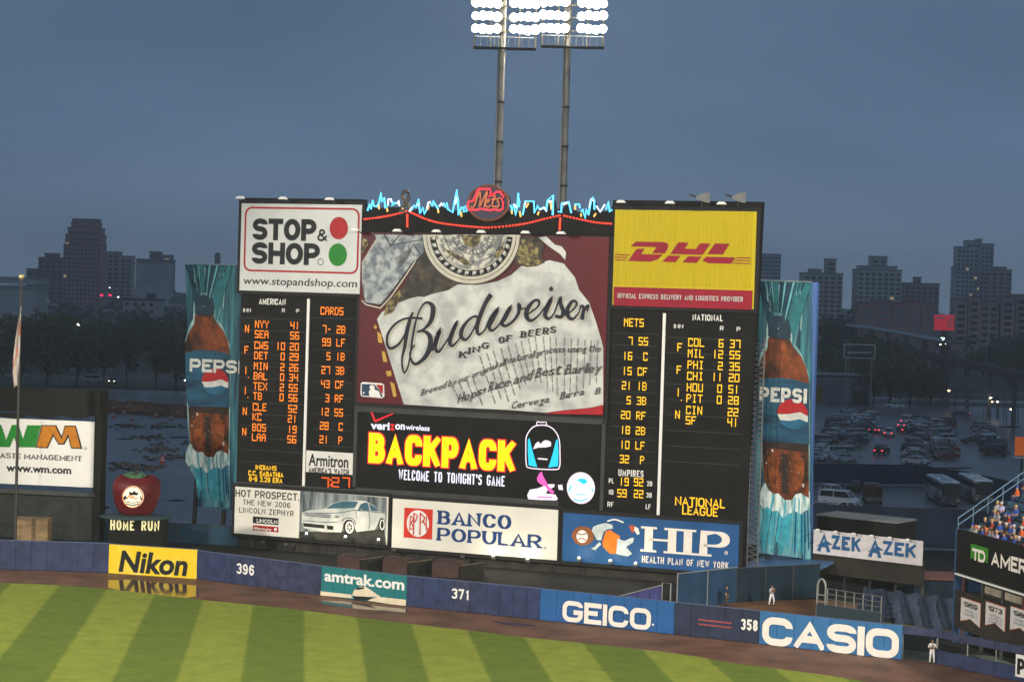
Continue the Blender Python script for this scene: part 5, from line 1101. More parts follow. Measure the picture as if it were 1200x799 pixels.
# covered bins below the board
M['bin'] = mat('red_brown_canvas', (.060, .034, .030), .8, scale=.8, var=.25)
for k, (x0, x1, lb) in enumerate(((394, 442, 'leftmost'), (447, 500, 'middle'), (505, 562, 'rightmost'))):
    y0 = 700 + (x0 - 394) * .105; p = at(x0, y0, 182 - k * 1.5); q = at(x1, y0 + 4, 181 - k * 1.5); pl = Plane(p, q); zt = pl.S(x0, 651 + (x0 - 394) * .06)[1]
    rt = thing('canvas_bin', 'red brown canvas covered bin under the scoreboard, %s of three' % lb, 'bin', (p.x, p.y, 0)); L_ = pl.len
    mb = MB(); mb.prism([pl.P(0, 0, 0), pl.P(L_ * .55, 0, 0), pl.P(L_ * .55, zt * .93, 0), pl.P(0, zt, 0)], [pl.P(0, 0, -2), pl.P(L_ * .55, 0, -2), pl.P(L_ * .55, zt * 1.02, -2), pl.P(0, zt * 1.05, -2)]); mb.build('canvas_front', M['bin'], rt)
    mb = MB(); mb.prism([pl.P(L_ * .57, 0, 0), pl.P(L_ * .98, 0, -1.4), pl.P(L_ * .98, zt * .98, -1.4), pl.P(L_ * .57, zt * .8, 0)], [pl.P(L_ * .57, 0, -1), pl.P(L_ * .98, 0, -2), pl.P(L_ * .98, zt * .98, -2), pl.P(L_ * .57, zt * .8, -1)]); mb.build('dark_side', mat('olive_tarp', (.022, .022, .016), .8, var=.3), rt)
    mb = MB(); mb.tube([pl.P(L_ * .56, zt * .84, .05), pl.P(L_ * .98, zt, -1.3)], .05, 5); mb.build('edge_bar', mat('tan_bar', (.14, .11, .07), .6), rt)
# dugout-like rail fence with arch gate
rt = thing('rail_fence', 'grey pipe rail fence with an arched gate behind the big white lettered banner', 'fence', g2(957, 722) + (0,)); pl = Plane(ground(957, 721), ground(1032, 731)); L_ = pl.len
zr = pl.S(975, 690)[1]
mb = MB()
for f in (0, .33, .66, 1.0): mb.tube([pl.P(L_ * .16, zr * (.45 + .55 * f)), pl.P(L_, zr * (.40 + .55 * f))], .05, 5)
mb.build('rails', mat('dull_pipe', (.11, .12, .12), .6), rt)
for k in range(7):
    a = L_ * (.16 + .84 * k / 6); mb = MB(); mb.tube([pl.P(a, 0), pl.P(a, zr * (1 - .05 * k / 6))], .055, 5); mb.build('post', M['steel'], rt)
mb = MB(); A_, B_ = 0, L_ * .13; mb.tube([pl.P(A_, 0), pl.P(A_, zr)] + [pl.P((A_ + B_) / 2 - (B_ - A_) / 2 * cos(radians(t_)), zr + .75 * sin(radians(t_))) for t_ in range(0, 181, 20)] + [pl.P(B_, zr), pl.P(B_, 0)], .09, 6)
for f in (.5, .75): mb.tube([pl.P(A_, zr * f), pl.P(B_, zr * f)], .05, 5)
mb.build('arch_gate', M['steel'], rt)
mb = MB(); mb.prism([pl.P(0, 0, .1), pl.P(L_, 0, .1), pl.P(L_, zr * .38, .1), pl.P(0, zr * .42, .1)], [pl.P(0, 0, 0), pl.P(L_, 0, 0), pl.P(L_, zr * .38, 0), pl.P(0, zr * .42, 0)]); mb.build('kick_panel', mat('grey_blue_panel', (.03, .05, .065), .7), rt)
# light blue sign pair panel in front of black wall
AZ = Plane(at(954, 620, 178), at(1082, 634, 171.5))
rt = thing('bullpen_billboard', 'white strip sign with two repeated blue words on a black wall', 'sign', AZ.P(AZ.len / 2, 0))
a0, zt = AZ.S(953, 646); a1, zb = AZ.S(1080, 686); slab_sz(AZ, a0, a1, zb, zt + .2, 'black_wall', mat('black_brown_panel', (.030, .026, .020), .7, scale=.5, var=.2), rt, t=-.5)
slab(AZ, 954.5, 620, 1081, 662.5, 'panel', mat('pinkish_white_sign', (.62, .58, .58), .5, var=.06), rt, t=.15)
d = Draw(AZ, .17)
for x0, x1 in ((957, 1010), (1017, 1075)):
    yy = 624 + (x0 - 957) * .11; text(d, 'A', x0 + 2, yy - .5, x0 + 18, 22, t=.24, thin=.15); text(d, 'ZEK', x0 + 19, yy + 2.2, x1, 16.5, t=.24, R=.3, gap=.12); d.polypx([(x0, yy + 15), (x0 + 13, yy + 9), (x0 + 20, yy + 14), (x0 + 12, yy + 13.5)])
d.build('blue_lettering', mat('steel_blue_print', (.02, .10, .24), .5, var=.1), rt)
for k in range(5): a = a0 + .3 + (a1 - a0 - .6) * k / 4; mb = MB(); mb.tube([AZ.P(a, 0, -.8), AZ.P(a, zt, -.8)], .14, 6); mb.build('post', M['darkgrey'], rt)
for k in range(6):
    x = 964 + k * 21; arm_light(AZ, 'small dark lamp over the strip sign, number %s from the left' % ('one', 'two', 'three', 'four', 'five', 'six')[k], x, 620 + k * 2.3, up=.05, out=.9, sz=.3, group='small lamps over the strip sign')
bx = AZ.shifted(7); a0, z1 = bx.S(958, 602.5); a1, z0 = bx.S(1050, 626)
rt = thing('bullpen_roof_box', 'long black flat topped box behind the white strip sign', 'box', bx.P(a0, 0)); slab_sz(bx, a0, a1, 0, z1 - .1, 'body', M['board'], rt, t=-4); slab_sz(bx, a0 - .1, a1 + .1, z1 - .1, z1 + .05, 'roof_edge', mat('grey_edge', (.14, .15, .15), .6), rt, t=-4.2, off=.1)
# blue tarp
rt = None; tp = Plane(ground(1010, 722), ground(1122, 738)); mb = MB(); NX, NZ = 40, 14; rq = random.Random(9); base = len(mb.v)
zt0 = tp.S(1040, 690)[1]
for i in range(NX + 1):
    for j in range(NZ + 1):
        a = tp.len * i / NX; f = j / NZ; sag = .35 * abs(sin(i * .42)) * f
        mb.v.append(tuple(tp.P(a, max(.02, zt0 * f - sag * .5), .5 * sin(i * .8 + j * .35) * .5 + .9 * (1 - f) + rq.uniform(-.08, .08))))
for i in range(NX):
    for j in range(NZ): a = i * (NZ + 1) + j; mb.f.append((a, a + NZ + 1, a + NZ + 2, a + 1))
o_ = mb.build('blue_tarpaulin', mat('blue_tarp', (.022, .034, .058), .6, scale=.5, var=.3), smooth=True); prop(o_, 'slack blue grey tarpaulin hanging behind the right end of the outfield wall', 'tarpaulin')
# ================================================================== left: black framed sign, flagpole, apple
WP = Plane(at(-60, 560, 187), at(112, 560, 185))
rt = thing('left_billboard', 'white sign with green and orange logo in a black frame at the left edge', 'billboard', WP.P(WP.len * .6, 0))
X0 = -60; slab(WP, X0, 487, 112, 571, 'panel', M['white'], rt, t=.15, off=.05)
slab(WP, X0, 451, 117.5, 486, 'upper_box', M['board'], rt, t=-2.5, off=.3)
slab(WP, X0, 571.5, 113, 634, 'lower_wall', mat('black_green_panel', (.022, .026, .022), .7, var=.25), rt, t=-1.0, off=.0); slab(WP, 112.3, 484, 117, 634, 'side_post', M['board'], rt, t=-1.5, off=.25); slab(WP, X0, 574, 112, 577, 'lower_rail', M['darkgrey'], rt, t=.3, off=.02)
mb = MB(); prev = None
for k in range(41):
    x = X0 + (113.5 - X0) * k / 40; a, z_ = WP.S(x, 486.5 + 3.4 * abs(sin(x * .085))); zt = WP.S(x, 484)[1]
    cur = (WP.P(a, z_, .36), WP.P(a, zt + .05, .32))
    if prev: mb.poly([prev[0], cur[0], cur[1], prev[1]])
    prev = cur
mb.build('scalloped_cover', M['board'], rt)
d = Draw(WP, .22)
GW = [(-8, 497.3), (0, 497.4), (2.5, 497.4), (8.5, 515), (15, 497.5), (23, 497.6), (28, 514), (33, 497.8), (49, 498), (42.5, 523.8), (21.5, 523.6), (17.5, 512), (12.5, 523.5), (-4, 523.2)]
d.polypx(GW); d.build('green_letter', M['green'], rt)
d = Draw(WP, .26); d.polypx([(50, 497.6), (67, 497.8), (73.5, 511), (77, 498), (90, 498.3), (97.5, 525.5), (84.5, 525), (81, 511.5), (76.5, 520.5), (69.5, 520.3), (63.5, 510.5), (57, 524.6), (43, 524.2)]); d.build('letter_edge', M['ink'], rt)
d = Draw(WP, .30); d.polypx([(51, 498.8), (66, 499), (73.6, 514.5), (78, 499.2), (89.2, 499.4), (95.8, 524.3), (85.4, 524), (81.2, 508), (75.8, 519), (70.3, 519), (63.5, 508), (56.2, 523.5), (44.5, 523.2)]); d.build('orange_letter', mat('dull_orange_print', (.46, .16, .006), .5), rt)
d = Draw(WP, .22); text(d, 'WASTE MANAGEMENT', -7, 529.6, 97, 6.0, t=.22, thin=.14, R=.4, gap=.16, serif=.16); font(d, 'www.wm.com', 8.5, 545.5, 84.5, 6.4, off=.028); d.ringpx(101, 525, 1.3, .4); d.build('black_lettering', M['ink'], rt)
p = at(39, 636, 180); rt = thing('plywood_crate', 'brown plywood crate standing behind the wall below the left sign', 'crate', (p.x, p.y, 0))
zt = at(39, 607.5, 180).z; mb = MB(); mb.box((p.x, p.y, zt / 2), (2.95, 1.6, zt)); mb.build('boards', mat('plywood', (.20, .135, .07), .75, scale=.7, var=.35, detail=8, stretch=(1, 1, 3)), rt)
mb = MB(); mb.box((p.x, p.y - .0, zt + .05), (3.1, 1.75, .1)); mb.build('lid', mat('plywood_lid', (.16, .11, .06), .75), rt)
p = at(70, 620, 193); o_ = None; mb = MB(); mb.box((p.x + 4, p.y, at(80, 606, 193).z / 2), (7, .6, at(80, 606, 193).z)); q_ = mb.build('blue_screen_wall', M['farscreen']); prop(q_, 'dark blue screen wall between the plywood crate and the left sign post', 'wall')
# flagpole
p = at(17.5, 640, 177.5); rt = thing('flagpole', 'thin flagpole with a gilt ball at the left edge', 'flagpole', (p.x, p.y, 0)); zt = at(26, 328, 177.5).z
mb = MB(); mb.tube([(p.x, p.y, 0), (p.x, p.y, zt)], [.16, .09], 8); mb.build('pole', mat('dark_pole', (.045, .04, .035), .5, .3), rt)
mb = MB(); mb.lathe((p.x, p.y, zt), [(.02, -.02), (.22, .1), (.28, .28), (.22, .46), (.02, .56)], 10); mb.build('ball', mat('gilt_ball', (.7, .55, .25), .3, .6), rt, smooth=True)
mb = MB(); z1 = at(24, 362, 177.5).z; z0 = at(20, 455, 177.5).z; nseg = 26
for i in range(nseg + 1):
    f = i / nseg; z_ = z1 + (z0 - z1) * f; w = (.12 + .5 * min(1, f * 1.6)) * (1 - .35 * max(0, f - .8) * 5)
    for j in range(7): u = j / 6; mb.v.append((p.x + .12 - w * u - .12 * f, p.y - .1 + .14 * sin(u * 9 + f * 7), z_ + .3 * sin(u * 3)))
for i in range(nseg):
    for j in range(6): a = i * 7 + j; mb.f.append((a, a + 1, a + 8, a + 7))
fm = mat('limp_flag_cloth', (.62, .56, .50), .8, scale=1.6, var=.2, col2=(.50, .12, .06), lo=.50, hi=.60, stretch=(1, 1, .35)); o_ = mb.build('flag', fm, rt, smooth=True); prop(o_, label='limp orange and white flag')
# apple in its black box
p = at(159, 604, 183); rt = thing('home_run_box', 'black box with yellow white lettering under the red apple', 'box', (p.x, p.y, 0)); pl = Plane(at(128, 620, 181.5), at(190, 620, 181.5))
slab(pl, 127.5, 606.5, 189.5, 660, 'body', M['board'], rt, t=-3)
d = Draw(pl, .03); text(d, 'HOME', 129.5, 608.5, 157.5, 12, t=.17, R=.4, gap=.14); text(d, 'RUN', 166, 609.3, 187, 12, t=.17, R=.4, gap=.14); d.build('lettering', lit('lit_lettering', (1, .88, .45), .75), rt)
mb = MB(); mb.lathe((p.x, p.y, p.z - .12), [(3.2, -.1), (3.4, 0), (3.3, .08), (1.5, .3)], 30, sy=.7); mb.build('brim', mat('dark_green_brim', (.03, .055, .06), .6), rt, smooth=True)
ap = thing('apple', 'big red apple with a round white crest rising from the black box', 'apple', (p.x, p.y, p.z))
mb = MB(); h_ = (at(159, 557, 183).z - p.z); prof = [(.05, .12), (.9, .02), (1.45, .12), (1.75, .6), (2.05, 1.5), (2.22, 2.5), (2.2, 3.1), (2.0, 3.6), (1.6, 3.95), (1.15, 4.02), (.7, 3.85), (.3, 3.5), (.02, 3.35)]; sc_ = h_ / 4.02
n = 36; rings = []
for r, z_ in prof:
    mb_j = len(mb.v)
    for k in range(n):
        th = 2 * pi * k / n; lob = 1 + .035 * cos(5 * th) * min(1, z_ / 2)
        mb.v.append((p.x + r * cos(th) * .99 * lob, p.y + r * sin(th) * .95 * lob, p.z + z_ * sc_ + (.10 * cos(5 * th) if z_ < .3 else .12 * cos(2 * th) * (z_ > 3)))) 
    rings.append(mb_j)
for a, b in zip(rings, rings[1:]):
    for k in range(n): m_ = (k + 1) % n; mb.f.append((a + k, a + m_, b + m_, b + k))
mb.build('body', mat('apple_red', (.105, .008, .010), .5, scale=.9, var=.25), ap, smooth=True)
lf = MB(); c = Vector((p.x + .1, p.y - .9, p.z + 4.1 * sc_))
for s_, L_ in ((-1, 1.15), (1, 1.0), (-.3, .7)):
    lf.prism([c + Vector((0, 0, .05)), c + Vector((s_ * .5, -.25, -.35)), c + Vector((s_ * L_, -.3, .12)), c + Vector((s_ * .45, .1, .38))], [c + Vector((0, .1, -.02)), c + Vector((s_ * .5, -.12, -.42)), c + Vector((s_ * L_, -.2, .05)), c + Vector((s_ * .45, .2, .3))])
lf.prism([c + Vector((-.7, -.3, .05)), c + Vector((-.3, -.45, -.4)), c + Vector((.05, -.5, -.8)), c + Vector((.45, -.45, -.35)), c + Vector((.75, -.3, .1))], [c + Vector((-.7, 0, .05)), c + Vector((-.3, -.15, -.4)), c + Vector((.05, -.2, -.8)), c + Vector((.45, -.15, -.35)), c + Vector((.75, 0, .1))])
lf.build('leaf', mat('dark_green_leaf', (.035, .09, .04), .5, var=.2), ap)
st = MB(); st.tube([c + Vector((0, .3, -.5)), c + Vector((.05, .2, .1)), c + Vector((.15, .1, .55))], .08, 6); st.build('stem', mat('brown_stem', (.08, .05, .02), .7), ap)
ch = Plane(at(140, 583, 180.85), at(180, 583, 180.85)); d = Draw(ch, 0); 
mb = MB(); cc = ch.S(155.8, 582); n = 30; rr_ = .98; mb.prism([ch.P(cc[0] + rr_ * cos(-2 * pi * i / n), cc[1] + rr_ * 1.03 * sin(-2 * pi * i / n), .12) for i in range(n)], [ch.P(cc[0] + rr_ * cos(-2 * pi * i / n), cc[1] + rr_ * 1.03 * sin(-2 * pi * i / n), -.25) for i in range(n)]); mb.build('crest_disc', mat('crest_cream', (.85, .80, .60), .5, emit=(1, .9, .62), es=.35, var=0), ap)
d = Draw(ch, .14)
for pts in ([(144.5, 583), (147.5, 579.5), (149, 583), (146, 586)], [(151, 577), (153, 575.5), (155, 577), (158, 574.5), (160, 577), (163, 576), (161, 580), (157, 579.5), (153, 580)], [(164.5, 579), (166.5, 583), (167, 586.5), (164.8, 585)]): d.polypx(pts)
d.strokepx([(148, 589.5), (156, 591.5), (164, 589.5)], 1.2); d.strokepx([(146, 587), (156, 588.7), (165, 587.2)], .8); d.build('crest_marks', M['ink'], ap)
d = Draw(ch, .15); d.strokepx([(149, 584.5), (152.5, 579.5), (154, 583.5), (156.5, 581), (158, 584), (162, 582.5)], 1.1); d.ringpx(155.8, 582, 11.8, .9, 12.2); d.build('crest_script', M['orangeprint'], ap)
# far fences behind the board
panel_fence('boundary_fence', 'dark blue cloth fence behind the apple and left bottle banner', [g2(100, 630), g2(280, 640)], 2.0, M['farscreen'], 3.5, top=M['darkgrey'])
panel_fence('tall_boundary_screen', 'tall navy cloth screen below the two coaches', [g2(930, 636), g2(1130, 644), g2(1220, 650)], 4.3, mat('navy_screen_cloth', (.018, .040, .075), .8, scale=.2, var=.3), 4.5, top=M['darkgrey'])
panel_fence('lot_screen_fence', 'long blue cloth fence across the parking lot behind the coaches', [g2(930, 566), g2(1075, 568), g2(1135, 577), g2(1240, 603)], 2.9, mat('blue_cloth_fence', (.015, .06, .13), .8, scale=.2, var=.3), 5, top=M['darkgrey'])
rt = thing('brick_shed', 'low flat shed with a reddish roof left of the black grandstand sign', 'shed', at(1105, 690, 176)); c = at(1105, 690, 176)
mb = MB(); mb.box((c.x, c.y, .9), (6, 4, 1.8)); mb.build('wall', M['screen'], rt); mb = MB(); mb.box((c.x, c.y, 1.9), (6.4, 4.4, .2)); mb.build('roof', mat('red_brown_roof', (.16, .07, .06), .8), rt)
# ================================================================== right grandstand corner
GS = Plane((35.0, 152.0), (35.0 + 2.3 * 3, 152.0 - 9 * 3)); gs = thing('grandstand', 'black fronted grandstand corner at the right edge with blue seats above', 'grandstand', (35, 152, 0))
zt = GS.S(1131, 622)[1]; zb = GS.S(1127, 672)[1]; z2 = GS.S(1122, 691)[1]; z3 = GS.S(1121, 735)[1]
# orientation: n must face the field
LG = GS.len
slab_sz(GS, 0, LG, zb, zt, 'upper_front', M['board'], gs, t=-.4)
slab_sz(GS, 0, LG, z3, z2, 'lower_front', mat('dark_brown_front', (.035, .028, .022), .7, scale=.5, var=.2), gs, t=-.3)
slab_sz(GS, 0, LG, zb - .18, zb - .06, 'light_strip', M['whiteprint'], gs, t=.3, off=-.2)
slab_sz(GS, .3, LG, z2 - .2, zb, 'inner_wall', mat('beige_inner_wall', (.35, .31, .24), .7, scale=.5, var=.2), gs, t=-.2, off=-2.2)
slab_sz(GS, 0, LG, z2 - .35, z2 - .2, 'inner_floor', M['darkgrey'], gs, t=-2.4, off=-.0)
slab_sz(GS, .2, LG, 0, z3, 'lower_wall', M['board'], gs, t=-.3, off=-1.6)
for k in range(9):
    mb = MB(); a = .4 + k * 3.1; mb.tube([GS.P(a, 0, -.5), GS.P(a, zb, -.5)], .14, 6); mb.build('column', M['darkgrey'] if k % 3 else mat('column_red', (.10, .04, .035), .6), gs)
mb = MB(); mb.prism([GS.P(-.05, 0, .0), GS.P(-.05, 0, -2.6), GS.P(-.05, zt, -2.6), GS.P(-.05, zt, 0)], [GS.P(-.3, 0, .0), GS.P(-.3, 0, -2.6), GS.P(-.3, zt, -2.6), GS.P(-.3, zt, 0)]); mb.build('end_wall', mat('blue_end_wall', (.03, .07, .16), .6), gs)
RS = .8; RH = .58; NR = 9; M['seatblue'] = mat('blue_seating', (.035, .08, .13), .6, scale=.8, var=.2)
for r in range(NR):
    o0 = -.4 - r * RS; zz = zt - .95 + r * RH; mb = MB()
    mb.prism([GS.P(0, zz - 1.2, o0), GS.P(LG, zz - 1.2, o0), GS.P(LG, zz, o0), GS.P(0, zz, o0)], [GS.P(0, zz - 1.2, o0 - RS), GS.P(LG, zz - 1.2, o0 - RS), GS.P(LG, zz, o0 - RS), GS.P(0, zz, o0 - RS)]); mb.build('terrace_step', M['darkgrey'], gs)
    mb = MB(); mb.prism([GS.P(0, zz + .38, o0 - .2), GS.P(LG, zz + .38, o0 - .2), GS.P(LG, zz + .45, o0 - .2), GS.P(0, zz + .45, o0 - .2)], [GS.P(0, zz + .38, o0 - .6), GS.P(LG, zz + .38, o0 - .6), GS.P(LG, zz + .45, o0 - .6), GS.P(0, zz + .45, o0 - .6)])
    mb.prism([GS.P(0, zz + .42, o0 - .6), GS.P(LG, zz + .42, o0 - .6), GS.P(LG, zz + .85, o0 - .66), GS.P(0, zz + .85, o0 - .66)], [GS.P(0, zz + .42, o0 - .66), GS.P(LG, zz + .42, o0 - .66), GS.P(LG, zz + .85, o0 - .72), GS.P(0, zz + .85, o0 - .72)]); mb.build('seat_row', M['seatblue'], gs)
mb = MB()
for h_ in (.5, 1.05): mb.tube([GS.P(-.1, zt + h_ - .2, -.1), GS.P(-.1, zt + h_ + (NR - 1) * RH + .1, -.4 - NR * RS)], .05, 5)
for k in range(7): f = k / 6; q = GS.P(-.1, zt - .4 + f * (NR - 1) * RH, -.1 - f * (NR * RS + .3)); mb.tube([q, q + Vector((0, 0, 1.35))], .04, 5)
mb.build('end_railing', mat('blue_rail', (.10, .17, .26), .5), gs)
# sign on the upper front
d = Draw(GS, .02); d.rectpx(1138, 636.5, 1158, 659.5); o_ = d.build('green_square', mat('bright_green_print', (.035, .22, .01), .5), gs)
d = Draw(GS, .06); text(d, 'TD', 1140.5, 641.5, 1156, 14, t=.24, R=.45, gap=-.02); text(d, 'AMERITRADE', 1163.2, 644.8, 1262, 17.5, t=.22, R=.4, gap=.10); d.build('white_lettering', M['pinkwhite'], gs)
for k, (x0, x1, y0, yr, lines) in enumerate(((1127.5, 1150, 699.5, 702.5, ('1969', 'WORLD', 'CHAMPIONS')), (1156.5, 1179, 704.5, 707.8, ('1973', 'NATIONAL', 'LEAGUE', 'CHAMPIONS')), (1185.5, 1209, 710, 713.4, ('1986', 'WORLD', 'CHAMPIONS')))):
    a0, z1 = GS.S(x0, y0); a1 = GS.S(x1, yr)[0]; a_, z0 = GS.S(x0, y0 + 27.5); mid = (a0 + a1) / 2
    pn = thing('pennant', 'white pennant on the dark grandstand front, %s' % ('leftmost of the three', 'the middle one with the year 1973', 'cut by the right edge of the frame')[k], 'pennant', GS.P(mid, z0, .1)); w = a1 - a0
    P5 = lambda off, g=0: [GS.P(a0 - g, z1 + g, off), GS.P(a0 - g, z0 - g * 1.5, off), GS.P(mid, z0 + .38 - g, off), GS.P(a1 + g, z0 - g * 1.5, off), GS.P(a1 + g, z1 + g, off)]
    mb = MB(); mb.prism(P5(.05, .05), P5(.03, .05)); mb.build('edge', mat('orange_red_edge', (.45, .10, .04), .6), pn)
    mb = MB(); mb.prism(P5(.08), P5(.055)); mb.build('cloth', mat('pennant_white', (.62, .58, .54), .7, var=.06), pn)
    d = Draw(GS, .09); d2 = Draw(GS, .09)
    text(d, lines[0], x0 + 3, y0 + 4, x1 - 3, 6, t=.22, R=.4)
    for j, s_ in enumerate(lines[1:]): text(d2, s_, x0 + 3.2, y0 + 13 + j * (4.2 if len(lines) < 4 else 3.8), x1 - 3.2, 2.9, t=.16, R=.3)
    d.build('year', M['ink'], pn); d2.build('small_lettering', mat('grey_blue_print', (.22, .25, .30), .6), pn)
# ================================================================== people
SKIN = mat('skin', (.36, .20, .13), .6, var=0); 
def body_mesh(name, J, E_, mats, sub=1):
    """J: name -> (pos, radius, material index); one skinned surface"""
    names = list(J); me = bpy.data.meshes.new(name); me.from_pydata([J[n][0] for n in names], [(names.index(a), names.index(b)) for a, b in E_], []); me.update()
    o = bpy.data.objects.new(name, me); COL.objects.link(o); md = o.modifiers.new('s', 'SKIN'); md.use_smooth_shade = True
    sv = me.skin_vertices[0].data
    for i, n in enumerate(names): r = J[n][1]; sv[i].radius = r if isinstance(r, tuple) else (r, r); sv[i].use_root = (n == 'pelvis')
    m2 = o.modifiers.new('u', 'SUBSURF'); m2.levels = sub; m2.render_levels = sub
    dg = bpy.context.evaluated_depsgraph_get(); nm = bpy.data.meshes.new_from_object(o.evaluated_get(dg)); bpy.data.objects.remove(o)
    nm.materials.clear()
    for m in mats: nm.materials.append(m)
    pts = [(Vector(J[a][0]), Vector(J[b][0]), J[b][2]) for a, b in E_]
    for p in nm.polygons:
        c = p.center; best = min(pts, key=lambda s: (c - (s[0] + (s[1] - s[0]) * max(0, min(1, (c - s[0]).dot(s[1] - s[0]) / (s[1] - s[0]).length_squared)))).length); p.material_index = best[2]; p.use_smooth = True
    return nm
def with_hands(nm, hands, mi):
    """adds five bent fingers to each palm, in the same mesh"""
    V = [v.co.copy() for v in nm.vertices]; Fs = [tuple(p.vertices) for p in nm.polygons]; ids = [p.material_index for p in nm.polygons]; mats = list(nm.materials)
    mb = MB()
    for c, d_, side in hands:
        c = Vector(c); d_ = Vector(d_).normalized(); s_ = Vector(side).normalized(); k_ = d_.cross(s_)
        for i, L_ in enumerate((.075, .085, .08, .065)):
            b = c + s_ * (.03 - .02 * i); mb.tube([b, b + d_ * L_ * .5, b + d_ * L_ * .85 + k_ * .025], [.010, .009, .007], 5)
        b = c - d_ * .05 + s_ * .03; mb.tube([b, b + s_ * .03 + d_ * .02, b + s_ * .035 + d_ * .055], [.012, .010, .008], 5)
    b0 = len(V); V += [Vector(v) for v in mb.v]; Fs += [tuple(i + b0 for i in f) for f in mb.f]; ids += [mi] * len(mb.f)
    m2 = bpy.data.meshes.new(nm.name); m2.from_pydata(V, [], Fs); m2.update()
    for m in mats: m2.materials.append(m)
    for p, i in zip(m2.polygons, ids): p.material_index = i; p.use_smooth = True
    return m2
ED = [('pelvis', 'waist'), ('waist', 'chest'), ('chest', 'neck'), ('neck', 'chin'), ('chin', 'head'), ('head', 'crown'), ('pelvis', 'hipl'), ('hipl', 'kneel'), ('kneel', 'ankl'), ('ankl', 'toel'), ('pelvis', 'hipr'), ('hipr', 'kneer'), ('kneer', 'ankr'), ('ankr', 'toer'),
      ('chest', 'shl'), ('shl', 'ell'), ('ell', 'wrl'), ('wrl', 'pal'), ('chest', 'shr'), ('shr', 'elr'), ('elr', 'wrr'), ('wrr', 'par')]
def figure(name, label, loc, rz, shirt, trousers, shoe, arms, stance=.13, cap=None, sleeve=True, group=None, lean=0):
    # material order: shirt, trousers, skin, shoes
    J = {'pelvis': ((0, 0, .98), (.155, .12), 1), 'waist': ((0, -lean * .3, 1.14), (.15, .11), 0), 'chest': ((0, -lean * .7, 1.36), (.18, .12), 0), 'neck': ((0, -lean, 1.53), .06, 2), 'chin': ((0, -lean - .02, 1.62), .072, 2), 'head': ((0, -lean - .02, 1.72), .095, 2), 'crown': ((0, -lean - .0, 1.80), .06, 2),
         'hipl': ((-.10, 0, .90), .105, 1), 'kneel': ((-stance, -.03, .50), .075, 1), 'ankl': ((-stance - .03, .02, .09), .05, 1), 'toel': ((-stance - .05, -.16, .045), .04, 3),
         'hipr': ((.10, 0, .90), .105, 1), 'kneer': ((stance, -.05, .50), .075, 1), 'ankr': ((stance + .03, .02, .09), .05, 1), 'toer': ((stance + .05, -.16, .045), .04, 3),
         'shl': ((-.20, -lean, 1.44), .068, 0), 'shr': ((.20, -lean, 1.44), .068, 0)}
    (el, wl, pl_), (er, wr, pr_) = arms
    J['ell'] = (el, .045, 0); J['wrl'] = (wl, .030, 2); J['pal'] = (pl_, (.035, .02), 2); J['elr'] = (er, .045, 0); J['wrr'] = (wr, .030, 2); J['par'] = (pr_, (.035, .02), 2)
    nm = body_mesh('body', J, ED, [shirt, trousers, SKIN, shoe], 1)
    hd = []
    for w_, p_, sx in ((wl, pl_, 1), (wr, pr_, -1)):
        d_ = Vector(p_) - Vector(w_); s_ = d_.cross(Vector((0, 1, .3))); s_ = s_ if s_.length > .01 else Vector((1, 0, 0)); hd.append((p_, d_, s_ * sx))
    nm = with_hands(nm, hd, 2)
    rt = thing(name, label, 'person', loc, group, rz); b = bpy.data.objects.new('body', nm); COL.objects.link(b); b.parent = rt
    y = -lean
    f = MB(); f.prism([(-.012, y - .11, 1.69), (.012, y - .11, 1.69), (.008, y - .105, 1.74), (-.008, y - .105, 1.74)], [(-.015, y - .07, 1.69), (.015, y - .07, 1.69), (.012, y - .07, 1.74), (-.012, y - .07, 1.74)])
    for s_ in (-1, 1): f.box((s_ * .035, y - .105, 1.735), (.025, .01, .012)); f.box((s_ * .10, y - .01, 1.71), (.02, .04, .06))
    f.box((0, y - .102, 1.655), (.05, .012, .012)); f.build('face', mat('face_features', (.22, .10, .07), .6, var=0), rt, world=False)
    if cap:
        c = MB(); c.lathe((0, y - .01, 1.735), [(.108, 0), (.112, .04), (.09, .10), (.03, .125)], 14); c.prism([(-.07, y - .09, 1.745), (.07, y - .09, 1.745), (.055, y - .20, 1.735), (-.055, y - .20, 1.735)], [(-.07, y - .09, 1.755), (.07, y - .09, 1.755), (.055, y - .20, 1.745), (-.055, y - .20, 1.745)]); c.build('cap', cap, rt, world=False)
    return rt
M['uwhite'] = mat('white_uniform', (.78, .76, .72), .8, var=.03); M['ugrey'] = mat('grey_uniform_top', (.42, .44, .48), .8, var=.1); M['unavy'] = mat('navy_cloth', (.02, .03, .09), .8, var=.1); M['shoe'] = mat('black_shoe', (.02, .02, .02), .5, var=0); M['leather'] = mat('brown_leather', (.16, .07, .03), .6)
fold = (((-.30, -.05, 1.18), (-.12, -.28, 1.22), (-.04, -.33, 1.25)), ((.30, -.05, 1.18), (.12, -.28, 1.22), (.04, -.34, 1.24)))
p = ground(1092, 777.5); f1 = figure('player', 'player in white uniform standing at the right end of the outfield wall', (p.x, p.y, .01), radians(-8), M['uwhite'], M['uwhite'], M['shoe'], fold, .13, M['unavy'])
g = MB(); g.box((-.05, -.37, 1.22), (.15, .14, .20), top=.7); g.box((-.14, -.37, 1.22), (.05, .1, .12)); g.build('glove', M['leather'], f1, world=False)
g = MB(); g.box((.0, -.135, 1.38), (.20, .01, .05)); g.box((.02, -.13, 1.30), (.08, .01, .06)); g.build('chest_mark', M['unavy'], f1, world=False)
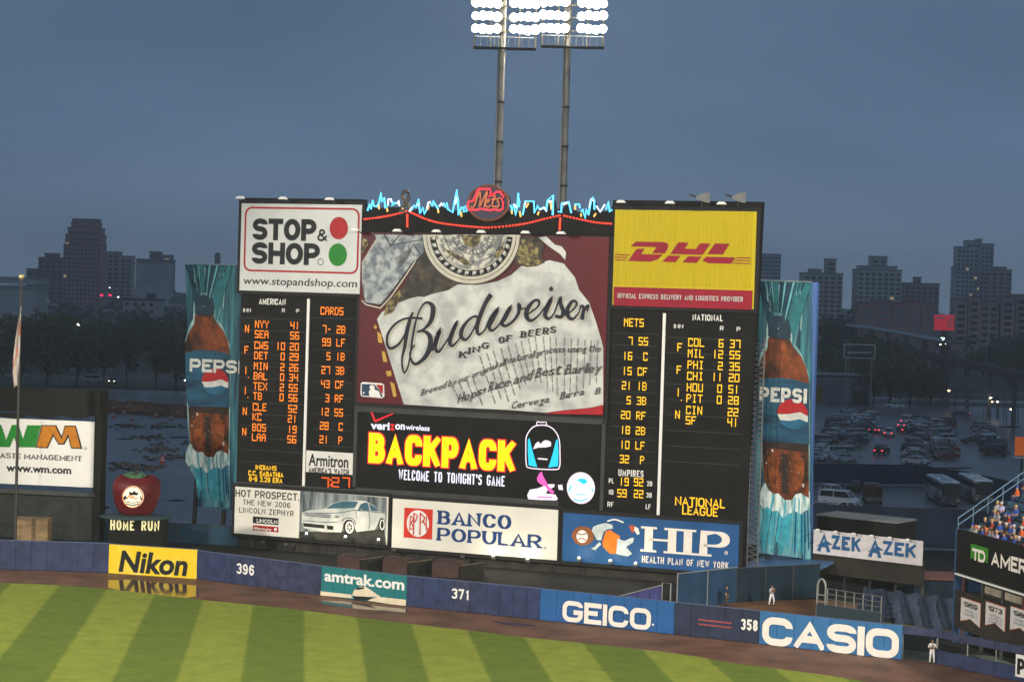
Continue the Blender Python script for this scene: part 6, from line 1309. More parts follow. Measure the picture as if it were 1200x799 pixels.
p = ground(904, 709.5); f2 = figure('pitcher', 'pitcher in white trousers and grey top on the bullpen dirt', (p.x, p.y, .01), radians(25), M['ugrey'], M['uwhite'], M['shoe'], (((-.28, -.08, 1.16), (-.14, -.26, 1.30), (-.06, -.30, 1.36)), ((.30, -.06, 1.18), (.14, -.25, 1.30), (.06, -.31, 1.35))), .20, M['unavy'], lean=.02)
g = MB(); g.box((.0, -.34, 1.38), (.18, .14, .20), top=.7); g.build('glove', M['leather'], f2, world=False)
p = ground(851, 710); figure('person', 'person in dark clothes standing at the blue bullpen fence', (p.x, p.y, .01), radians(60), M['unavy'], mat('brown_trousers', (.09, .06, .04), .8, var=0), M['shoe'], (((-.26, .02, 1.16), (-.25, -.05, .92), (-.25, -.08, .83)), ((.26, .02, 1.16), (.26, -.05, .92), (.26, -.08, .83))), .12, M['shoe'])
# spectators: one seated body, shirts of different cloth
sit = {'pelvis': ((0, 0, .12), (.16, .13), 1), 'waist': ((0, 0, .28), (.15, .11), 0), 'chest': ((0, -.02, .50), (.18, .12), 0), 'neck': ((0, -.03, .67), .06, 2), 'chin': ((0, -.05, .76), .072, 2), 'head': ((0, -.05, .86), .095, 2), 'crown': ((0, -.04, .94), .06, 2),
       'hipl': ((-.10, -.05, .10), .10, 1), 'kneel': ((-.13, -.42, .14), .075, 1), 'ankl': ((-.13, -.40, -.30), .05, 1), 'toel': ((-.14, -.55, -.36), .04, 3), 'hipr': ((.10, -.05, .10), .10, 1), 'kneer': ((.13, -.42, .14), .075, 1), 'ankr': ((.13, -.40, -.30), .05, 1), 'toer': ((.14, -.55, -.36), .04, 3),
       'shl': ((-.20, -.02, .58), .068, 0), 'shr': ((.20, -.02, .58), .068, 0), 'ell': ((-.27, -.08, .33), .045, 0), 'wrl': ((-.16, -.30, .24), .03, 2), 'pal': ((-.10, -.36, .24), (.035, .02), 2), 'elr': ((.27, -.08, .33), .045, 0), 'wrr': ((.16, -.30, .24), .03, 2), 'par': ((.10, -.36, .24), (.035, .02), 2)}
cl_ = {'orange': (.70, .11, .02), 'white': (.50, .50, .48), 'royal blue': (.03, .08, .35), 'black': (.02, .02, .025), 'dark red': (.30, .03, .03), 'grey': (.25, .25, .27), 'lilac': (.40, .33, .55), 'yellow': (.75, .55, .12)}
hair = {'dark hair': mat('dark_hair', (.02, .015, .01), .7, var=0), 'a blue cap': mat('blue_cap', (.02, .06, .30), .7, var=0), 'fair hair': mat('fair_hair', (.40, .28, .10), .7, var=0), 'a white cap': mat('white_cap', (.45, .45, .45), .7, var=0), 'an orange cap': mat('orange_cap_cloth', (.7, .14, .02), .7, var=0)}
nm = body_mesh('body', sit, ED, [M['uwhite'], M['unavy'], SKIN, M['shoe']], 0)
nm = with_hands(nm, [((-.10, -.36, .24), (.5, -.7, 0), (0, 0, 1)), ((.10, -.36, .24), (-.5, -.7, 0), (0, 0, 1))], 2)
cm = MB(); cm.lathe((0, -.04, .88), [(.115, -.02), (.12, .04), (.095, .11), (.03, .135)], 10); fm_ = MB(); fm_.box((0, -.14, .86), (.03, .04, .04)); fm_.box((-.035, -.135, .885), (.025, .02, .012)); fm_.box((.035, -.135, .885), (.025, .02, .012)); fm_.box((0, -.13, .80), (.05, .015, .012))
capme = None; bodies = {}
for k, c in cl_.items():
    b = nm.copy(); b.materials[0] = mat('shirt_' + k.replace(' ', '_'), c, .8, var=.05); bodies[k] = b
rq = random.Random(21); cnt = 0; ang = math.atan2(GS.n.y, GS.n.x) + pi / 2
seen = set(); _o1 = ['first', 'second', 'third', 'fourth', 'fifth', 'sixth', 'seventh', 'eighth', 'ninth', 'tenth', 'eleventh', 'twelfth', 'thirteenth', 'fourteenth', 'fifteenth', 'sixteenth', 'seventeenth', 'eighteenth', 'nineteenth', 'twentieth']
ordn = _o1 + ['twenty-' + q for q in _o1[:9]] + ['thirtieth'] + ['thirty-' + q for q in _o1[:9]] + ['fortieth'] + ['forty-' + q for q in _o1[:9]]
facem = None
for r in range(NR):
    for s_ in range(22):
        a = .35 + s_ * .56
        if rq.random() < (.40 if r < 3 else .66): continue
        o0 = -.4 - r * RS - .42; zz = zt - .95 + r * RH + .45; loc = GS.P(a + rq.uniform(-.06, .06), zz, o0)
        q = loc - EYE; xi = 600 + F * q.dot(RT) / q.dot(FW)
        if xi > 1206: continue
        c = rq.choice(['orange', 'orange', 'white', 'royal blue', 'royal blue', 'black', 'dark red', 'grey', 'lilac', 'black', 'black', 'grey']); h_ = rq.choice(list(hair))
        lb = 'spectator in %s shirt with %s, %s seat of row %s' % (c, h_, ordn[s_], ('one', 'two', 'three', 'four', 'five', 'six', 'seven', 'eight', 'nine')[r])
        rt = thing('spectator', lb, 'person', loc, 'spectators seated in the right corner stand', ang + rq.uniform(-.4, .4))
        b = bpy.data.objects.new('body', bodies[c]); COL.objects.link(b); b.parent = rt
        if capme is None:
            capo = cm.build('hair', hair['dark hair'], rt, world=False); capme = capo.data; fo = fm_.build('face', mat('face_features_b', (.22, .10, .07), .6, var=0), rt, world=False); facem = fo.data
        else:
            capo = bpy.data.objects.new('hair', capme); COL.objects.link(capo); capo.parent = rt; fo = bpy.data.objects.new('face', facem); COL.objects.link(fo); fo.parent = rt
        capo.material_slots[0].link = 'OBJECT'; capo.material_slots[0].material = hair[h_]
# ================================================================== vehicles
M['tyre'] = mat('tyre_rubber', (.02, .02, .02), .8, var=0); M['rimm'] = mat('wheel_rim', (.35, .35, .36), .35, .6, var=0); M['glass'] = mat('car_glass', (.03, .04, .05), .08, var=0, spec=.8); M['trim'] = mat('grey_trim', (.08, .08, .08), .5, var=0)
M['taillit'] = lit('lit_tail_light', (1, .05, .08), 3.0); M['headoff'] = mat('headlight_glass', (.5, .5, .5), .15, var=0); M['tailoff'] = mat('tail_light', (.22, .01, .01), .25, var=0); M['headlit'] = lit('lit_headlight', (1, .9, .6), 6)
paint = {}
for k, c in {'white': (.80, .80, .80), 'silver': (.52, .54, .56), 'black': (.02, .02, .022), 'dark grey': (.08, .085, .09), 'dark red': (.18, .015, .02), 'navy blue': (.02, .035, .10), 'beige': (.33, .29, .22), 'dark green': (.02, .06, .04)}.items(): paint[k] = mat('paint_' + k.replace(' ', '_'), c, .35, 0, var=0, spec=.6)
def car_proto(kind):
    """local x forward, origin on the ground at the middle"""
    spec = {'sedan': dict(L=4.6, W=1.78, hood=.88, roof=1.42, gh=[(-1.55, .94), (-.95, 1.40), (.55, 1.40), (1.15, .93)], prof=[(-2.3, .35), (-2.3, .80), (-2.1, .98), (-1.5, 1.0), (1.1, .96), (1.95, .86), (2.25, .72), (2.3, .35)]),
            'estate': dict(L=4.7, W=1.85, roof=1.74, gh=[(-2.2, 1.02), (-2.0, 1.68), (.45, 1.68), (1.1, 1.02)], prof=[(-2.32, .42), (-2.34, 1.02), (-2.2, 1.08), (1.1, 1.06), (2.1, .98), (2.32, .84), (2.34, .42)]),
            'van': dict(L=5.1, W=1.95, roof=1.98, gh=[(-2.4, 1.15), (-2.3, 1.92), (1.25, 1.92), (1.95, 1.12)], prof=[(-2.5, .42), (-2.52, 1.15), (-2.4, 1.2), (1.9, 1.16), (2.35, 1.0), (2.52, .82), (2.52, .42)]),
            'hatchback': dict(L=4.1, W=1.72, roof=1.48, gh=[(-1.85, .98), (-1.5, 1.44), (.45, 1.44), (1.05, .95)], prof=[(-2.02, .36), (-2.05, .95), (-1.85, 1.02), (1.0, .98), (1.75, .86), (2.02, .70), (2.05, .36)])}[kind]
    W = spec['W'] / 2; rt = thing('parked_car', 'x', 'car', (0, 0, 0)); b = MB(); P = spec['prof']
    def loft(Q, w0, w1, wi):
        # side profile with shoulders: outer ring inset at the top
        n = len(Q); L_ = [(x, w0 if z < .7 else w1, z) for x, z in Q]; R_ = [(x, -y, z) for x, y, z in L_]
        b.prism(L_, R_)
    loft(P, W, W * .95, 0); zr = spec['roof']; G = spec['gh']
    b.prism([(G[1][0] - .05, W * .74, zr - .04), (G[2][0] + .05, W * .74, zr - .04), (G[2][0] + .05, -W * .74, zr - .04), (G[1][0] - .05, -W * .74, zr - .04)], [(G[1][0] + .1, W * .66, zr + .05), (G[2][0] - .1, W * .66, zr + .05), (G[2][0] - .1, -W * .66, zr + .05), (G[1][0] + .1, -W * .66, zr + .05)])
    for s_ in (-1, 1):
        for i, j in ((0, 1), (3, 2)): b.tube([(G[i][0], s_ * W * .90, G[i][1]), (G[j][0], s_ * W * .73, G[j][1])], .05, 4)
        mx_ = (G[1][0] + G[2][0]) / 2; b.tube([(mx_, s_ * W * .915, G[0][1]), (mx_, s_ * W * .735, G[1][1])], .05, 4); b.box((G[3][0] - .35, s_ * (W + .08), G[3][1] + .06), (.16, .18, .14))
    bo = b.build('body', paint['silver'], rt, world=False)
    g = MB(); lo = [(G[0][0], W * .88, G[0][1] - .02), (G[3][0], W * .88, G[3][1] - .02), (G[3][0], -W * .88, G[3][1] - .02), (G[0][0], -W * .88, G[0][1] - .02)]; hi = [(G[1][0], W * .72, G[1][1]), (G[2][0], W * .72, G[2][1]), (G[2][0], -W * .72, G[2][1]), (G[1][0], -W * .72, G[1][1])]
    g.prism(lo, hi); g.build('windows', M['glass'], rt, world=False)
    wl = None
    for x in (-spec['L'] * .30, spec['L'] * .31):
        for s_ in (-1, 1):
            if wl is None:
                t_ = MB(); r = .33; n = 12
                t_.prism([(r * cos(2 * pi * k / n), .11, r * sin(2 * pi * k / n)) for k in range(n)], [(r * cos(2 * pi * k / n), -.11, r * sin(2 * pi * k / n)) for k in range(n)]); wl = t_.build('wheel', M['tyre'], rt, world=False)
                t_ = MB(); r = .2; t_.prism([(r * cos(2 * pi * k / n), .125, r * sin(2 * pi * k / n)) for k in range(n)], [(r * cos(2 * pi * k / n), -.125, r * sin(2 * pi * k / n)) for k in range(n)]); rm = t_.build('rim', M['rimm'], wl, world=False); w_ = wl
            else: w_ = wl.copy(); COL.objects.link(w_); q = rm.copy(); COL.objects.link(q); q.parent = w_
            w_.location = (x, s_ * (W - .07), .33)
    for x, m_, nme in ((P[-1][0] - .01, M['headoff'], 'headlight'), (P[0][0] + .0, M['tailoff'], 'tail_light')):
        for s_ in (-1, 1): q = MB(); q.box((x, s_ * W * .72, .72 if nme == 'headlight' else .80), (.07, .34, .15)); q.build(nme, m_, rt, world=False)
    q = MB(); q.box((P[-1][0] + .03, 0, .45), (.1, W * 1.7, .14)); q.box((P[0][0] - .03, 0, .45), (.1, W * 1.7, .14)); q.box((P[-1][0] + .01, 0, .66), (.04, W * .8, .12)); q.build('bumpers_and_grille', M['trim'], rt, world=False)
    return rt
protos = {k: car_proto(k) for k in ('sedan', 'estate', 'van', 'hatchback')}; used = set(); car_no = {}
def put_car(kind, colour, x, y, rz, where, lit_tail=False, lit_head=False, group='cars parked in the lot behind the right bottle banner'):
    global n_cars
    src = protos[kind]
    c = src if kind not in used else copy_tree(src); used.add(kind)
    c.location = (x, y, -.02); c.rotation_euler = (0, 0, rz); prop(c, where, 'van' if kind == 'van' else 'car', group)
    for ch in c.children:
        if ch.name.startswith('body'): ch.material_slots[0].link = 'OBJECT'; ch.material_slots[0].material = paint[colour]
        if ch.name.startswith('tail_light'): ch.material_slots[0].link = 'OBJECT'; ch.material_slots[0].material = M['taillit'] if lit_tail else M['tailoff']
        if ch.name.startswith('headlight'): ch.material_slots[0].link = 'OBJECT'; ch.material_slots[0].material = M['headlit'] if lit_head else M['headoff']
    return c
A0 = Vector(ground(1026, 548)); A1 = Vector(ground(1048, 488)); ad_ = (A1 - A0); ad_.z = 0; AL = ad_.length; ad_.normalize(); ap_ = Vector((ad_.y, -ad_.x, 0)); hd_ = math.atan2(ad_.y, ad_.x)
rq = random.Random(31); rows_ = [('left of the aisle, nearest row', -5.5, 0, .98, 62), ('left of the aisle, second row', -10.5, .0, .95, 118), ('left of the aisle, third row', -20, 0, .95, 62), ('left of the aisle, fourth row', -25, .1, .95, 118),
        ('right of the aisle, nearest row', 6.0, .05, .90, 118), ('right of the aisle, second row', 11.0, .12, .80, 62), ('right of the aisle, third row', 19.5, .22, .78, 118)]
for nm_, off_, f0, f1, ha in rows_:
    n_ = 0; d_ = AL * f0
    while d_ < AL * f1:
        d_ += 3.1
        if rq.random() < .30: continue
        pos = A0 + ad_ * d_ + ap_ * (off_ + rq.uniform(-.4, .4)); q = pos - EYE; xi = 600 + F * q.dot(RT) / q.dot(FW)
        if xi < 952: continue
        n_ += 1; kind = rq.choice(['sedan', 'sedan', 'estate', 'estate', 'van', 'hatchback']); colour = rq.choice(['white', 'silver', 'silver', 'white', 'black', 'dark grey', 'dark red', 'navy blue', 'beige', 'dark green', 'silver'])
        put_car(kind, colour, pos.x, pos.y, hd_ - radians(ha) + rq.uniform(-.05, .05) + (pi if rq.random() < .4 else 0), '%s %s %s, %s car from the near end' % (colour, kind, nm_, ordn[n_ - 1]))
for k, (x, y, kd, co) in enumerate(((1022, 507, 'sedan', 'dark grey'), (1032, 507.5, 'hatchback', 'silver'), (1042, 511, 'estate', 'white'), (1059, 501.5, 'sedan', 'silver'), (1058, 507, 'sedan', 'black'), (1033, 532, 'estate', 'black'), (1063, 496.5, 'van', 'white'))):
    p = ground(x, y); put_car(kd, co, p.x, p.y, hd_ + rq.uniform(-.25, .25), '%s %s queueing in the aisle with lit red tail lights, %s car' % (co, kd, ordn[k]), lit_tail=True, group='cars queueing in the aisle with brake lights on')
for k, (x, y, kd, co, rz, w) in enumerate(((1048, 478, 'estate', 'white', 3.0, 'white estate car on the road under the big dark tree'), (1125, 488, 'sedan', 'dark grey', 2.9, 'dark sedan driving off on the road right of the lot'), (110, 448, 'van', 'white', .1, 'white van parked under the trees on the left'),
        (976, 583, 'estate', 'silver', -1.2, 'silver estate car in the near lot beside the right bottle banner, rear one'), (983, 592, 'van', 'white', -.5, 'white van in the near lot, above the black box end'), (966, 601, 'sedan', 'silver', -.4, 'silver sedan in the near lot half hidden by the bottle banner'), (997, 601, 'sedan', 'white', -.5, 'white sedan in the near lot behind the black roof box'),
        (1003, 575, 'sedan', 'black', 1.2, 'black sedan in the near lot left of the dark truck'), (1140, 520, 'sedan', 'dark grey', 2.6, 'lone dark sedan on the open asphalt right of the car rows'))):
    p = ground(x, y); put_car(kd, co, p.x, p.y, rz, w, lit_tail=(x == 1125), group=None)
p = ground(132, 449); c = put_car('sedan', 'dark grey', p.x, p.y, -1.5, 'car with glowing yellow headlights under the trees on the left', lit_head=True, group=None)
# pick-up truck
p = ground(1022, 588); rt = thing('truck', 'dark flatbed truck parked in the near lot left of the coaches', 'truck', (p.x, p.y, -.02), rz=1.45)
b = MB(); b.box((0, 0, .75), (6.6, 2.1, .5)); b.box((2.4, 0, 1.65), (1.9, 2.1, 1.4), top=.88); b.build('cab_and_chassis', paint['dark grey'], rt, world=False)
b = MB(); b.box((2.5, 0, 1.95), (1.84, 1.95, .5), top=.92); b.build('windows', M['glass'], rt, world=False)
b = MB(); b.box((-1.2, 0, 1.15), (4.4, 2.2, .25)); b.box((-1.2, 1.05, 1.7), (4.4, .08, .9)); b.box((-1.2, -1.05, 1.7), (4.4, .08, .9)); b.box((-3.4, 0, 1.7), (.08, 2.1, .9)); b.box((-1.2, 0, 1.9), (3.2, 1.7, .9), top=.8); b.build('load_bed', mat('rusty_load', (.10, .05, .035), .8, var=.3), rt, world=False)
for x in (-2.1, 2.2):
    for s_ in (-1, 1): b = MB(); b.prism([(x + .45 * cos(2 * pi * k / 12), s_ * 1.0 + .15, .45 + .45 * sin(2 * pi * k / 12)) for k in range(12)], [(x + .45 * cos(2 * pi * k / 12), s_ * 1.0 - .15, .45 + .45 * sin(2 * pi * k / 12)) for k in range(12)]); b.build('wheel', M['tyre'], rt, world=False)
# two coaches
def coach(label, px_, py_, rz):
    p = ground(px_, py_); rt = thing('coach', label, 'bus', (p.x, p.y, -.02), rz=rz, group=None); L_, W_, Hh = 12.0, 2.55, 3.3
    b = MB(); b.box((0, 0, 1.05), (L_, W_, 1.5)); b.box((0, 0, 1.95), (L_, W_, .3)); b.box((0, 0, 2.98), (L_ * .995, W_ * .98, .3)); b.box((-L_ / 2 + .1, 0, 2.3), (.2, W_ * .98, 1.1)); b.build('body', mat('coach_paint', (.50, .54, .55), .4, 0, col2=(.08, .10, .11), scale=.55, var=.2, lo=.46, hi=.54, detail=3, stretch=(1, 1, 1.2)), rt, world=False)
    b = MB(); b.box((0, 0, 3.2), (L_ * .97, W_ * .9, .14), top=.97); b.build('roof', mat('white_roof', (.85, .88, .92), .16, var=.05, spec=1.0), rt, world=False)
    for x_, w_ in ((-2.5, 2.0), (2.8, 1.6)): b = MB(); b.box((x_, 0, 3.34), (w_, 1.4, .14), top=.9); b.build('roof_hatch', M['dullwhite'], rt, world=False)
    for s_ in (-1, 1):
        for k in range(6): b = MB(); b.box((-L_ * .40 + k * L_ * .158, s_ * W_ * .485, 2.46), (L_ * .15, .06, .76)); b.build('window', M['glass'], rt, world=False)
    b = MB(); b.box((L_ / 2 - .02, 0, 2.1), (.12, W_ * .92, 1.55)); b.build('windscreen', M['glass'], rt, world=False)
    b = MB(); b.box((-L_ / 2 - .02, 0, 2.3), (.08, W_ * .8, .9)); b.build('rear_window', M['glass'], rt, world=False)
    for x in (-L_ * .30, L_ * .32):
        for s_ in (-1, 1): b = MB(); b.prism([(x + .5 * cos(2 * pi * k / 14), s_ * (W_ / 2 - .12) + .15, .5 + .5 * sin(2 * pi * k / 14)) for k in range(14)], [(x + .5 * cos(2 * pi * k / 14), s_ * (W_ / 2 - .12) - .15, .5 + .5 * sin(2 * pi * k / 14)) for k in range(14)]); b.build('wheel', M['tyre'], rt, world=False)
    for s_ in (-1, 1): b = MB(); b.box((L_ / 2 + .02, s_ * .95, .85), (.06, .35, .2)); b.build('headlight', M['headoff'], rt, world=False); b = MB(); b.tube([(L_ / 2, s_ * 1.1, 2.9), (L_ / 2 + .45, s_ * 1.45, 2.6), (L_ / 2 + .45, s_ * 1.45, 2.2)], .06, 5); b.build('mirror', M['trim'], rt, world=False)
coach('left of two white roofed coaches behind the navy screen', 1104, 588, radians(-92)); coach('right of two white roofed coaches behind the navy screen', 1142, 586, radians(-92))
# ================================================================== barrels and debris on the left of the lot
bar = None
for k, (x, y) in enumerate(((133, 489), (145, 486), (155, 492), (166, 483), (183, 489), (201, 492), (208, 488), (224, 493), (134, 481), (190, 545 - 3))):
    p = ground(x, y)
    if bar is None:
        bar = thing('traffic_barrel', '', 'barrel', (p.x, p.y, -.02), 'orange barrels on the wet lot'); b = MB(); b.lathe((0, 0, 0), [(.42, 0), (.42, .08), (.34, .1), (.31, .95), (.22, 1.1), (.1, 1.12)], 12); b.build('barrel', mat('barrel_orange', (.60, .10, .05), .6), bar, world=False)
        b = MB(); b.lathe((0, 0, .35), [(.338, 0), (.332, .16)], 12); b.lathe((0, 0, .68), [(.328, 0), (.322, .14)], 12); b.build('reflective_bands', M['whiteprint'], bar, world=False); t_ = bar
    else: t_ = copy_tree(bar)
    t_.location = (p.x, p.y, -.02); t_['label'] = 'orange traffic barrel on the wet lot left of the bottle banner, %s in the line' % ordn[k]
rb_ = MB(); rq = random.Random(12)
for k in range(520):
    x = rq.uniform(128, 232); y = 471 + rq.random() * 13 + (x - 128) * .07; p = ground(x, y); s_ = rq.uniform(.3, 1.3)
    rb_.box((p.x, p.y, s_ * .2), (s_ * rq.uniform(.8, 3), s_ * 1.5, s_ * rq.uniform(.4, .9)), rq.uniform(0, 3), rq.uniform(.3, .9))
prop(rb_.build('rubble', mat('rust_brown_rubble', (.20, .10, .06), .9, scale=.12, var=.5, col2=(.42, .15, .06))), 'low heap of rust brown rubble across the wet lot', 'rubble', kind='stuff')
M['patch'] = mat('dark_wet_patch', (.045, .048, .052), .95, scale=.4, var=.2, spec=0)
for k, (x, y, w, h_) in enumerate(((160, 548, 45, 3.2), (135, 543, 16, 2), (200, 536, 34, 1.2), (175, 512, 40, 1.2), (215, 512, 30, 1.4), (145, 514, 22, 1), (150, 498, 30, 1.2), (195, 500, 34, 1.2), (225, 521, 12, 2), (180, 527, 30, 1), (235, 530, 20, 1), (205, 586, 26, 1.0), (120, 594, 18, 3), (1165, 528, 30, 1), (1120, 548, 40, 1.2), (1180, 500, 30, .8))):
    rq2 = random.Random(k); P = []
    for i in range(18):
        t_ = 2 * pi * i / 18; j = rq2.uniform(.6, 1.3); P.append(ground(x + w / 2 * cos(t_) * j, y + h_ * .9 * sin(t_) * rq2.uniform(.3, 1.8)))
    sheet('dark_wet_patch', [(q.x, q.y) for q in P][::-1], -.022 + .0003 * k, M['patch'])
db = MB(); rq = random.Random(44)
for k in range(260):
    cx_, cy_ = rq.choice([(160, 548), (140, 545), (195, 500), (175, 512), (215, 520), (150, 500), (205, 536), (185, 527)]); x = cx_ + rq.gauss(0, 16); y = cy_ + rq.gauss(0, 1.6)
    if y < 495: continue
    p = ground(x, y); s_ = rq.uniform(.15, .6); db.box((p.x, p.y, s_ * .25), (s_ * rq.uniform(.8, 3), s_, s_ * .5), rq.uniform(0, 3), rq.uniform(.4, .9))
prop(db.build('debris', mat('dark_debris', (.06, .06, .058), .9, scale=1, var=.5, col2=(.24, .20, .17))), 'scattered dark debris on the wet lot behind the apple', 'debris', kind='stuff')
# ================================================================== trees
M['bark'] = mat('bark', (.045, .035, .028), .9, scale=2, var=.3)
leafm = [mat('leaf_' + n_, c, .85, scale=.35, var=.35, col2=c2) for n_, c, c2 in (('dark', (.085, .125, .080), (.150, .200, .110)), ('olive', (.115, .135, .075), (.180, .200, .105)), ('bluegreen', (.080, .130, .100), (.130, .180, .130)))]
def tree_proto(seed, m, n=1700, name='tree'):
    rq = random.Random(seed); rt = thing(name, '', 'tree', (0, 0, 0)); b = MB(); b.tube([(0, 0, -.1), (.05, 0, .2), (.0, .02, .45)], [.035, .026, .016], 7)
    lobes = [(0, 0, .66, .27), (0, 0, .42, .24)]
    for k in range(12):
        a = k * 2.4 + rq.uniform(-.3, .3); r = rq.uniform(.14, .30); z_ = rq.uniform(.24, .80); lobes.append((r * cos(a), r * sin(a), z_, rq.uniform(.12, .20)))
        b.tube([(0, 0, .22 + .1 * rq.random()), (r * cos(a) * .6, r * sin(a) * .6, z_ - .1), (r * cos(a), r * sin(a), z_)], [.014, .009, .004], 4)
    b.build('trunk', M['bark'], rt, world=False)
    c = MB()
    for k in range(n):
        lx, ly, lz, lr = lobes[k % len(lobes)]; v = Vector((rq.gauss(0, 1), rq.gauss(0, 1), rq.gauss(0, 1))).normalized() * lr * rq.uniform(.55, 1.12); P = Vector((lx, ly, lz)) + Vector((v.x, v.y, v.z * .85))
        if P.z < .06: continue
        s_ = rq.uniform(.014, .034); u = Vector((rq.gauss(0, 1), rq.gauss(0, 1), rq.gauss(0, .6))).normalized(); w = u.cross(Vector((rq.gauss(0, 1), rq.gauss(0, 1), rq.gauss(0, 1)))).normalized()
        c.poly([P + u * s_, P + w * s_ * .8, P - u * s_ * rq.uniform(.5, 1), P - w * s_ * .7])
    c.build('crown', m, rt, world=False); return rt
tp_ = [tree_proto(1, leafm[0]), tree_proto(2, leafm[1]), tree_proto(3, leafm[2]), tree_proto(4, leafm[0], 2200), tree_proto(5, leafm[1], 2200)]; tused = set(); rq = random.Random(77)
tone_ = ['dark green', 'olive green', 'blue green', 'dark dense', 'olive dense']
def put_tree(k, px_, base_py, top_py, wide, label, group, Y=None):
    global tp_
    if Y is None: p = ground(px_, base_py); Y = p.y
    x = at(px_, base_py, Y).x; zt = at(px_, top_py, Y).z
    t_ = tp_[k] if k not in tused else copy_tree(tp_[k]); tused.add(k); w = wide / F * Y / .78
    t_.location = (x, Y, -.05); t_.scale = (w, w, max(3, zt) / .97); t_.rotation_euler = (0, 0, rq.uniform(0, 6)); prop(t_, label, 'tree', group)
LT = [(-8, 458, 362, 60), (22, 450, 356, 66), (52, 455, 360, 60), (88, 452, 364, 62), (120, 449, 368, 54), (150, 452, 372, 56), (182, 456, 368, 60), (208, 458, 372, 56), (240, 456, 360, 66), (272, 458, 368, 60), (35, 430, 366, 50), (70, 425, 370, 46), (105, 420, 368, 44), (135, 418, 372, 44), (165, 424, 366, 46), (195, 420, 368, 46), (225, 425, 362, 50), (10, 408, 360, 44), (95, 400, 364, 34), (150, 404, 366, 34), (210, 402, 360, 40), (250, 405, 358, 46)]
for i, (x, yb, yt, w) in enumerate(LT):
    yt += rq.uniform(-7, 7); w *= rq.uniform(.75, 1.35); k = rq.randrange(5); where = 'front' if yb > 440 else ('middle' if yb > 415 else 'back'); put_tree(k, x, yb, yt, w, '%s tree in the %s row of the left park, %s from the left' % (tone_[k], where, ordn[[q[0] for q in LT if (q[1] > 440) == (yb > 440) and (q[1] > 415) == (yb > 415)].index(x)]), 'trees beyond the left side of the lot')
RT_ = [(975, 470, 402, 40), (1040, 477, 412, 66), (1066, 476, 408, 60), (1022, 474, 418, 44), (1088, 474, 424, 44), (1012, 455, 384, 50), (966, 440, 365, 44), (985, 425, 372, 40), (1045, 440, 398, 46), (1105, 450, 408, 36), (1130, 440, 404, 44), (1155, 446, 400, 46), (1182, 452, 404, 46), (1205, 450, 398, 50), (1120, 418, 384, 40), (1150, 420, 386, 40), (1178, 424, 388, 40), (1200, 430, 390, 40), (1000, 410, 366, 36), (1030, 412, 376, 40), (1065, 410, 378, 40)]
for i, (x, yb, yt, w) in enumerate(RT_):
    yt += rq.uniform(-5, 5); w *= rq.uniform(.85, 1.3); k = 4 if i in (1, 2) else rq.randrange(5); put_tree(k, x, yb, yt, w, '%s tree right of the bottle banner, %s in the park belt' % (('big spreading ' if i in (1, 2) else '') + tone_[k], ordn[i]), 'trees beyond the right side of the lot')
# woods that read as one mass
wb = MB(); rq = random.Random(5)
for k in range(11000):
    Y = rq.uniform(900, 3000) ** 1.0; x = rq.uniform(-.30, .32) * Y; hgt = 5 + 6 * (.5 + .5 * sin(x * .013 + Y * .004)) * (.5 + .5 * sin(x * .031 + 1)) + rq.uniform(0, 4)
    z_ = hgt * rq.random() ** .5; s_ = rq.uniform(1.2, 3.4) * Y / 1500; u = Vector((rq.gauss(0, 1), rq.gauss(0, .5), rq.gauss(0, .5))).normalized(); w = u.cross(Vector((0, 1, .2))).normalized(); P = Vector((x, Y, z_))
    wb.poly([P + u * s_, P + w * s_, P - u * s_, P - w * s_])
prop(wb.build('distant_wood', mat('distant_foliage', (.12, .15, .13), .9, scale=.01, var=.4)), 'dark belt of distant woodland below the skyline', 'woodland', kind='stuff')
hb = MB(); prev = None
for k in range(121):
    x = -2600 + 5200 * k / 120; z_ = 14 + 7 * sin(k * .21) + 5 * sin(k * .53 + 1) + 3 * sin(k * 1.7)
    cur = ((x, 3300, -1), (x, 3300, z_), (x, 3400, z_ * .5))
    if prev: hb.poly([prev[0], cur[0], cur[1], prev[1]]); hb.poly([prev[1], cur[1], cur[2], prev[2]])
    prev = cur
prop(hb.build('distant_ridge', mat('ridge_dark', (.06, .075, .07), .9, var=0)), kind='structure')
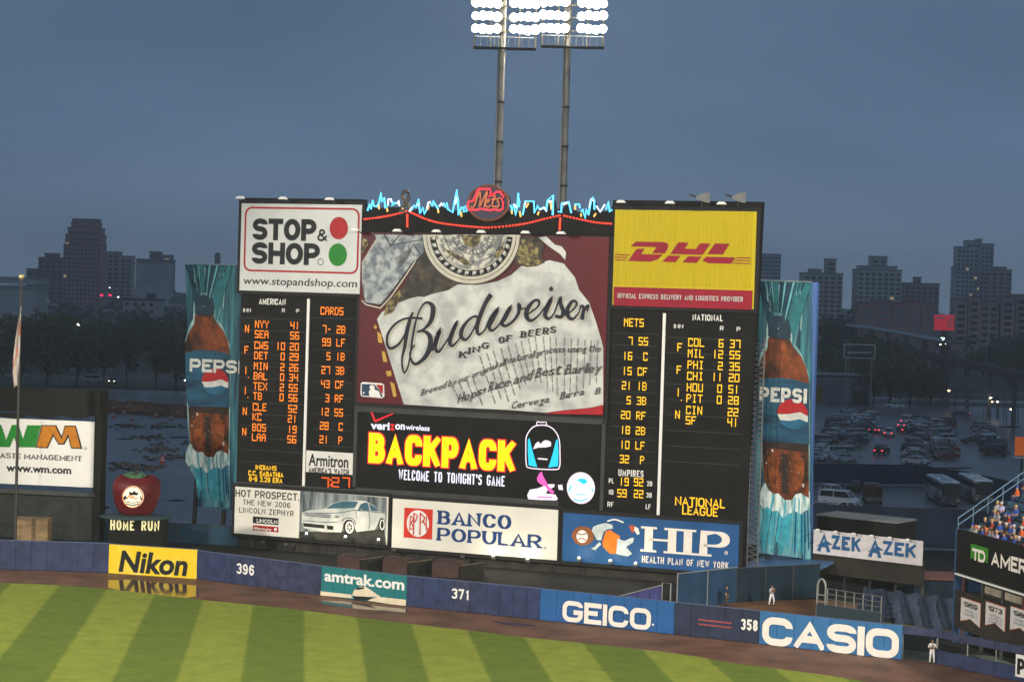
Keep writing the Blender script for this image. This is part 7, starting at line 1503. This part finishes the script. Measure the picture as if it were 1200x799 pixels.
# ================================================================== buildings
LITW = lit('lit_window_glass', (1, .72, .38), .32)
def tower(label, masses, Y, col, wcol=(.02, .025, .03), floor=3.3, bay=4.0, name='apartment_building', roofs=True):
    """masses: (x0, x1, ytop[, ybottom]) in pixels at distance Y"""
    x0 = min(m_[0] for m_ in masses); x1 = max(m_[1] for m_ in masses); c = at((x0 + x1) / 2, 350, Y)
    rt = thing(name, label, 'building', (c.x, Y, 0)); col = tuple(min(.5, v * 3.0) for v in col); wm_ = mat('facade', col, .85, scale=.05, var=.15); gm_ = mat('dark_windows', wcol, .3, var=0); wins = MB(); rf = MB()
    for i, m_ in enumerate(masses):
        a = at(m_[0], m_[2], Y); b = at(m_[1], m_[2], Y); h_ = (a.z + b.z) / 2; zb = at(m_[0], m_[3], Y).z if len(m_) > 3 else -1; w = b.x - a.x; dp_ = max(12, w * .8) ; yo = Y + dp_ / 2 + i * 1.3
        mb = MB(); mb.box(((a.x + b.x) / 2, yo, (h_ + zb) / 2), (w, dp_, h_ - zb)); mb.build('wall', wm_, rt)
        if roofs: rf.box(((a.x + b.x) / 2, yo, h_ + .5), (w + .6, dp_ + .6, 1.0))
        nf = int((h_ - max(zb, 0) - 3) / floor); nb = max(1, int(w / bay)); g_ = w / nb
        for f in range(min(nf, 60)):
            z_ = h_ - 3 - f * floor
            if z_ < 8: break
            for q in range(nb):
                X_ = a.x + g_ * (q + .5); wins.poly([(X_ - g_ * .3, yo - dp_ / 2 - .05, z_ - .9), (X_ + g_ * .3, yo - dp_ / 2 - .05, z_ - .9), (X_ + g_ * .3, yo - dp_ / 2 - .05, z_ + .9), (X_ - g_ * .3, yo - dp_ / 2 - .05, z_ + .9)])
    if len(wins.v) > 200:
        lw = MB(); rl = random.Random(len(wins.v)); keep = []
        for f in wins.f:
            if rl.random() < .025: lw.poly([(wins.v[i][0], wins.v[i][1] - .04, wins.v[i][2]) for i in f])
        if lw.v: prop(lw.build('lit_windows', LITW, rt), kind='stuff')
    if wins.v: prop(wins.build('windows', gm_, rt), kind='stuff')
    if roofs: rf.build('roof', mat('roof_grey', tuple(v * .7 for v in col), .8, var=.1), rt)
    return rt
BR = (.17, .085, .075); GR = (.20, .19, .18); PK = (.22, .15, .13)
tower('tall stepped brick tower with a flat crown on the left skyline', [(74.5, 118, 288), (76, 117.5, 276), (78.5, 116, 268), (82, 113, 262), (83, 112, 257.5, 260.5)], 1450, (.14, .075, .07), bay=3)
tower('low brown block left of the stepped tower', [(45, 74, 303), (52, 66, 298), (30, 46, 316)], 1500, (.10, .07, .065))
tower('reddish block right of the stepped tower', [(119, 140, 296), (128, 154, 301)], 1520, (.19, .13, .12))
tower('dark block with roof steps behind the white hall', [(160, 200, 305), (175, 187, 296), (190, 200, 300)], 1600, (.08, .075, .08))
tower('plain white windowless hall on the left skyline', [(159, 198, 309)], 1350, (.50, .50, .48), floor=40)
tower('slim dark chimney tower left of the scoreboard', [(251.5, 256, 300), (252.5, 255, 297.5)], 1700, (.07, .06, .06), floor=50)
tower('long pale flat building at the left edge', [(-40, 41, 338)], 800, (.33, .35, .34), floor=30); tower('long low grey block behind the flagpole', [(-40, 42, 327, 331)], 820, (.25, .27, .28), floor=40, name='viaduct')
tower('grey slab block just right of the scoreboard', [(885, 915.5, 298.5)], 1700, (.17, .18, .19), bay=2.5)
tower('pinkish brick block with a narrow roof tower right of the bottle banner', [(942, 988, 321), (950, 963, 316.5), (969.5, 981, 304.5)], 1400, PK)
tower('broad pale brick block with a square roof house', [(1006, 1057, 317), (1010, 1052, 313), (1022, 1041, 301.5)], 1400, (.22, .18, .15))
tower('low dark block between the broad block and the tall towers', [(1060, 1101, 333), (1074, 1080, 326), (1048, 1075, 337)], 1450, (.13, .09, .09))
tower('tall pale grey twin tower on the right skyline', [(1122, 1147, 290.5), (1119, 1128, 314), (1134, 1151, 283), (1148, 1152.5, 281), (1151, 1167, 286.5)], 1500, (.25, .24, .23), bay=3)
tower('brown block attached right of the tall twin tower', [(1162, 1186, 317), (1166, 1180, 314)], 1480, (.14, .11, .11))
tower('row of brick apartments with dark bays below the broad block', [(1007, 1026, 357), (1027, 1045, 354), (1046, 1064, 356), (1065, 1081, 354), (1082, 1098, 358)], 900, (.15, .085, .08), wcol=(.25, .26, .25), bay=5)
tower('brick apartments below the tall twin tower', [(1120, 1134, 352), (1136, 1150, 349), (1151, 1172, 355), (1176, 1192, 350), (1194, 1210, 347)], 1000, (.16, .11, .10), bay=4)
rq = random.Random(8); hn = 0
for side_, n_, (xa, xb) in (('left', 20, (-20, 285)), ('right', 24, (930, 1215))):
    for k in range(n_):
        x = xa + (xb - xa) * (k + .5) / n_ + rq.uniform(-4, 4); Y = rq.uniform(950, 2200); yh = 345 + (x - 600) * .03; hgt = rq.uniform(9, 20); w = rq.uniform(12, 30); c = at(x, yh, Y)
        col = rq.choice([BR, GR, (.30, .29, .27), (.12, .10, .10), (.22, .20, .17), (.10, .11, .12)]); rt = thing('town_house', '%s low building on the %s horizon, %s from its left' % ('pale' if col[1] > .18 else 'dark', side_, ordn[k]), 'building', (c.x, Y, 0), 'low buildings along the horizon')
        mb = MB(); mb.box((c.x, Y, hgt / 2), (w, 12, hgt)); mb.build('wall', mat('house_wall', tuple(min(.5, v * 2.3) for v in col), .85, var=.1, scale=.2), rt); mb = MB()
        if rq.random() < .5: mb.prism([(c.x - w / 2 - .5, Y - 6.5, hgt), (c.x + w / 2 + .5, Y - 6.5, hgt), (c.x + w / 2 - 2, Y, hgt + 4), (c.x - w / 2 + 2, Y, hgt + 4)], [(c.x - w / 2 - .5, Y + 6.5, hgt), (c.x + w / 2 + .5, Y + 6.5, hgt), (c.x + w / 2 - 2, Y + .1, hgt + 4), (c.x - w / 2 + 2, Y + .1, hgt + 4)])
        else: mb.box((c.x, Y, hgt + .6), (w + .5, 12.5, 1.2)); m3 = MB(); m3.box((c.x + w * .2, Y, hgt + 2.4), (w * .2, 4, 2.5)); m3.build('roof_house', M['darkgrey'], rt)
        mb.build('roof', mat('house_roof', rq.choice([(.06, .06, .07), (.12, .06, .05), (.10, .14, .13)]), .8, var=.1), rt); mb = MB()
        for f in range(int(hgt / 3.4)):
            for q in range(int(w / 4)): X_ = c.x - w / 2 + 2 + q * 4; z_ = 2 + f * 3.4; mb.poly([(X_ - .9, Y - 6.06, z_ - .8), (X_ + .9, Y - 6.06, z_ - .8), (X_ + .9, Y - 6.06, z_ + .8), (X_ - .9, Y - 6.06, z_ + .8)])
        if mb.v: prop(mb.build('windows', M['glass'], rt), kind='stuff')
rq = random.Random(18)
for k, (x, y, w, h_, c_) in enumerate(((30, 398, 26, 6, (.20, .22, .24)), (62, 392, 18, 5, (.40, .42, .42)), (104, 408, 14, 4, (.45, .50, .52)), (120, 396, 22, 6, (.30, .24, .20)), (148, 388, 20, 5, (.22, .22, .22)), (182, 392, 24, 6, (.34, .36, .36)), (206, 398, 16, 4, (.50, .52, .54)), (74, 372, 30, 7, (.28, .17, .15)), (168, 374, 26, 6, (.20, .20, .22)),
        (1130, 402, 20, 6, (.36, .38, .40)), (1150, 398, 16, 6, (.50, .52, .54)), (1178, 404, 22, 7, (.30, .30, .32)), (1196, 396, 16, 6, (.45, .40, .34)), (1016, 372, 22, 7, (.30, .24, .22)), (1080, 382, 24, 6, (.36, .36, .36)))):
    p = ground(x, y); rt = thing('shed_building', '%s low shed among the trees %s, %s from the left' % ('pale' if c_[1] > .3 else 'brownish' if c_[0] > c_[2] else 'grey', 'on the left' if x < 600 else 'on the right', ordn[sorted([q for q in (30, 62, 104, 120, 148, 182, 206, 74, 168, 1130, 1150, 1178, 1196, 1016, 1080) if (q < 600) == (x < 600)]).index(x)]), 'building', (p.x, p.y, 0), 'low sheds among the trees')
    mb = MB(); mb.box((p.x, p.y, h_ / 2), (w, 12, h_)); mb.build('wall', mat('shed_wall', c_, .8, var=.15, scale=.2), rt); mb = MB(); mb.prism([(p.x - w / 2 - .5, p.y - 6.5, h_), (p.x + w / 2 + .5, p.y - 6.5, h_), (p.x + w / 2, p.y, h_ + 2), (p.x - w / 2, p.y, h_ + 2)], [(p.x - w / 2 - .5, p.y + 6.5, h_), (p.x + w / 2 + .5, p.y + 6.5, h_), (p.x + w / 2, p.y + .1, h_ + 2), (p.x - w / 2, p.y + .1, h_ + 2)]); mb.build('roof', mat('shed_roof', tuple(v * rq.uniform(.5, 1.1) for v in c_), .6), rt)
    for q in range(3): mb = MB(); mb.box((p.x - w * .3 + q * w * .3, p.y - 6.03, h_ * .4), (w * .14, .1, h_ * .5)); mb.build('door', M['darkgrey'], rt)
# low white shop with doors right of the banner
p = ground(990, 473); rt = thing('shop', 'low pale roadside shop with a dark door right of the bottle banner', 'building', (p.x, p.y, 0)); pl = Plane(ground(945, 472), ground(1036, 474.5))
slab(pl, 952, 441, 1020, 474, 'wall', mat('pale_shop_wall', (.20, .22, .24), .7, var=.1, scale=.1), rt, t=-8); slab(pl, 950, 437, 1022, 441, 'roof_edge', mat('pale_edge', (.35, .38, .40), .6), rt, t=-8.6, off=.4); slab(pl, 999, 457, 1016, 474, 'door', M['darkgrey'], rt, t=.05, off=.02); slab(pl, 999, 449, 1016, 452.5, 'sign_board', mat('faded_pink_sign', (.30, .10, .12), .6), rt, t=.08, off=.02); slab(pl, 957, 452, 963, 474, 'yellow_panel', mat('yellow_brown_panel', (.30, .18, .04), .6), rt, t=.1, off=.02)
# elevated railway and flyover
def viaduct(name, label, pts, zt, th, cols, railc):
    rt = thing(name, label, 'bridge', (pts[0][0], pts[0][1], 0))
    for i, (A, B) in enumerate(zip(pts, pts[1:])):
        pl = Plane(A, B); slab_sz(pl, 0, pl.len, zt - th, zt, 'deck', M['darkgrey'] if cols else mat('concrete', (.14, .14, .14), .8), rt, t=-6); slab_sz(pl, 0, pl.len, zt, zt + 1.0, 'parapet', railc, rt, t=-.2, off=.1)
    return rt
def zY(px_, py_, z): d_ = ray(px_, py_); t_ = (z - H) / d_.z; P = EYE + d_ * t_; return (P.x, P.y)
zr_ = 12.0; P_ = [zY(1058, 409, zr_), zY(1110, 421, zr_), zY(1160, 433, zr_), zY(1260, 457, zr_)]
rt = viaduct('elevated_railway', 'dark elevated railway deck on columns at the right edge', P_, zr_, .9, True, mat('rail_parapet', (.09, .085, .075), .7))
for (A, B) in zip(P_, P_[1:]):
    pl = Plane(A, B); n_ = max(1, int(pl.len / 30))
    for k in range(n_): mb = MB(); a = pl.len * (k + .5) / n_; mb.box(pl.P(a, (zr_ - .9) / 2, -3), (.9, .9, zr_ - .9)); mb.box(pl.P(a, zr_ - 1.2, -3), (2.4, 2.4, .6)); mb.build('column', mat('grey_column', (.17, .17, .17), .7), rt)
zf_ = 16.5; P_ = [zY(984, 381, zf_), zY(1020, 385, zf_), zY(1060, 392, zf_), zY(1104, 400.5, zf_)]
rt = viaduct('flyover', 'pale railed flyover crossing below the right skyline', P_, zf_, .5, False, mat('pale_parapet', (.60, .62, .62), .6))
for (A, B) in zip(P_, P_[1:]):
    pl = Plane(A, B)
    for k in range(2): mb = MB(); mb.box(pl.P(pl.len * (k + .5) / 2, 7.8, -4), (1.6, 1.6, 15.7)); mb.build('column', mat('grey_column', (.17, .17, .17), .7), rt)
# road signs, lamps, signals
pl = Plane(at(988, 411, 470), at(1025, 411, 470)); rt = thing('road_sign', 'green highway sign with a white frame right of the bottle banner', 'road sign', pl.P(pl.len / 2, 0)); slab(pl, 989, 402.5, 1025.5, 420.5, 'frame', M['dullwhite'], rt, t=.1); slab(pl, 990.3, 404, 1024.3, 419.3, 'panel', mat('sign_green', (.015, .085, .06), .5), rt, t=.14, off=.02)
d = Draw(pl, .2); [d.rectpx(993 + q * 3.6, 411.5 + q * .1, 995.6 + q * 3.6, 414) for q in range(8)]; d.build('lettering', M['dullwhite'], rt)
for x in (992, 1022): a = pl.S(x, 420)[0]; mb = MB(); mb.tube([pl.P(a, 0, -.2), pl.P(a, pl.S(x, 420)[1], -.2)], .16, 6); mb.build('post', M['steel'], rt)
pl = Plane(at(1094, 378, 640), at(1118, 378, 640)); rt = thing('red_billboard', 'small red lit billboard below the tall twin tower', 'billboard', pl.P(pl.len / 2, 0)); slab(pl, 1095, 368.5, 1117.5, 387.5, 'panel', mat('red_billboard_print', (.5, .03, .05), .5, emit=(.9, .05, .09), es=.30, var=.1), rt, t=.5)
d = Draw(pl, .55); d.rectpx(1096.5, 371.5, 1107, 373.2); d.strokepx([(1112, 384), (1111, 378), (1115, 373)], 1.6); d.strokepx([(1115.5, 372), (1115, 384)], 1.2, False); d.build('print', M['dullwhite'], rt); mb = MB(); mb.tube([pl.P(pl.len / 2, 0, -.4), pl.P(pl.len / 2, pl.S(1106, 387)[1], -.4)], .5, 8); mb.build('post', M['darkgrey'], rt)
pl = Plane(at(1188, 520, 250), at(1215, 520, 250)); rt = thing('orange_sign', 'orange sign panel at the right frame edge above the grandstand', 'sign', pl.P(pl.len / 2, 0)); slab(pl, 1189.5, 511.5, 1212, 534, 'panel', mat('orange_panel', (.75, .16, .03), .5, emit=(1, .2, .03), es=.18, var=.05), rt, t=.2); slab(pl, 1187, 534.5, 1212, 537, 'shelf', M['dullwhite'], rt, t=.5); a = pl.S(1198, 534)[0]; mb = MB(); mb.tube([pl.P(a, 0, -.2), pl.P(a, pl.S(1198, 534)[1], -.2)], .15, 6); mb.build('post', M['darkgrey'], rt)
def lamp(label, px_, py_, Y, colr, r=.35, s_=12, cat_='street lamp', name='street_lamp', arm=1.6):
    p = at(px_, py_, Y); rt = thing(name, label, cat_, (p.x + arm, Y, 0)); mb = MB(); mb.tube([(p.x + arm, Y, 0), (p.x + arm, Y, p.z + .5), (p.x + arm * .5, Y, p.z + .9), (p.x, Y, p.z + .45)], [.14, .1, .07, .06], 6); mb.build('pole', M['darkgrey'], rt)
    mb = MB(); mb.box((p.x, Y, p.z + .35), (r * 2.6, r * 1.6, .25)); mb.build('head', M['darkgrey'], rt)
    mb = MB(); mb.lathe((p.x, Y, p.z), [(.05, -r * .8), (r * .8, -r * .4), (r, 0), (r * .7, r * .5)], 10); mb.build('lamp_glass', lit('lamp_' + name + str(px_), colr, s_), rt)
lamp('white street lamp glowing among the left trees', 91, 380, 560, (.95, 1, .85), .62, 9)
lamp('street lamp with a cold white light at the road left of the scoreboard', 218, 445.5, 520, (.85, 1, .85), .5, 6)
lamp('orange street lamp beside the big dark tree', 1112, 457.5, 500, (1, .62, .25), .32, 10); lamp('yellow street lamp at the right edge above the orange sign', 1185, 479.5, 450, (1, .75, .35), .3, 10)
lamp('pair lamp above the left one of the traffic signals', 1161, 466, 470, (1, .9, .65), .3, 9); lamp('second pair lamp right of the traffic signals', 1169, 470.5, 470, (1, .85, .5), .3, 9); lamp('low orange lamp between the pair lamps', 1162.5, 470.5, 465, (1, .55, .2), .26, 9)
lamp('green traffic signal under the red billboard', 1104.5, 396.5, 560, (.45, 1, .75), .6, 7, 'traffic light', 'traffic_light', .6); lamp('small pale signal right below the green one', 1108, 402, 560, (1, .85, .7), .35, 6, 'traffic light', 'traffic_light', .6); lamp('small dim signal left below the green one', 1102, 403.5, 562, (1, .8, .7), .28, 5, 'traffic light', 'traffic_light', .6)
for k, (x, y) in enumerate(((119, 345.5), (129, 345.5))): lamp('red signal light over the road on the left horizon, %s one' % ('left', 'right')[k], x, y, 900, (1, .02, .12), .9, 2.2, 'signal', 'red_signal', .8)
lamp('small white light between the red signals and the white hall', 138.5, 348, 880, (1, .95, .9), .45, 4); lamp('small white light above the red signals', 128.5, 337, 950, (1, .95, .9), .35, 3.5)
for k, (x, y0, y1) in enumerate(((1160, 455, 505), (1179, 458, 500), (993, 400, 480), (968, 470, 500), (1153, 395, 480))):
    p = at(x, y1, 430 + k * 8); zt = at(x, y0, 430 + k * 8).z; mb = MB(); mb.tube([(p.x, p.y, 0), (p.x, p.y, max(3, zt))], [.14, .08], 6); mb.tube([(p.x, p.y, zt), (p.x - 1.8, p.y, zt + .4)], .06, 5); prop(mb.build('lamp_post', M['steel']), 'grey unlit lamp post beyond the lot, %s from the left among the right trees' % ordn[k], 'lamp post', 'unlit posts beyond the lot')
# ================================================================== haze
hz = MB(); hz.box((0, 1700, 54), (7200, 3640, 112)); ho = hz.build('haze', M['black']); ho['kind'] = 'stuff'
hm = bpy.data.materials.new('haze'); hm.use_nodes = True; t = hm.node_tree; t.nodes.clear(); vo = N('ShaderNodeVolumePrincipled', t); oo = N('ShaderNodeOutputMaterial', t)
vo.inputs['Color'].default_value = (.95, .98, 1, 1); vo.inputs['Density'].default_value = .00022; vo.inputs['Anisotropy'].default_value = .35
t.links.new(vo.outputs[0], oo.inputs['Volume']); ho.data.materials.clear(); ho.data.materials.append(hm)
